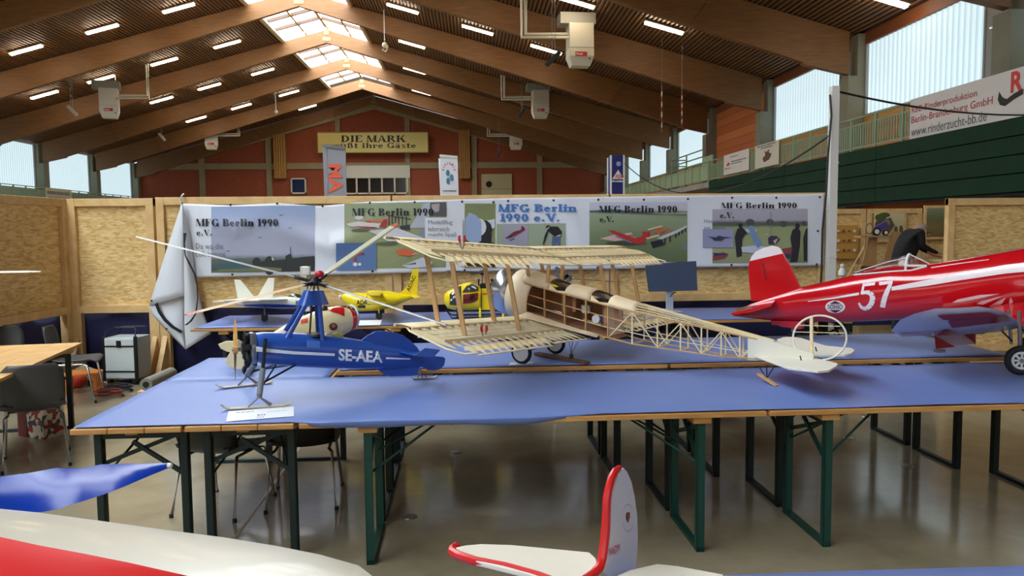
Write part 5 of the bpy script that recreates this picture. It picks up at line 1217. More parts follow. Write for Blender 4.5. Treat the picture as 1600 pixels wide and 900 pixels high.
# ---------------------------------------------------------------- blue autogiro
M_blue = mat('glossy_blue_paint', (38, 80, 166), .3, coat=.25); M_blue2 = mat('blue_tail_panel', (84, 118, 186), .3, coat=.4)
M_wht = mat('white_marking', (226, 232, 240), .4); M_dgrey = mat('dark_engine_metal', (30, 32, 36), .45, .3); M_lgrey = mat('grey_strut_paint', (118, 122, 130), .45)
M_blwood = wood('prop_wood', (222, 176, 108), (196, 146, 80), .4, (4, 4, .6)); M_ski = mat('pale_ski_wood', (176, 166, 152), .5)
nA, nB = at(399, 543, 4.52), at(660, 561, 4.93)
AG = Fuse(nA, nB, [(399, 520, 566, .098), (410, 518.5, 569, .104), (440, 519, 571, .108), (470, 520.5, 573.5, .108), (505, 523, 575, .104), (535, 526.5, 576, .098), (570, 532, 576.5, .085), (605, 540, 576, .065), (640, 547, 574.5, .035), (657, 550, 573, .012)])
ag = thing('model_autogiro', 'blue model autogiro with white registration lettering on skis', 'model aircraft', (nA.x, nA.y, ZT+.01))
AG.body(MB()).build('fuselage', M_blue, ag, smooth=True)
band(AG, MB(), [(400, 541, 549.5), (420, 545, 550.5), (460, 549, 553.8), (523, 552.2, 556.2)]).build('stripe', M_wht, ag, smooth=True, flipfix=False)
band(AG, MB(), [(603, 558.2, 561), (625, 559.3, 561.6), (641, 559.8, 561.8)], 8).build('stripe', M_wht, ag, smooth=True, flipfix=False)
q = MB(); text_on(q, 'SE-AEA', lambda x, y: AG.surf(x, -y+(x-529)*.055, .004), 529, -563.5, 598, -545, bold=.035, spacing=1.0); q.build('registration', M_wht, ag, flipfix=False)
band(AG, MB(), [(479, 531.5, 543), (500, 533, 544.5)], 8).build('access_panel', mat('blue_panel', (74, 112, 190), .3, coat=.4), ag, smooth=True, flipfix=False)
# cockpit
cs = AG.sta(491, 523); c0 = AG.at_s(cs); cc = AG.A+AG.t*cs
q = MB(); q.lathe([(0, .055), (.012, .05), (.013, .04)], V((cc.x, cc.y, c0[1]-.006)), (0, 0, 1), 16, sy=1.5, up=(AG.n)); q.build('cockpit_rim', mat('black_leather', (16, 16, 18), .6), ag)
q = MB(); cs2 = AG.sta(527, 524); c2 = AG.A+AG.t*cs2; q.sphere((c2.x, c2.y, AG.at_s(cs2)[1]), .03, 10, 6, sc=(1.3, .8, .9)); q.build('headrest', mat('tan_headrest', (150, 150, 80), .6), ag, smooth=True)
# fin, rudder, ventral fin, tailplane
def fin(par, F, pts, th, m, name, lat=0.0): 
    P_ = [F.mid(x, y, lat) for x, y in pts]; return MB().prism([p-F.n*(th/2) for p in P_], F.n*th).build(name, m, par, bevel=.002)
fin(ag, AG, [(562, 533), (574, 524), (586, 518), (598, 517), (614, 519), (628, 523), (640, 531), (652, 543), (657, 552), (640, 556), (600, 545)], .012, M_blue, 'fin')
fin(ag, AG, [(656, 552), (676, 556), (692, 557.5), (695.5, 560), (694, 570), (688, 576.5), (678, 579), (668, 578), (660, 574), (655, 573)], .012, M_blue, 'rudder')
fin(ag, AG, [(578, 574), (600, 576), (655, 572), (654, 580), (651, 586), (640, 587.5), (610, 588), (601, 586), (592, 579)], .012, M_blue, 'ventral_fin')
sA, sB = AG.mid(625, 551, .03), AG.mid(656, 553, .02)
tp = [sA, sB, sB+AG.n*.17+V((0, 0, .0))+AG.t*.03, sA+AG.n*.17+AG.t*.03]
MB().prism(tp, (0, 0, .008)).build('tailplane', M_blue, ag, bevel=.002)
tp = [tp[3], tp[2], tp[2]+AG.n*.07+V((0, 0, .05))+AG.t*.015, tp[3]+AG.n*.07+V((0, 0, .05))+AG.t*.05]
MB().prism(tp, (0, 0, .007)).build('tailplane_tip', M_blue2, ag, bevel=.002)
MB().prism([sA-AG.n*.06, sB-AG.n*.06, sB-AG.n*.25, sA-AG.n*.22+AG.t*.03], (0, 0, .008)).build('tailplane', M_blue, ag, bevel=.002)
# engine and propeller
ec = at(386, 545, 4.51); ax = -AG.t
MB().lathe([(0, .086), (.012, .094), (.03, .094), (.034, .086)], at(399, 543.5, 4.52), ax, 24).build('exhaust_ring', mat('silver_ring', (150, 156, 166), .3, .8), ag, smooth=True)
radial(ag, ec, ax, .1, 7, m=M_dgrey)
pc0 = ec+ax*.065
MB().lathe([(-.04, .012), (.012, .012), (.02, .006)], pc0, ax, 10).build('prop_shaft', M_steel, ag)
def prop(par, c, axis, R, up, m, chord=.03, name='propeller_blade', tw=.5):
    axis = V(axis).normalized(); up = V(up).normalized(); sd = axis.cross(up).normalized(); par = part('propeller', par)
    for s in (-1, 1):
        secs = []
        for i in range(9):
            u = i/8; r = R*(.03+.97*u); ch = chord*(.35+.9*math.sin(math.pi*min(.96, .12+.84*u)))*.5; a = tw*(1-u*.7)
            cdir = sd*math.cos(a)*s+axis*math.sin(a); th = chord*.14*(1-u*.7); o = c+up*(s*r)
            secs.append([o+cdir*ch, o+axis*th, o-cdir*ch, o-axis*th])
        MB().loft(secs).build(name, m, par, smooth=True, ang=70)
    MB().lathe([(-.012, chord*.6), (.012, chord*.6)], c, axis, 12).build('prop_hub', m, par)
prop(ag, pc0, ax, .178, (.02, .05, 1), M_blwood, .042)
# rotor pylon
hub = AG.mid(492, 441)
ctop, cbot = AG.mid(490, 453.5), AG.mid(489, 476)
def sect(c, hx, hy, n=16):
    o = []
    for i in range(n):
        a = 2*math.pi*i/n; o.append(c+AG.t*(hx*math.copysign(abs(math.cos(a))**.6, math.cos(a)))+AG.n*(hy*math.copysign(abs(math.sin(a))**.6, math.sin(a))))
    return o
MB().loft([sect(cbot, .094, .06), sect(cbot.lerp(ctop, .5), .074, .05), sect(ctop, .056, .04)]).build('pylon_cowl', M_blue, ag, smooth=True)
for (bx0, by0, tx0, ty0, lat) in ((446, 534, 478, 476, .075), (446, 517, 472, 476, -.075), (504.5, 536, 499, 476, .075), (497, 522, 495, 476, -.075)):
    q = MB(); q.tube([AG.mid(bx0, by0, lat), AG.mid(tx0, ty0, lat*.6)], .014, 10, flat=.5, up=AG.n); q.build('pylon_leg', M_blue, ag, smooth=True)
MB().tube([AG.mid(484, 522), AG.mid(487, 476)], .006, 6).build('control_rod', mat('brown_rod', (70, 50, 40), .5), ag)
MB().box2(AG.mid(470, 457, -.14)+V((0, 0, 0)), AG.mid(481, 416, -.17)).build('mast_plate', mat('cream_plate', (220, 210, 170), .5), ag)
for dx in (-.03, 0, .03):
    MB().tube([ctop+AG.t*dx, hub+AG.t*dx*.4], .006, 6).build('mast_rod', M_steel, ag)
rot = part('rotor', ag)
MB().lathe([(-.02, .035), (0, .045), (.02, .03), (.035, .015)], hub, (0, 0, 1), 14).build('rotor_hub', M_dgrey, rot, smooth=True)
MB().sphere(hub+V((.03, -.01, .05)), .022, 10, 6, sc=(1.3, 1, 1)).build('hub_cap', mat('red_cap', (200, 34, 36), .4), rot, smooth=True)
MB().box(hub+V((-.05, 0, .07)), (.05, .03, .05)).build('hub_block', M_white, rot, bevel=.005)
def tip_at(px, py, R, far):                            # where a blade of length R from the hub meets the sight line
    best = None
    for i in range(400):
        d = 2.8+4.6*i/400; p = at(px, py, d); e = abs((p-hub).length-R)
        if (d > hub.y) == far and (best is None or e < best[0]): best = (e, p)
    return best[1]
M_bl_a = mat('rotor_blade_light', (206, 204, 176), .4); M_bl_b = mat('rotor_blade_grey', (150, 150, 146), .35); M_bl_w = mat('rotor_blade_wood', (214, 172, 120), .45); M_redtip = mat('red_blade_tip', (206, 112, 88), .5)
for px, py, far, m, cw in ((213, 370, True, M_bl_b, .034), (290, 492, False, M_bl_w, .034), (622, 350, True, M_bl_a, .042), (698, 508, False, M_bl_b, .034)):
    tp_ = tip_at(px, py, 1.2, far); d = (tp_-hub).normalized(); sd = d.cross(V((0, 0, 1))).normalized(); up = sd.cross(d)
    if py == 350: up = (up+sd*.5).normalized(); sd = d.cross(up).normalized()
    def sec(p, c, th): return [p+sd*(c*.35)+up*(.0), p+sd*(c*.15)+up*th, p-sd*(c*.65), p+sd*(c*.15)-up*(th*.6)]
    r0 = hub+d*.1
    MB().loft([sec(r0, cw*.5, .006), sec(hub+d*.25, cw, .006), sec(hub.lerp(tp_, .93), cw, .005)]).build('rotor_blade', m, rot)
    MB().loft([sec(hub.lerp(tp_, .93), cw*1.01, .005), sec(tp_, cw*.7, .004)]).build('blade_tip', M_redtip if m in (M_bl_w, M_bl_a) else m, rot)
    MB().bar(hub+d*.02, hub+d*.13, .022, .018).build('blade_grip', M_dgrey, rot)
# undercarriage on skis
def ski(par, a, b, m, w_=.05, name='ski'):
    a, b = V(a), V(b); d = (b-a).normalized(); sd = d.cross(V((0, 0, 1))).normalized(); secs = []
    for u, z, ww in ((0, .028, .5), (.06, .012, .8), (.14, .003, 1), (.9, .003, 1), (1, .012, .9)):
        c = a.lerp(b, u)+V((0, 0, z)); secs.append([c+sd*w_*.5*ww, c-sd*w_*.5*ww, c-sd*w_*.5*ww+V((0, 0, .006)), c+sd*w_*.5*ww+V((0, 0, .006))])
    return MB().loft(secs).build(name, m, par)
zs = ZT+.007
s1a, s1b = atz(345, 641, zs), atz(453, 634, zs); s2a, s2b = atz(337, 608, zs), atz(425, 599, zs)
ski(ag, s1a, s1b, M_ski); ski(ag, s2a, s2b, M_ski)
for sa, sb, top_lat, pxt, pyt in ((s1a, s1b, .12, 415, 540), (s2a, s2b, -.1, 408, 552)):
    m_ = sa.lerp(sb, .56)+V((0, 0, .012)); ap = m_+V((0, 0, .05)); T = AG.mid(pxt, pyt, top_lat)
    for u in (.4, .72):
        for w_ in (-.018, .018): MB().tube([sa.lerp(sb, u)+V((0, w_, .012)), ap], .0045, 6).build('ski_bracket', M_steel, ag)
    mid_ = ap.lerp(T, .55)
    MB().tube([ap, ap+V((0, 0, .012)), mid_], .017, 10).build('strut_fairing', M_lgrey, ag, smooth=True)
    MB().tube([mid_, T+V((0, 0, .04 if top_lat > 0 else 0))], .011, 8).build('oleo_strut', M_dgrey, ag, smooth=True)
    MB().tube([ap.lerp(T, .25), AG.mid(464, 569, top_lat*.5)], .006, 6).build('brace_rod', M_dgrey, ag)
    MB().tube([ap.lerp(T, .15), AG.mid(432, 569, top_lat*.3)], .005, 6).build('brace_rod', M_dgrey, ag)
ta_, tb_ = atz(641, 593, zs), atz(682, 591, zs); ski(ag, ta_, tb_, M_ski, .028, 'tail_ski')
tm = ta_.lerp(tb_, .45)+V((0, 0, .01)); MB().tube([tm, AG.mid(655, 573)], .005, 6).build('tail_strut', M_steel, ag); MB().tube([tm+V((.03, 0, 0)), tm+V((0, 0, .035))], .004, 6).build('tail_strut', M_steel, ag)
MB().tube([tm+V((-.03, 0, 0)), tm+V((0, 0, .035))], .004, 6).build('tail_strut', M_steel, ag)
# paper sheet on the table
t = thing('info_sheet', 'white printed sheet of paper lying under the near ski', 'paper', atz(408, 648, ZT+.006))
c4 = [atz(x, y, ZT+.0065) for x, y in ((353, 659), (459, 650.5), (459, 634.5), (357, 643))]
MB().prism(c4, (0, 0, .0012)).build('paper', mat('white_paper', (226, 228, 232), .7), t)
sfp = lambda u, v: (c4[0].lerp(c4[1], u)).lerp(c4[3].lerp(c4[2], u), v)+V((0, 0, .002))
scribble(t, sfp, [(.12, .74, .4, .06), (.45, .3, .57, .1), (.45, .12, .55, .06), (.6, .6, .9, .03)])

# ---------------------------------------------------------------- bare wooden biplane
M_balsa = wood('balsa_wood', (238, 222, 180), (222, 200, 152), .6, (2, 2, 2), wscale=.7); M_ply = wood('birch_ply', (232, 212, 178), (220, 194, 156), .55, (1, 1, 1), wscale=.5)
M_strut = wood('strut_spruce', (206, 166, 112), (186, 140, 88), .5, (3, 3, .4)); M_brown = mat('brown_ply_inside', (150, 104, 72), .7, noise=.15)
M_alu = mat('polished_aluminium', (196, 200, 208), .22, .95)
TB, WB = V((.8, -.6, 0)), V((.6, .8, 0)); OB = V((.6, 5.75, 0))
def bq(s, k, z): return OB+TB*s+WB*k+V((0, 0, z))
bi = thing('model_biplane', 'bare wooden biplane airframe with open ribs and silver cowl', 'model aircraft', bq(0, 0, ZT+.05))
RIBM = {}
def rib_pts(c0, c1, z0, z1, k, th=.036, tr=.0):        # airfoil outline between chord stations c0 (front) and c1 (rear)
    n = 9; up, lo = [], []
    for i in range(n):
        u = i/(n-1); y = th*(2.6*math.sqrt(u)*(1-u)+.12*(1-u)); s = c0+(c1-c0)*u; z = z0+(z1-z0)*u
        up.append((s, z+y*.72)); lo.append((s, z-y*.22))
    return up+lo[::-1][1:-1]
def wing(cf, cr, zf, zr, spans, stag, dih, name, ail):
    """cf/cr: leading and trailing station, zf/zr heights; spans: signed span range"""
    W_ = part(name+"_wing", bi); k0, k1 = spans; n = int(abs(k1-k0)/.078); zo = lambda k: .035*abs(k)/1.5-.06*k/1.5
    zz = lambda s, k: zf+(zr-zf)*(s-cf)/(cr-cf)+zo(k)
    wd = WB*.0032
    for i in range(n+1):
        k = k0+(k1-k0)*i/n; tipc = max(0, abs(k)-1.34)/.2
        a, b = cf+.06*tipc*2, cr-.05*tipc
        if ail and abs(k) > .62: b = min(b, cr-.1)
        pts = rib_pts(a, b, zz(a, k), zz(b, k), k); P_ = [bq(s, k, z)-wd for s, z in pts]
        MB().prism(P_, wd*2).build('rib', M_balsa, W_)
    def line(u, k0_, k1_, w_, h_, nm, up=0.0, m=M_balsa, n2=2):
        pts = [k0_+(k1_-k0_)*j_/n2 for j_ in range(n2+1)]
        for a, b in zip(pts, pts[1:]):
            s = cf+(cr-cf)*u; MB().bar(bq(s, a, zz(s, a)+up), bq(s, b, zz(s, b)+up), w_, h_).build(nm, m, W_)
    line(.0, k0, k1, .016, .016, 'leading_edge', .004); line(.24, k0, k1, .012, .034, 'spar', .012); line(.66, k0, k1, .012, .03, 'spar', .01)
    kin = k0 if abs(k0) < abs(k1) else k1; kout = k1 if kin == k0 else k0; sg = 1 if kout > 0 else -1
    u_te = 1.0
    line(1.0, kin, sg*.62 if ail else kout, .03, .006, 'trailing_edge', .003)
    # thin sheet over the front of the wing
    q = MB(); ks = [k0+(k1-k0)*j_/8 for j_ in range(9)]
    q.add([bq(cf+(cr-cf)*u, k, zz(cf+(cr-cf)*u, k)+.037*(2.6*math.sqrt(u)*(1-u)+.12*(1-u))*.72+.001) for k in ks for u in (0, .02, .06, .12, .2, .27)], [(a*6+b, a*6+b+1, a*6+b+7, a*6+b+6) for a in range(8) for b in range(5)])
    q.build('leading_sheet', M_balsa, W_, smooth=True, solid=.002)
    q = MB()
    for uu in (.36, .48, .58, .76):                     # fine stringers on top of the ribs
        for a, b in zip(ks, ks[1:]):
            s = cf+(cr-cf)*uu; y = .036*2.6*math.sqrt(uu)*(1-uu)*.72; q.bar(bq(s, a, zz(s, a)+y), bq(s, b, zz(s, b)+y), .004, .003)
    tag(q.build('wing_stringers', M_balsa, W_), kind='stuff')
    # rounded tip bow
    sA_, sB_ = cf+.12, cr-.05
    pts = [bq(cf, kout-sg*.16, zz(cf, kout)), bq(cf+.05, kout-sg*.04, zz(cf, kout)), bq(cf+.14, kout+sg*.02, zz(cf+.1, kout)), bq(cr-.14, kout+sg*.04, zz(cr-.1, kout)), bq(cr-.03, kout+sg*.02, zz(cr, kout)), bq(cr, kout-sg*.06, zz(cr, kout))]
    MB().tube(pts, .009, 6, flat=.6).build('tip_bow', M_balsa, W_, smooth=True)
    if ail:
        ka, kb = sg*.66, sg*1.47; dr = ail; a0 = cr-.095; m = 10
        for i in range(m+1):
            k = ka+(kb-ka)*i/m; P_ = [(a0, zz(a0, k)+.012), (a0+.05, zz(a0, k)+.012-dr*.35), (cr+.005, zz(cr, k)-dr), (a0+.04, zz(a0, k)-.006-dr*.45), (a0, zz(a0, k)-.01)]
            MB().prism([bq(s, k, z)-wd for s, z in P_], wd*2).build('aileron_rib', M_balsa, W_)
        MB().bar(bq(a0, ka, zz(a0, ka)), bq(a0, kb, zz(a0, kb)), .008, .024).build('aileron_spar', M_balsa, W_)
        MB().bar(bq(cr, ka, zz(cr, ka)-dr), bq(cr, kb, zz(cr, kb)-dr), .03, .006).build('aileron_edge', M_balsa, W_)
        q = MB(); q.add([bq(a0, ka, zz(a0, ka)+.013), bq(a0, kb, zz(a0, kb)+.013), bq(cr-.05, kb, zz(cr, kb)-dr*.5+.01), bq(cr-.05, ka, zz(cr, ka)-dr*.5+.01)], [(0, 1, 2, 3)]); q.build('aileron_sheet', M_balsa, W_, solid=.0015)
CT = (-.27, .27, 1.645, 1.512)                           # upper wing: front, rear station and heights
CL = (-.17, .4, 1.118, .992)
wing(*CT, (-1.5, -.0), 0, 0, 'upper', .03); wing(*CT, (.0, 1.62), 0, 0, 'upper', .02)
wing(*CL, (-1.54, -.13), 0, 0, 'lower', .012); wing(*CL, (.13, 1.6), 0, 0, 'lower', .012)
zo = lambda k: .035*abs(k)/1.5-.06*k/1.5
for k in (-1.28, -.68, .68, 1.28):
    for ft, fb in ((-.14, -.04), (.06, .16)):
        zt_ = 1.645-.133*(ft+.27)/.54+zo(k); zb_ = 1.118-.126*(fb+.17)/.57+zo(k)+.02
        MB().bar(bq(ft, k, zt_), bq(fb, k, zb_), .034, .014, up=TB.cross(V((0, 0, 1)))).build('interplane_strut', M_strut, bi, bevel=.004)
for k in (-.11, .11):
    for ft, fb in ((-.15, -.12), (.05, .04)): MB().bar(bq(ft, k*.9, 1.62-.133*(ft+.27)/.54), bq(fb, k, 1.39), .026, .012, up=WB).build('cabane_strut', M_strut, bi)
FUS = part('fuselage_frame', bi)
# fuselage frame
ztop = lambda s: lerp_list([(-.2, 1.392), (-.14, 1.385), (.72, 1.208), (1.5, 1.078), (1.8, 1.03)], s)
zbot = lambda s: lerp_list([(-.2, 1.17), (-.14, 1.166), (.3, 1.06), (.72, .985), (1.5, .93), (1.8, .955)], s)
hw = lambda s: lerp_list([(-.2, .135), (.3, .13), (.72, .1), (1.5, .03), (1.8, .012)], s)
def lg(f, sd, a, b, nm, m=M_balsa, n=3, r=.009):
    for j_ in range(n):
        s0, s1 = a+(b-a)*j_/n, a+(b-a)*(j_+1)/n; MB().bar(bq(s0, sd*hw(s0), f(s0)), bq(s1, sd*hw(s1), f(s1)), r, r).build(nm, m, FUS)
ST = [-.14, .03, .2, .37, .54, .72, .9, 1.06, 1.2, 1.33, 1.45, 1.56]
zm1 = lambda s: ztop(s)*.64+zbot(s)*.36; zm2 = lambda s: ztop(s)*.32+zbot(s)*.68
for sd in (-1, 1):
    lg(ztop, sd, -.14, 1.62, 'longeron', M_strut, 6); lg(zbot, sd, -.14, 1.62, 'longeron', M_strut, 6)
    lg(zm1, sd, -.14, .72, 'side_stringer', M_strut, 3, .006); lg(zm2, sd, -.14, 1.5, 'side_stringer', M_balsa, 5, .005)
    for i, s in enumerate(ST):
        MB().bar(bq(s, sd*hw(s), ztop(s)), bq(s, sd*hw(s), zbot(s)), .014 if s < .6 else .009, .009, up=TB).build('upright', M_strut if s < .6 else M_balsa, FUS)
        if s >= .54 and i+1 < len(ST):
            s2 = ST[i+1]; a, b = (ztop, zbot) if i % 2 else (zbot, ztop)
            MB().bar(bq(s, sd*hw(s), a(s)), bq(s2, sd*hw(s2), b(s2)), .007, .007).build('diagonal', M_balsa, FUS)
for s in ST[4:]:
    for f in (ztop, zbot): MB().bar(bq(s, -hw(s), f(s)), bq(s, hw(s), f(s)), .007, .007).build('cross_piece', M_balsa, FUS)
for s in (-.14, .2, .54): MB().prism([bq(s, -hw(s)+.01, zbot(s)), bq(s, hw(s)-.01, zbot(s)), bq(s, hw(s)-.01, ztop(s)), bq(s, -hw(s)+.01, ztop(s))], TB*.006).build('former', M_brown if s < .5 else M_ply, FUS)
MB().prism([bq(-.14, -.12, 1.172), bq(-.14, .12, 1.172), bq(.6, .1, 1.01), bq(.6, -.1, 1.01)], (0, 0, .006)).build('floor_sheet', M_brown, FUS)
MB().prism([bq(-.12, .12, 1.18), bq(.5, .115, 1.06), bq(.5, .115, 1.24), bq(-.12, .12, 1.36)], WB*.004).build('far_side_sheet', M_brown, FUS)
# top decking with two cockpits
def deck(s0, s1, h0, h1, nm='deck', m=M_ply):
    secs = []
    for j_ in range(6):
        s = s0+(s1-s0)*j_/5; h = h0+(h1-h0)*j_/5; secs.append([bq(s, hw(s)*1.02*math.cos(a), ztop(s)+.004+h*math.sin(a)) for a in [math.pi*i/12 for i in range(13)]])
    MB().loft(secs, open_=True).build(nm, m, bi, smooth=True, solid=.004)
deck(-.16, .06, .085, .07); deck(.2, .4, .062, .066); deck(.54, .74, .06, .05)
for s in (.06, .4):                                     # coamings and the dark wells
    P_ = [bq(s+.07+.075*math.cos(a), .085*math.sin(a), ztop(s+.07+.075*math.cos(a))+.055-.03*(1+math.cos(a))*.5) for a in [2*math.pi*i/18 for i in range(18)]]
    MB().tube(P_, .008, 6, closed=True).build('cockpit_coaming', mat('dark_rubber', (44, 34, 28), .7), bi, smooth=True)
    MB().prism([p-V((0, 0, .05)) for p in P_], (0, 0, .004)).build('cockpit_floor', MATS['dark_rubber'], bi)
    for sd in (-1, 1): MB().prism([bq(s, sd*hw(s), ztop(s)), bq(s+.14, sd*hw(s+.14), ztop(s+.14)), bq(s+.14, sd*hw(s)*.9, ztop(s+.14)+.02), bq(s+.07, sd*hw(s)*.94, ztop(s+.07)+.008), bq(s, sd*hw(s)*.84, ztop(s)+.04)], WB*.004).build('cockpit_side', M_ply, bi)
    MB().box(bq(s+.1, 0, ztop(s)-.1), (.1, .1, .14)).build('seat', mat('tan_seat', (186, 140, 96), .7), bi, bevel=.01)
for i in range(9):                                      # stringers of the rear decking
    a = math.pi*(i+.5)/9
    for s0, s1 in ((.74, 1.2), (1.2, 1.66)):
        f = lambda s: bq(s, hw(s)*math.cos(a), ztop(s)+.004+(.05-.04*(s-.74)/.92)*math.sin(a)); MB().bar(f(s0), f(s1), .007, .005).build('deck_stringer', M_balsa, bi)
MB().box(bq(.42, -.03, 1.14), (.07, .05, .05)).build('servo', mat('blue_servo', (60, 80, 140), .4), bi, bevel=.004); MB().box(bq(.5, .02, 1.15), (.06, .06, .05)).build('servo', MATS['blue_servo'], bi, bevel=.004)
MB().lathe([(0, .03), (.012, .03)], bq(.42, -.06, 1.14), -WB, 14).build('servo_disc', M_white, bi)
MB().box(bq(.3, .0, 1.2), (.06, .08, .06)).build('tank', mat('clear_tank', (196, 196, 190), .2), bi, bevel=.01)
for sd in (-1, 1):
    z_ = lambda a, k: 1.118-.126*(a+.17)/.57+zo(k)
    MB().sheet(lambda u, v: bq(-.12+.6*v, sd*(hw(.1)+.16*u*(1-.75*v)), (1-u)*(1-u)*(zbot(-.12+.6*v)+.012-z_(-.12+.6*v, sd*.3)-.03)+z_(-.12+.6*v, sd*.3)+.03), 8, 8).build('root_fairing', M_ply, bi, smooth=True, solid=.003)
# nose: wooden cowl section and aluminium ring
e1 = (bq(1.5, 0, ztop(1.5))-bq(-.14, 0, ztop(-.14))).normalized(); cn = bq(-.14, 0, 1.265)
MB().lathe([(-.15, .188), (-.06, .186), (.02, .17), (.035, .162)], cn, e1, 32, caps=False).build('wooden_cowl', M_ply, bi, smooth=True, solid=.005)
MB().lathe([(-.305, .13), (-.312, .15), (-.3, .168), (-.27, .18), (-.152, .187)], cn, e1, 32, caps=False).build('aluminium_cowl', M_alu, bi, smooth=True, solid=.003)
MB().lathe([(-.21, .17), (-.2, .17)], cn, e1, 24).build('firewall', M_brown, bi)
radial(bi, cn-e1*.24, -e1, .13, 7, m=M_dgrey)
# wheels, legs, plank, weight on strings
ZR = ZT+.05
wn_, wf_ = atz(815, 569, ZR), atz(868, 553, ZR); axd = (wf_-wn_).normalized(); rw = .085
M_tyre = mat('black_tyre', (22, 22, 24), .7)
for w0 in (wn_, wf_):
    c = w0+V((0, 0, rw))
    MB().tube([c+TB*(math.cos(a)*(rw-.013))+V((0, 0, math.sin(a)*(rw-.013))) for a in [2*math.pi*i/24 for i in range(24)]], .013, 8, closed=True, up=WB).build('tyre', M_tyre, bi, smooth=True)
    MB().lathe([(-.012, rw-.022), (-.014, .01), (.014, .01), (.012, rw-.022)], c, WB, 24).build('wheel_disc', M_white, bi, smooth=True)
MB().tube([wn_+V((0, 0, rw)), wf_+V((0, 0, rw))], .007, 6).build('axle', M_steel, bi)
for w0, sd in ((wn_, -1), (wf_, 1)):
    for s in (-.12, .12): MB().bar(w0+V((0, 0, rw))-WB*(sd*.03), bq(s, sd*.12, zbot(s)), .018, .01).build('undercarriage_leg', M_strut, bi)
MB().prism([atz(x, y, ZR) for x, y in ((795, 571), (832, 569), (834, 566), (798, 567))], (0, 0, .004)).build('wheel_pad', mat('white_pad', (206, 206, 200), .7), bi)
t = thing('loose_plank', 'dark brown plank lying on the table behind the biplane wheels', 'plank', atz(870, 556, ZR))
a_, b_ = atz(838, 552, ZR+.012), atz(918, 567, ZR+.012)
MB().bar(a_, b_, .055, .02).build('plank_body', wood('weathered_plank', (112, 82, 60), (84, 60, 44), .7, (3, 3, 3)), t, bevel=.003)
MB().lathe([(0, .016), (.03, .014), (.034, .006)], a_.lerp(b_, .7)+V((0, 0, .01)), (0, 0, 1), 10).build('lead_weight', M_dgrey, t)
for px in (888, 895, 906): MB().tube([a_.lerp(b_, .7)+V((0, 0, .04)), at(px, 528, 5.45)], .0022, 4).build('string', M_dgrey, t)
# tail: tailplane, rudder ring, skid
M_film = mat('cream_tail_sheet', (226, 222, 206), .5)
for pts, z in (([(1170, 555), (1186, 546.5), (1204, 545), (1252, 557), (1309, 571), (1307, 575), (1295, 582), (1278, 583.5), (1232, 578)], .952), ([(1214, 533), (1224, 529.5), (1238, 529), (1252, 531), (1290, 543), (1331, 547), (1335.5, 550.5), (1331, 555), (1320, 558), (1268, 558), (1240, 548)], .97)):
    MB().prism([atz(x, y, z) for x, y in pts], (0, 0, .014)).build('tailplane', M_film, bi, bevel=.003)
MB().loft([[bq(s, sd*w_, z) for sd, z in ((-1, z0), (1, z0), (1, z1), (-1, z1))] for s, w_, z0, z1 in ((1.5, .034, .93, 1.085), (1.62, .03, .935, 1.07), (1.9, .008, .96, 1.0))]).build('tail_block', M_film, bi)
axp = lambda x, y: ray_plane(x, y, OB, V((.6, .8, 0)))
MB().tube([axp(1281+42*math.cos(a), 528+35*math.sin(a)) for a in [2*math.pi*i/36 for i in range(36)]], .006, 8, closed=True, up=WB).build('rudder_rim', M_film, bi, smooth=True)
MB().bar(axp(1268, 495), axp(1268, 558), .018, .016, up=WB).build('rudder_post', M_balsa, bi)
for y, xa_, xb_ in ((508, 1245, 1313), (518.5, 1240, 1320), (531, 1239, 1268)): MB().bar(axp(xa_, y), axp(xb_, y+2), .005, .004).build('rudder_rib', M_balsa, bi)
for px, py in ((1252, 561), (1276, 547)): MB().tube([at(px, py+2, 4.55), at(px-2, py-5, 4.55)], .004, 6).build('control_horn', M_black, bi)
sk0, sk1 = atz(1185, 584, ZT+.06), atz(1214, 603, ZT+.008)
MB().bar(sk0, sk1, .03, .01).build('tail_skid', M_strut, bi)
tj = sk0.lerp(sk1, .45)
for px, py in ((1186, 572), (1198, 571), (1209, 573)): MB().tube([tj, at(px, py, 4.85)], .004, 6).build('skid_strut', M_dgrey, bi)
# spring clamps on the wings
M_clamp = mat('clamp_steel', (150, 150, 150), .35, .8); M_grip = mat('red_grip', (190, 34, 34), .5)
def clamp(px, py, d, label):
    c = at(px, py, d); t = thing('spring_clamp', label, 'clamp', c, 'red-handled clamps'); k = d/1200
    for s in (-1, 1):
        MB().tube([c+V((s*1*k, 0, -2*k)), c+V((s*2.5*k, 0, 5*k)), c+V((s*3.2*k, 0, 11*k))], [1.6*k, 1.5*k, 1.3*k], 6).build('jaw', M_clamp, t)
        MB().tube([c+V((s*3.0*k, 0, 9*k)), c+V((s*4.2*k, 0, 14*k)), c+V((s*3.8*k, 0, 20*k))], [1.6*k, 2.3*k, 1.6*k], 8).build('handle_grip', M_grip, t, smooth=True)
clamp(722, 388, 4.95, 'red-handled spring clamp gripping the upper wing of the biplane'); clamp(756.5, 528, 4.8, 'red-handled spring clamp gripping the lower wing of the biplane')

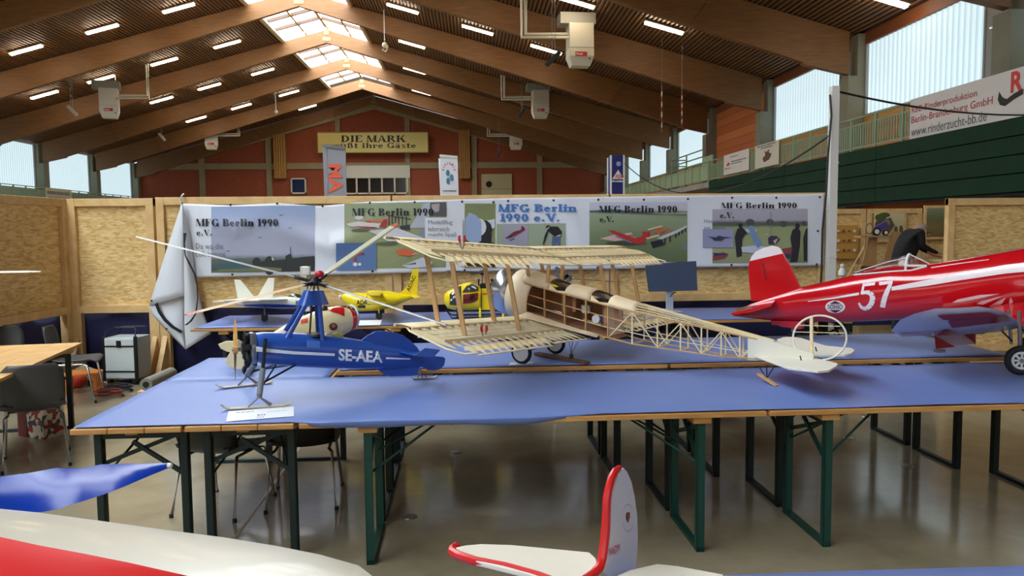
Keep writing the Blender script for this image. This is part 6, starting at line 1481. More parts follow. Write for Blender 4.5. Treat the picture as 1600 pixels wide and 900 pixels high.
# ---------------------------------------------------------------- red racing aircraft
M_red = mat('glossy_red_paint', (196, 14, 26), .16, coat=.8); M_wmark = mat('white_race_marking', (236, 226, 228), .3, coat=.3)
cA = V((2.62, 6.4, 0)); cB = cA+V((.73, -.683, 0))
CO = Fuse(cA, cB, [(1146, 489, 494, .006), (1175, 474, 497, .03), (1200, 465.5, 500.5, .05), (1250, 449, 503, .085), (1300, 437.5, 503.5, .115), (1350, 425, 502.5, .14), (1400, 415, 500, .16), (1450, 412.5, 497, .17), (1500, 405, 490, .18), (1550, 396, 484, .19), (1600, 387, 480, .2), (1680, 376, 478, .2), (1760, 368, 480, .2), (1850, 362, 486, .195)], e=2.1)
co = thing('model_race_plane', 'glossy red model racing aircraft with white number 57', 'model aircraft', V((3.56, 5.3, ZT+.01)))
CO.body(MB()).build('fuselage', M_red, co, smooth=True)
nz = CO.A+CO.t*CO.S[-1][0]; zc = (CO.S[-1][1]+CO.S[-1][2])/2; R_ = (CO.S[-1][1]-CO.S[-1][2])/2
MB().lathe([(0, R_), (.03, R_*.97), (.05, R_*.8)], (nz.x, nz.y, zc), CO.t, 24).build('cowl_lip', M_red, co, smooth=True)
MB().lathe([(.03, .06), (.1, .055), (.17, .02)], (nz.x, nz.y, zc), CO.t, 16).build('spinner', M_black, co, smooth=True)
prop(co, V((nz.x, nz.y, zc))+CO.t*.09, CO.t, .26, (0, .3, 1), M_black, .05)
band(CO, MB(), [(1262, 470.5, 471.5), (1300, 465, 467.5), (1342, 457, 461)], 16, rows_=2).build('stripe', M_wmark, co, smooth=True, flipfix=False)
band(CO, MB(), [(1393, 448, 454), (1450, 437, 446.5), (1500, 427, 438), (1570, 414, 427.5), (1620, 408, 423), (1690, 402, 420)], 30).build('stripe', M_wmark, co, smooth=True, flipfix=False)
band(CO, MB(), [(1455, 417.5, 418.8), (1500, 410.8, 412), (1545, 405, 406)], 12, rows_=2).build('stripe', M_wmark, co, smooth=True, flipfix=False)
q = MB()
def wide(pts, w0): return pts
five = [[(1348, 443), (1368, 440.5), (1366.5, 445.5), (1351, 447.5)], [(1348, 443), (1351.5, 443), (1348.5, 459), (1344.5, 460)]]
for p_ in five: q.poly([CO.surf(x, y, .004) for x, y in p_])
def stroke(mb, F, pts, w_, off=.0045):
    for (x0, y0, a0), (x1, y1, a1) in zip(pts, pts[1:]):
        dx, dy = x1-x0, y1-y0; L = math.hypot(dx, dy); nx, ny = -dy/L, dx/L
        mb.poly([F.surf(x0+nx*a0, y0+ny*a0, off), F.surf(x1+nx*a1, y1+ny*a1, off), F.surf(x1-nx*a1, y1-ny*a1, off), F.surf(x0-nx*a0, y0-ny*a0, off)])
stroke(q, CO, [(1346, 458.5, 2.0), (1353, 456.5, 3), (1359, 457.5, 3.6), (1363, 462, 4), (1363.5, 469, 4.2), (1360, 477, 4), (1354, 482, 3.4), (1348, 482, 2.6), (1343.5, 477, 2), (1342, 473, 1.6)], 3)
q.build('race_number_five', M_wmark, co, flipfix=False)
q = MB(); q.poly([CO.surf(x, y, .004) for x, y in [(1373, 440.5), (1395, 438), (1394, 443), (1374, 446)]])
stroke(q, CO, [(1393, 440, 2.4), (1388.5, 450, 3.2), (1383, 463, 3.9), (1380, 474, 4.2), (1379, 480.5, 4)], 3)
q.build('race_number_seven', M_wmark, co, flipfix=False)
q = MB(); disc_on(CO, q, 1305, 479.5, 15.5, 10, .005); q.build('oval_badge', M_wmark, co, flipfix=False)
M_bdark = mat('badge_dark', (74, 24, 34), .4)
q = MB(); text_on(q, 'SOHIO', lambda x, y: CO.surf(x, -y, .012), 1293, -483, 1317, -476, bold=.01); q.build('badge_lettering', M_bdark, co, flipfix=False)
for tri in ([(1296, 474.5), (1305, 470), (1314, 474.5)], [(1296, 484.5), (1305, 489), (1314, 484.5)]): q = MB(); q.poly([CO.surf(x, y, .01) for x, y in tri]); q.build('badge_triangle', M_bdark, co, flipfix=False)
fin(co, CO, [(1174, 470), (1171, 440), (1170, 416), (1172, 408), (1224, 396), (1232, 410), (1243, 432), (1252, 451), (1230, 460), (1200, 470)], .02, M_red, 'fin')
fin(co, CO, [(1172, 408), (1175, 400), (1182, 393), (1193, 387.5), (1206, 384), (1215, 385.5), (1220, 389), (1224, 396)], .02, M_wmark, 'fin_cap')
fin(co, CO, [(1192, 411), (1194, 411), (1199, 438), (1197, 438)], .024, M_bdark, 'rudder_hinge')
def lat_prism(F, pts, th, m, nm): 
    P_ = [F.mid(x, y, l) for x, y, l in pts]; return MB().prism(P_, (0, 0, th)).build(nm, m, co, bevel=.004)
lat_prism(CO, [(1152, 485, .02), (1212, 471, .02), (1205, 479, .33), (1172, 489, .36), (1142, 492, .3)], .016, M_red, 'tailplane')
lat_prism(CO, [(1152, 485, -.02), (1212, 471, -.02), (1222, 466, -.3), (1190, 476, -.36)], .016, M_red, 'tailplane')
fin(co, CO, [(1206, 500), (1256, 502), (1254, 514), (1222, 510), (1220, 508), (1208, 507)], .07, M_red, 'tail_wheel_door')
tw = atz(1238, 523, ZT+.05); tz = CO.mid(1238, 508)
MB().tube([CO.mid(1238, 508), (tz.x, tz.y, ZT+.08)], .009, 8).build('tail_leg', M_steel, co); MB().lathe([(-.012, .03), (.012, .03)], (tz.x, tz.y, ZT+.082), CO.n, 14).build('tail_wheel', M_tyre, co)
# canopy: clear shell and white frames
M_clear = mat('canopy_clear', (230, 236, 240), .05, trans=1.0, alpha=.45)
def can(px, yt, yb, wdt): 
    a, b = CO.mid(px, yb, 0), CO.mid(px, yt, 0); return [V((a.x, a.y, a.z+(b.z-a.z)*math.sin(t_)))+CO.n*(wdt*math.cos(t_)) for t_ in [math.pi*i/10 for i in range(11)]]
cs_ = [can(1337, 425, 429, .05), can(1360, 416, 427, .08), (can(1390, 405, 424, .095)), can(1420, 397.5, 422, .1), can(1427, 400, 422, .1), can(1452, 412.5, 415.5, .09)]
MB().loft(cs_, open_=True).build('canopy_glass', M_clear, co, smooth=True)
for a in (cs_[3],): MB().tube(a, .011, 6).build('canopy_frame', M_white, co)
MB().tube([cs_[3][5], cs_[4][5].lerp(cs_[5][5], .5), cs_[5][5]], .006, 6).build('canopy_frame', M_white, co); MB().tube([cs_[3][1], cs_[5][1]], .009, 6).build('canopy_frame', M_white, co); MB().tube([x[0] for x in cs_], .007, 6).build('canopy_frame', M_white, co); MB().tube([x[3] for x in cs_[:4]], .004, 6).build('canopy_frame', M_white, co)
pc_ = CO.mid(1412, 420); MB().sphere(pc_+V((0, 0, .035)), .035, 10, 8).build('pilot_head', M_white, co, smooth=True); MB().sphere(pc_+V((0, 0, -.04)), .065, 10, 8).build('pilot_body', mat('grey_suit', (120, 134, 150), .7), co, smooth=True)
fin(co, CO, [(1334, 426), (1340, 422.5), (1345, 428), (1338, 429.5)], .06, M_dgrey, 'canopy_fairing')
# near wing: inverted gull, seen from behind
hd_ = CO.t; rt = CO.n; pit = .2
def wsec(te, le, th):                                   # aerofoil between trailing and leading edge
    return [te.lerp(le, u)+V((0, 0, th*y)) for u, y in ((0, 0), (.25, .55), (.6, 1.0), (.85, .8), (1, .15), (.85, -.25), (.5, -.35), (.2, -.15))]
WS = [(CO.mid(1478, 496, .1), CO.mid(1650, 474, .1), .05), (at(1408, 525, 5.05), at(1592, 514, 4.82), .045), (at(1392, 517, 4.8), at(1588, 501, 4.6), .036), (at(1406, 500, 4.64), at(1572, 490, 4.5), .028), (at(1428, 490.5, 4.57), at(1556, 484, 4.48), .02), (at(1462, 482, 4.53), at(1528, 479, 4.48), .01)]
M_under = mat('white_under_surface', (190, 188, 204), .25, coat=.5)
q = MB(); secs = [wsec(*w_) for w_ in WS]
q.loft(secs); o_ = q.build('wing', [M_red, M_under], co, smooth=True)
for p_ in o_.data.polygons:
    if p_.normal.z < -.05: p_.material_index = 1
def under(i, u, v, off=.008):                           # a spot on the underside between sections
    a = secs[i]; b = secs[i+1]
    def lowpt(S, u): 
        te, p2, p1, p0, le = S[0], S[7], S[6], S[5], S[4]; tab = [(0, te), (.2, p2), (.5, p1), (.85, p0), (1, le)]
        for (x0, A_), (x1, B_) in zip(tab, tab[1:]):
            if u <= x1: return A_.lerp(B_, (u-x0)/(x1-x0))
    return lowpt(a, u).lerp(lowpt(b, u), v)+V((0, 0, -off))+CO.n*off
M_ured = mat('dark_red_marking', (150, 16, 30), .3, coat=.4)
for pts in ([(2, .5, .1), (2, .98, .1), (2, .98, .9), (2, .46, .9)], [(3, .42, .0), (3, .95, .0), (3, .9, .9), (3, .3, .9)], [(1, .02, .1), (1, .3, .35), (1, .3, .6), (1, .02, .5)], [(1, .32, .2), (1, .42, .1), (1, .52, .4), (1, .44, .9), (1, .36, .5)], [(0, .1, .2), (0, .5, .2), (0, .5, .8), (0, .1, .8)]):
    MB().poly([under(*p) for p in pts]).build('underside_marking', M_ured, co, flipfix=False)
for k in range(4):                                      # white rays on the wing root fairing
    tabs = [[(1562, 459), (1530, 461), (1496, 468), (1488, 473), (1500, 472), (1530, 466)], [(1568, 462), (1534, 470), (1526, 475), (1536, 476), (1552, 469)], [(1572, 464), (1552, 475), (1543, 481), (1556, 482), (1566, 474)], [(1579, 464), (1583, 472), (1580, 482), (1576, 476)]][k]
    q = MB(); q.poly([CO.surf(x, y, .006) for x, y in tabs]); q.build('sunburst_ray', M_wmark, co, flipfix=False)
# lowered flap with red triangles
fl_ = [at(1459, 512, 5.02), at(1493, 503, 5.12), at(1526, 512, 5.22), at(1524, 538, 5.2), at(1462, 542, 5.0)]
MB().prism(fl_, -CO.n*.01).build('flap', M_under, co, bevel=.002)
for tri in ([(1460, 524), (1493, 542), (1462, 545)], [(1496, 514), (1507, 497), (1520, 503), (1525, 538)]):
    MB().prism([at(x, y, 4.99 if x < 1494 else 5.12) for x, y in tri], -CO.n*.004).build('flap_marking', M_ured, co)
MB().box(at(1527, 516, 5.2), (.07, .06, .045)).build('flap_bracket', M_black, co)
MB().box(at(1468, 548, 4.99), (.06, .04, .02)).build('flap_hinge', M_steel, co)
# far wing and undercarriage
TE2 = [CO.mid(1478, 496, -.1), CO.mid(1480, 500, -.3), CO.mid(1480, 470, -.8), CO.mid(1490, 455, -1.1)]
MB().loft([wsec(c, c+hd_*ch+V((0, 0, ch*.18)), .045) for c, ch in zip(TE2, (.56, .5, .4, .2))]).build('wing', M_red, co, smooth=True)
wc = atz(1594, 586, ZT+.008)
for k, w0 in enumerate((wc, wc-CO.n*.62)):
    mw = part('main_wheel', co); rw2 = .098; c = w0+V((0, 0, rw2)); wax = V((-.35, -.94, 0)).normalized(); wt = V((.94, -.35, 0))
    MB().tube([c+wt*(math.cos(a)*(rw2-.024))+V((0, 0, math.sin(a)*(rw2-.024))) for a in [2*math.pi*i/28 for i in range(28)]], .024, 10, closed=True, up=wax).build('tyre', M_tyre, mw, smooth=True)
    MB().lathe([(-.02, rw2-.045), (.015, rw2-.045)], c, wax, 24).build('wheel_dish', M_dgrey, mw)
    MB().tube([c+wax*.018+wt*(math.cos(a)*.052)+V((0, 0, math.sin(a)*.052)) for a in [2*math.pi*i/24 for i in range(24)]], .008, 6, closed=True, up=wax).build('rim', M_white, mw)
    for i in range(8):
        a = 2*math.pi*i/8; dv = wt*math.cos(a)+V((0, 0, math.sin(a))); MB().bar(c+wax*.02, c+wax*.02+dv*.05, .014, .006, up=wax).build('wheel_spoke', M_white, mw)
    MB().lathe([(.0, .018), (.03, .014)], c, wax, 12).build('wheel_hub', M_steel, mw)
    tpk = c+V((0, 0, .33))-hd_*.02
    MB().tube([c-wax*.03, c-wax*.03+V((0, 0, .12)), tpk], .013, 8).build('gear_leg', M_steel, co, smooth=True); MB().tube([c-wax*.02-hd_*.05+V((0, 0, .1)), tpk-hd_*.06], .01, 8).build('gear_leg', M_steel, co, smooth=True); MB().tube([c-hd_*.05+V((0, 0, .12)), tpk-hd_*.2+V((0, 0, -.03))], .006, 6).build('gear_link', M_dgrey, co)

# ---------------------------------------------------------------- cream and red aircraft behind the autogiro
M_creamp = mat('cream_paint', (224, 208, 160), .35, coat=.3); M_redp = mat('red_cowl_paint', (196, 30, 30), .25, coat=.5)
kA, kB = at(372, 552, 5.7), at(545, 490, 6.35)
GB = Fuse(kA, kB, [(366, 553, 560, .012), (395, 539, 561, .03), (430, 518, 558, .06), (460, 500, 552, .085), (490, 488, 542, .11), (512, 480, 533, .125), (530, 478, 524, .13), (543, 482, 516, .13), (547, 487, 510, .1)])
gb = thing('model_racer', 'cream model aircraft with red cowling behind the blue autogiro', 'model aircraft', V((kB.x, kB.y, ZT)))
GB.body(MB()).build('fuselage', M_creamp, gb, smooth=True)
s0 = GB.sta(513, 500); s1 = GB.sta(546.5, 500)
GB.body(MB(), s0=GB.sta(538, 500), s1=GB.sta(547, 500), grow=.004).build('red_cowl', M_redp, gb, smooth=True)
band(GB, MB(), [(511, 481.5, 484), (520, 479.3, 487.5), (530, 478.9, 490), (538, 480.6, 494)], 14, .006, rows_=8).build('red_cowl_band', M_redp, gb, smooth=True, flipfix=False)
band(GB, MB(), [(400, 536.5, 538), (430, 519, 521), (458, 502, 504.5)], 12, rows_=1, off=.004).build('red_spine_line', M_redp, gb, smooth=True, flipfix=False)
band(GB, MB(), [(470, 497.5, 506), (481, 494.5, 503)], 6, off=.004).build('red_square', mat('faded_red', (206, 80, 64), .4), gb, smooth=True, flipfix=False)
q = MB(); disc_on(GB, q, 521, 510.5, 6.3, 6, .005); q.build('nose_emblem', mat('maroon_emblem', (92, 44, 36), .4), gb, flipfix=False)
q = MB(); disc_on(GB, q, 521, 509, 3, 3, .008, 10); q.build('emblem_figure', mat('emblem_tan', (170, 120, 90), .4), gb, flipfix=False)
MB().sphere(GB.mid(506, 483, .02), .032, 10, 8).build('cockpit_hood', mat('dark_brown_hood', (50, 28, 24), .5), gb, smooth=True)
ec2 = GB.mid(549, 495); radial(gb, ec2+GB.t*.02, GB.t, .075, 9, m=mat('engine_silver', (130, 130, 134), .35, .7)); MB().lathe([(0, .1), (.012, .104), (.02, .1)], GB.mid(547.5, 496), GB.t, 20, caps=False).build('cowl_ring', M_white, gb, solid=.004)
for sd, pts in ((1, [(362, 548), (356, 557), (352, 566), (357, 573), (370, 577), (384, 577), (394, 571), (397, 556), (388, 545)]), (-1, [(388, 542), (372, 533), (354, 533), (341, 538), (345, 545), (356, 550), (368, 552)])):
    MB().prism([at(x, y, 5.5 if sd > 0 else 5.85) for x, y in pts], V((-.006, .012, 0))).build('tailplane', M_creamp, gb, bevel=.003)
fin(gb, GB, [(392, 542), (372, 530), (366, 534), (364, 548), (372, 556)], .012, M_creamp, 'fin')
tw = atz(388, 586, ZT+.008); MB().lathe([(-.012, .04), (.012, .04)], (tw.x, tw.y, ZT+.045), GB.n, 16).build('tail_wheel', M_tyre, gb); MB().lathe([(-.014, .018), (.014, .018)], (tw.x, tw.y, ZT+.045), GB.n, 12).build('wheel_hub', M_white, gb); MB().tube([(tw.x, tw.y, ZT+.05), GB.mid(392, 556)], .007, 6).build('tail_leg', M_steel, gb)
for lat in (-.2, .2):
    w0 = GB.mid(516, 520, lat); z0 = ZT+.005; MB().lathe([(-.018, .07), (.018, .07)], (w0.x, w0.y, z0+.07), GB.n, 16).build('wheel', M_tyre, gb); MB().tube([(w0.x, w0.y, z0+.07), GB.mid(505, 525, lat*.4)], .014, 8).build('wheel_leg', M_creamp, gb)
for sd in (-1, 1): MB().prism([GB.mid(488, 528, sd*.1), GB.mid(515, 524, sd*.1), GB.mid(510, 526, sd*.42), GB.mid(494, 529, sd*.42)], (0, 0, .02)).build('wing', M_creamp, gb, bevel=.004)

# ---------------------------------------------------------------- white jet
ZBt = ZB+.008
M_jet = mat('white_jet_paint', (232, 230, 216), .3, coat=.2); M_jblue = mat('jet_blue', (36, 64, 150), .3)
jA, jB = at(335, 470, 8.75), at(492, 470, 8.65)
JT = Fuse(jA, jB, [(352, 468.5, 472, .04), (378, 466, 478, .1), (400, 464.5, 480.5, .13), (440, 463, 482, .13), (458, 463, 482, .1), (472, 464.5, 481, .07), (488, 467, 478, .05), (508, 471, 475, .02)])
jt = thing('model_jet', 'white twin-fin model jet with blue underside on display table', 'model aircraft', V((at(420, 490, 8.7).x, 8.7, ZBt)))
JT.body(MB()).build('fuselage', M_jet, jt, smooth=True)
band(JT, MB(), [(382, 476.5, 478), (410, 475, 480), (440, 475.5, 480.5), (462, 476.5, 480.5)], 16, .004).build('blue_flank', M_jblue, jt, smooth=True, flipfix=False)
band(JT, MB(), [(474, 473, 476), (495, 473, 475.5)], 8, .004).build('blue_flank', M_jblue, jt, smooth=True, flipfix=False)
band(JT, MB(), [(462, 470, 480), (472, 470, 480)], 6, .005).build('intake', mat('grey_intake', (110, 112, 110), .5), jt, smooth=True, flipfix=False)
for sd in (1, -1):
    MB().prism([JT.mid(372, 470, sd*.1), JT.mid(450, 469, sd*.1), JT.mid(405, 470.5, sd*.55), JT.mid(385, 471, sd*.55)], (0, 0, .014)).build('wing', M_jet, jt, bevel=.003)
    MB().prism([JT.mid(346, 470, sd*.08), JT.mid(372, 470, sd*.08), JT.mid(350, 472, sd*.3), JT.mid(332, 472.5, sd*.3)], (0, 0, .01)).build('tailplane', M_jet, jt, bevel=.002)
for pts, lat in (([(366.5, 437), (376, 437), (399, 465), (372, 467)], -.12), ([(419.5, 434.5), (429.5, 434.5), (427, 465), (401, 466)], .1)):
    P_ = [JT.mid(x, y, lat) for x, y in pts]; MB().prism(P_, JT.n*.014).build('fin', M_jet, jt, bevel=.002)
MB().loft([[JT.mid(x, yb, 0)+JT.n*(w_*math.cos(a))+V((0, 0, h*math.sin(a))) for a in [math.pi*i/8 for i in range(9)]] for x, yb, w_, h in ((450, 464, .02, .01), (458, 464.5, .04, .045), (468, 466, .04, .045), (480, 468, .02, .01))], open_=True).build('canopy', mat('smoked_canopy', (60, 60, 40), .1, coat=.5), jt, smooth=True)
for px, lat in ((413, .12), (413, -.16), (478, 0)):
    p = JT.mid(px, 480, lat); MB().tube([p, (p.x, p.y, ZBt+.04)], .008, 6).build('gear_leg', M_steel, jt); MB().lathe([(-.012, .035), (.012, .035)], (p.x, p.y, ZBt+.036), JT.n, 14).build('wheel', M_tyre, jt)
q = MB(); q.box(JT.mid(476, 483, .03), (.12, .04, .05)); q.build('nose_gear_door', M_jet, jt, bevel=.005)

# ---------------------------------------------------------------- yellow airliner
M_yel = mat('signal_yellow', (244, 214, 16), .3, coat=.3); M_inkb = mat('black_decal', (30, 26, 10), .4)
yA, yB = at(535, 466, 8.75), at(650, 464, 8.75)
YA = Fuse(yA, yB, [(533, 461, 466, .02), (539, 458, 474, .07), (550, 457, 483, .11), (562, 457, 486.5, .125), (590, 457.5, 485.5, .125), (615, 458, 479, .1), (638, 459.5, 469, .05), (653, 461, 464.5, .02)])
ya = thing('model_airliner', 'yellow model airliner with black lettering on display table', 'model aircraft', V((yA.x+.4, 8.75, ZBt)))
YA.body(MB()).build('fuselage', M_yel, ya, smooth=True)
MB().lathe([(0, .03), (.02, .02), (.03, .006)], YA.mid(533, 463.5), -YA.t, 12).build('nose_cone', M_white, ya, smooth=True)
q = MB(); text_on(q, 'ADAC', lambda x, y: YA.surf(x, -y, .005), 557, -476.5, 579, -468.5, bold=.02); q.build('lettering', M_inkb, ya, flipfix=False)
band(YA, MB(), [(559, 477.5, 481), (571, 477, 481.5)], 6, .006).build('dark_door', M_inkb, ya, smooth=True, flipfix=False)
fin(ya, YA, [(622, 460), (634, 450), (640, 440), (645, 421), (654.5, 419.5), (652, 462)], .02, M_yel, 'fin')
q = MB(); text_on(q, 'ADAC', lambda x, y: YA.mid(640+x*.42-y*.85, 456-x*1.0-y*.3, .014), 0, 0, 24, 6.5, bold=.01); q.build('lettering', M_inkb, ya, flipfix=False)
for pts in ([(640, 462, 0), (652, 461.5, 0), (657, 465.5, .28), (648, 466.5, .28)], [(640, 462, 0), (652, 461.5, 0), (650, 458, -.28), (641, 458, -.28)]): MB().prism([YA.mid(x, y, l) for x, y, l in pts], (0, 0, .01)).build('tailplane', M_yel, ya, bevel=.002)
for sd in (1, -1): MB().prism([YA.mid(572, 458.5, 0), YA.mid(598, 459, 0), YA.mid(594, 462.5 if sd > 0 else 456, sd*.8), YA.mid(582, 462.5 if sd > 0 else 456, sd*.8)], (0, 0, .016)).build('wing', M_yel, ya, bevel=.004)
for sd in (1, -1):
    c = YA.mid(583, 468 if sd > 0 else 461, sd*.3); MB().lathe([(-.06, .05), (.0, .055), (.2, .045), (.3, .02)], c, YA.t, 16).build('nacelle', M_yel, ya, smooth=True)
    MB().lathe([(-.065, .052), (-.07, .04)], c, YA.t, 16).build('intake_ring', M_white, ya); MB().lathe([(-.072, .036), (-.08, .02)], c, YA.t, 12).build('fan', M_black, ya)
for px, lat in ((545, 0), (592, .12), (592, -.12)):
    p = YA.mid(px, 482, lat); MB().tube([p, (p.x, p.y, ZBt+.04)], .008, 6).build('gear_leg', M_yel, ya); MB().lathe([(-.015, .036), (.015, .036)], (p.x, p.y, ZBt+.037), YA.n, 14).build('wheel', M_tyre, ya)
p0, p1 = atz(553, 503, ZBt), atz(596, 503, ZBt)
t = thing('paper_sheet', 'white paper sheet on display table before the yellow airliner', 'paper', p0)
MB().prism([atz(552, 509, ZBt), atz(594, 508, ZBt), atz(597, 500, ZBt), atz(556, 501, ZBt)], (0, 0, .002)).build('sheet', MATS['white_paper'], t)
t = thing('paper_sheet', 'white card on display table beneath the helicopter', 'paper', atz(784, 496, ZBt))
MB().prism([atz(761, 503.5, ZBt), atz(808, 502.5, ZBt), atz(808, 496.5, ZBt), atz(764, 497.5, ZBt)], (0, 0, .012)).build('sheet', MATS['white_paper'], t)

# ---------------------------------------------------------------- yellow helicopter
HD = 8.75; kx = HD/1200
he = thing('model_helicopter', 'yellow model helicopter with glazed cabin on black skids', 'model aircraft', V((at(735, 490, HD).x, HD, ZBt)))
hA, hB = at(700, 465, HD), at(780, 465, HD)
HE = Fuse(hA, hB, [(694, 460, 474, .03), (699, 455, 482, .09), (707, 451, 484, .13), (718, 445, 485, .15), (735, 441, 485, .15), (748, 448, 484, .14), (752, 450, 483, .12)])
HE.body(MB()).build('cabin', M_yel, he, smooth=True)
M_hglass = mat('tinted_cabin_glass', (70, 70, 62), .08, coat=.6)
band(HE, MB(), [(702.5, 460, 476), (708, 454, 477), (714, 449.5, 477), (720.5, 446, 476.5)], 8, .006, 8).build('nose_window', mat('reflective_glass', (70, 74, 70), .06, .4), he, smooth=True, flipfix=False)
band(HE, MB(), [(723, 455, 457.5), (729, 446.5, 457), (738, 443.5, 456), (747.5, 448, 454.5)], 8, .006, 8).build('roof_window', M_hglass, he, smooth=True, flipfix=False)
band(HE, MB(), [(723.5, 460, 475), (735, 459, 474), (742, 458, 472), (747, 457.5, 467)], 8, .006, 8).build('door_window', mat('red_seen_inside', (120, 34, 32), .2, coat=.5), he, smooth=True, flipfix=False)
band(HE, MB(), [(734, 461.5, 469), (741, 460.5, 468)], 5, .009, 5).build('seat_back', M_black, he, smooth=True, flipfix=False)
for k_, xy in enumerate(([(704, 470), (710, 463), (716, 468)], [(706, 460), (713, 453), (717, 456)], [(732, 452), (738, 447.5), (744, 451)])):
    q = MB(); stroke(q, HE, [(x, y, 1.2) for x, y in xy], 1, .01); q.build('glass_glint', M_white, he, flipfix=False)
for xy in ([(722, 444.5), (722, 476)], [(712, 450.5), (722, 444.5), (735, 441.8), (748, 447.5)]): MB().tube([HE.surf(x, y, .01) for x, y in xy], .007, 6).build('window_frame', mat('pale_yellow_frame', (232, 216, 110), .4), he)
MB().box2(at(752, 451, HD-.1), at(783, 481, HD+.12)).build('engine_box', M_yel, he, bevel=.006)
for pl in (((754, 458.5), (776, 457), (776, 459), (754, 460.5)), ((766, 476.5), (774, 468), (778, 468), (778, 476.5))): q = MB(); q.poly([at(x, y, HD-.106) for x, y in pl]); q.build('red_marking', mat('orange_red_decal', (222, 70, 30), .4), he, flipfix=False)
for px in (752,): MB().tube([at(px, 450, HD-.13), at(px, 482, HD-.13)], .006, 6).build('door_post', M_black, he)
MB().box2(at(750, 444, HD-.06), at(781, 449, HD+.06)).build('engine_deck', M_dgrey, he, bevel=.004)
MB().bar(at(752, 446, HD), at(766, 446, HD), .06, .05).build('gearbox', M_dgrey, he); MB().tube([at(748, 436, HD), at(748, 446, HD), at(756, 445, HD)], .012, 6).build('exhaust', M_dgrey, he); MB().tube([at(768, 436, HD), at(770, 440, HD), at(770, 446, HD)], .02, 6).build('exhaust', M_dgrey, he)
MB().tube([at(753.5, 444, HD), at(753.5, 426, HD)], .008, 8).build('rotor_mast', M_steel, he)
hc = at(753.5, 426, HD)
for tx, ty, td in ((965, 440.5, HD+.2), (738, 428, HD-.5), (700, 423, HD+.6)): MB().bar(hc, at(tx, ty, td), .05, .008).build('rotor_blade', M_black if tx < 900 else mat('grey_blade', (92, 84, 76), .5), he)
MB().sphere(hc, .03, 8, 6).build('rotor_head', M_dgrey, he)
for sd in (-.17, .17):
    pts = [at(697, 484, HD+sd), at(700, 488, HD+sd), at(706, 491.5, HD+sd), at(795, 491.5, HD+sd)]; zz = ZBt+.008
    pts = [V((p.x, p.y, max(p.z, zz))) for p in pts]; pts[-1].z = zz; pts[-2].z = zz
    MB().tube(pts, .008, 6).build('skid', M_black, he)
    for px in (715, 750, 786): a = at(px, 481, HD+sd*.7); MB().tube([a, (a.x, HD+sd, zz)], .014, 6).build('skid_leg', M_yel if px > 720 else M_dgrey, he)
MB().bar(at(780, 452, HD), at(872, 446, HD+.1), .05, .06).build('tail_boom', M_yel, he); 
MB().box(at(872, 446, HD+.1), (.08, .06, .07)).build('tail_gearbox', M_yel, he, bevel=.008)
for a_, b_ in (((868, 418), (893, 434)), ((893, 435), (872, 452)), ((868, 424), (873, 434)), ((880, 436), (888, 430))): MB().bar(at(*a_, HD+.05), at(*b_, HD+.05), .04, .012, (0, 1, 0)).build('tail_rotor_blade', mat('grey_tail_blade', (104, 102, 100), .45) if a_[0] != 880 else M_black, he)

# ---------------------------------------------------------------- monitor
MD = 8.95
t = thing('monitor', 'dark flat-screen monitor on a silver stand on display table', 'monitor', V((at(1049, 480, MD).x, MD, ZBt)))
c = [at(1008.5, 413, MD), at(1088, 408, MD-.04), at(1090, 454, MD-.04), at(1014, 456, MD)]
MB().prism(c, (0, .03, 0)).build('screen_housing', mat('screen_bezel', (40, 50, 64), .4), t, bevel=.003)
cc_ = (c[0]+c[1]+c[2]+c[3])/4; MB().prism([cc_+(p-cc_)*.985+V((0, -.003, 0)) for p in c], (0, -.001, 0)).build('screen', mat('screen_face', (64, 78, 100), .35), t)
MB().box(at(1050, 454, MD-.03), (.025, .012, .012)).build('brand_tab', M_steel, t)
p = at(1046, 468, MD+.06); MB().box2((p.x-.045, MD+.03, ZBt), (p.x+.04, MD+.06, at(1046, 445, MD).z)).build('stand_column', mat('silver_stand', (190, 196, 204), .35, .3), t, bevel=.004)
MB().box2((p.x-.12, MD-.08, ZBt), (p.x+.12, MD+.12, ZBt+.012)).build('stand_foot', MATS['silver_stand'], t, bevel=.004); MB().tube([at(1056, 456, MD+.02), at(1050, 460, MD+.02), at(1047, 464, MD+.02)], .006, 6).build('cable', M_black, t)

# ---------------------------------------------------------------- striped wing lying behind the autogiro tail
M_sw = mat('white_film', (232, 222, 220), .35); M_sr = mat('red_film', (206, 40, 48), .35)
zw_ = ZR+.02
t = thing('striped_wing', 'red and white striped wing panel lying behind the blue rudder', 'wing', atz(690, 526, zw_))
a_, b_ = atz(644, 530, zw_), atz(742, 524, zw_); wv_ = V((.12, .35, 0))
MB().loft([[p, p+wv_*.4*s+V((0, 0, .03*s)), p+wv_*s, p+wv_*.5*s-V((0, 0, .008))] for p, s in ((a_+wv_*.3, .25), (a_.lerp(b_, .15)+wv_*.1, .7), (a_.lerp(b_, .4), 1), (b_, 1))]).build('wing_panel', M_sw, t, smooth=True)
for k in range(4):
    u0 = .12+.22*k; p, p2 = a_.lerp(b_, u0), a_.lerp(b_, u0+.1); MB().prism([p+V((0, -.004, .008)), p2+V((0, -.004, .01)), p2+wv_*.45+V((.08, 0, .036)), p+wv_*.45+V((.08, 0, .034))], (0, 0, .003)).build('red_stripe', M_sr, t)

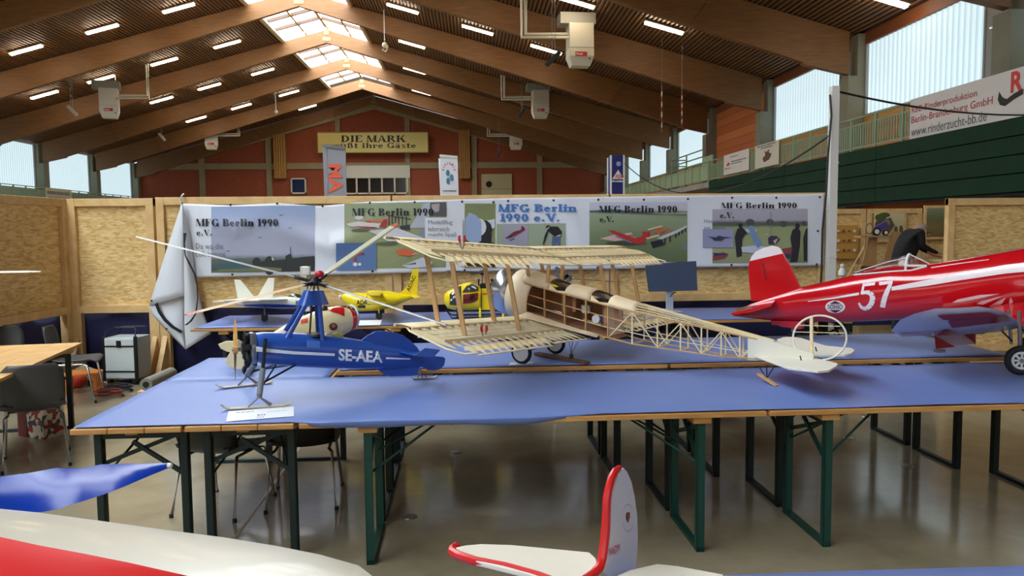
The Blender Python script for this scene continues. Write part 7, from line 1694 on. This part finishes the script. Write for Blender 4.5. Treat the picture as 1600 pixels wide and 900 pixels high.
# ---------------------------------------------------------------- foreground: white tail with red edges
M_tw = mat('ivory_film', (226, 218, 200), .3, coat=.2); M_tr = mat('scarlet_film', (200, 26, 24), .35, coat=.15)
zt2 = .94
ft = thing('model_tail', 'white tail unit with red edges rising at the bottom of the view', 'model aircraft', atz(950, 899, ZT+.008))
stb = [(712, 855), (728, 851.5), (752, 849.5), (800, 851), (921, 862.5), (931, 872), (938, 895), (930, 930), (880, 930), (838, 899), (740, 875), (716, 866)]
P_ = [atz(x, y, zt2) for x, y in stb]
MB().prism(P_, (0, 0, -.014)).build('tailplane', M_tw, ft, bevel=.003)
MB().tube([atz(x, y, zt2-.007) for x, y in ((714, 854), (707, 858), (706, 862), (716, 868), (742, 876.5), (790, 886), (840, 900), (880, 915))], .0125, 8).build('red_leading_edge', M_tr, ft, smooth=True)
MB().prism([atz(x, y, zt2) for x, y in ((950, 905), (985, 890), (1027, 880.5), (1060, 884), (1130, 897), (1130, 930), (950, 930))], (0, 0, -.014)).build('tailplane', M_tw, ft, bevel=.003)
fA = atz(938, 897, zt2); fB = fA+V((.10, .15, 0)); fn = V((.15, -.10, 0)).normalized(); FP = lambda x, y: ray_plane(x, y, fA, fn)
out = [(940, 892), (950, 835), (951, 785), (956, 758), (962, 740), (971, 730.5), (976, 736), (983, 752), (988, 775), (992, 805), (993, 840), (991, 875), (989, 896), (960, 905)]
MB().prism([FP(*p)-fn*.008 for p in out], fn*.016).build('fin', mat('white_film_fin', (222, 224, 228), .3, coat=.2), ft, bevel=.003)
le = [(915, 906), (928, 897), (937, 886), (941, 872), (944, 850), (946.5, 825), (947.5, 800), (948, 780), (950.5, 765), (955, 748), (961, 736), (968, 730.5)]
MB().tube([FP(*p) for p in le], [.012, .012, .012, .012, .012, .012, .011, .011, .010, .010, .009, .007], 8, up=fn).build('red_leading_edge', M_tr, ft, smooth=True)
q = MB(); text_on(q, 'N46DM', lambda x, y: FP(945.5+x, 869-y-x*.5)+fn*.010, 0, 0, 17, 12.5, bold=.0); q.build('lettering', mat('faded_red_letters', (206, 70, 70), .4), ft, flipfix=False)
q = MB(); q.poly([FP(973.5+x, 807+y)+fn*.010 for x, y in ((0, -7), (5, -8), (5, 0), (2.4, 9), (0, 4))]); q.build('emblem_shield', M_inkb, ft, flipfix=False)
q = MB(); q.poly([FP(973.5+x, 807+y)+fn*.011 for x, y in ((0.3, -6), (2.4, -6), (2.6, 7), (.6, 3))]); q.build('emblem_field', M_redlogo, ft, flipfix=False)
for a0, a1, ry in ((200, 340, 21), (20, 160, 21)):
    q = MB(); pts = [(976+9*math.cos(math.radians(a0+(a1-a0)*i/12)), 807+ry*math.sin(math.radians(a0+(a1-a0)*i/12))) for i in range(13)]
    for i in range(0, 12, 1):
        (x0, y0), (x1, y1) = pts[i], pts[i+1]; q.poly([FP(x0, y0)+fn*.010, FP(x1*.8+x0*.2, y1*.8+y0*.2)+fn*.010, FP(x1*.8+x0*.2, y1*.8+y0*.2+2.4)+fn*.010, FP(x0, y0+2.4)+fn*.010])
    tag(q.build('emblem_ring_print', mat('pale_grey_print', (180, 184, 188), .5), ft, flipfix=False), kind='stuff')
fus = atz(930, 930, zt2); MB().loft([[c+V((r*math.cos(a), 0, r*math.sin(a))) for a in [2*math.pi*i/16 for i in range(16)]] for c, r in ((fA+V((.06, .06, -.05)), .015), (fA+V((-.02, -.1, -.06)), .05), (fA+V((-.14, -.5, -.02)), .09), (fA+V((-.24, -.8, 0)), .1))]).build('fuselage', M_tw, ft, smooth=True)
MB().tube([fA+V((0, -.05, -.1)), (fA.x, fA.y-.05, ZT+.02)], .01, 8).build('tail_leg', M_steel, ft); MB().lathe([(-.01, .022), (.01, .022)], (fA.x, fA.y-.05, ZT+.03), (1, 0, 0), 12).build('tail_wheel', M_tyre, ft)

# foreground: white wing with red leading edge, blue scalloped wing
zw2 = 1.0
t = thing('model_wing', 'large cream white wing with a red leading edge at the bottom left', 'wing', atz(100, 870, ZT))
far = [(-160, 786), (-60, 792), (0, 797), (60, 803), (150, 815), (250, 829), (350, 842), (430, 855), (500, 869), (560, 886), (585, 905)]
near = [(-160, 800), (-60, 826), (0, 840), (60, 853), (130, 866), (200, 880), (280, 898), (350, 915), (420, 930), (500, 935), (570, 930)]
front = [(-160, 905), (-60, 915), (0, 925), (60, 935), (130, 945), (200, 955), (280, 962), (350, 965), (420, 965), (500, 955), (580, 935)]
def wl(i): 
    a, b, c = atz(*far[i], zw2), atz(*near[i], zw2+.03), atz(*front[i], zw2-.05)
    return a, b, c
q = MB(); q.loft([[wl(i)[0]+V((0, 0, -.004)), wl(i)[0]+V((0, 0, .004)), wl(i)[0].lerp(wl(i)[1], .5)+V((0, 0, .016)), wl(i)[1], wl(i)[1]+V((0, 0, -.05)), wl(i)[0].lerp(wl(i)[1], .5)+V((0, 0, -.03))] for i in range(11)]); q.build('wing_panel', mat('aged_cream_film', (192, 184, 164), .3, coat=.15), t, smooth=True, ang=60)
q = MB(); q.loft([[wl(i)[1]+V((0, 0, .002)), wl(i)[1].lerp(wl(i)[2], .3)+V((0, 0, .012)), wl(i)[1].lerp(wl(i)[2], .65)+V((0, 0, .012)), wl(i)[2], wl(i)[1].lerp(wl(i)[2], .5)+V((0, 0, -.06)), wl(i)[1]+V((0, 0, -.05))] for i in range(11)]); q.build('red_leading_edge', M_tr, t, smooth=True, ang=30)
MB().box2((-1.3, 1.75, ZT+.008), (-1.22, 1.95, .97)).build('support_block', mat('grey_foam', (90, 90, 92), .9), t); MB().box2((-.75, 1.6, ZT+.008), (-.67, 1.8, .96)).build('support_block', MATS['grey_foam'], t)
t = thing('model_wing', 'glossy blue wing with scalloped trailing edge and white tip', 'wing', at(60, 770, 2.5))
te_ = [(-140, 762), (-60, 752), (0, 744.5), (48, 738.5), (66, 735), (88, 731), (104, 732), (130, 731.5), (158, 725.5), (175, 725), (200, 724.5), (230, 724), (262, 723.5)]
le_ = [(-140, 800), (-60, 803), (0, 801), (48, 801), (66, 800), (88, 796), (104, 791), (130, 783), (158, 774), (175, 768), (200, 758), (230, 745), (262, 732)]
zz0 = 1.02; secs = []
for i in range(len(te_)):
    a = atz(*te_[i], zz0); b = at(le_[i][0], le_[i][1], a.y-.16-.0*i); th = .02*(1-i/14)+.002
    b = atz(le_[i][0], le_[i][1], zz0-.1*(1-i/13)-.006); secs.append([a, a.lerp(b, .4)+V((0, 0, th)), a.lerp(b, .8)+V((0, 0, th)), b, a.lerp(b, .6)-V((0, 0, th*.4))])
MB().loft(secs).build('wing_panel', mat('deep_blue_film', (18, 52, 146), .22, spec=.25), t, smooth=True, ang=50)
tip = [p for p in secs[-1]]; c = (tip[0]+tip[3])/2; MB().lathe([(0, .01), (.012, .009), (.016, .004)], c, (1, .1, .02), 10).build('white_tip', M_white, t, smooth=True)
MB().box2((secs[1][0].x-.05, secs[1][3].y, ZT+.008), (secs[1][0].x+.02, secs[1][3].y+.08, secs[1][3].z-.01)).build('support_block', MATS['grey_foam'], t)
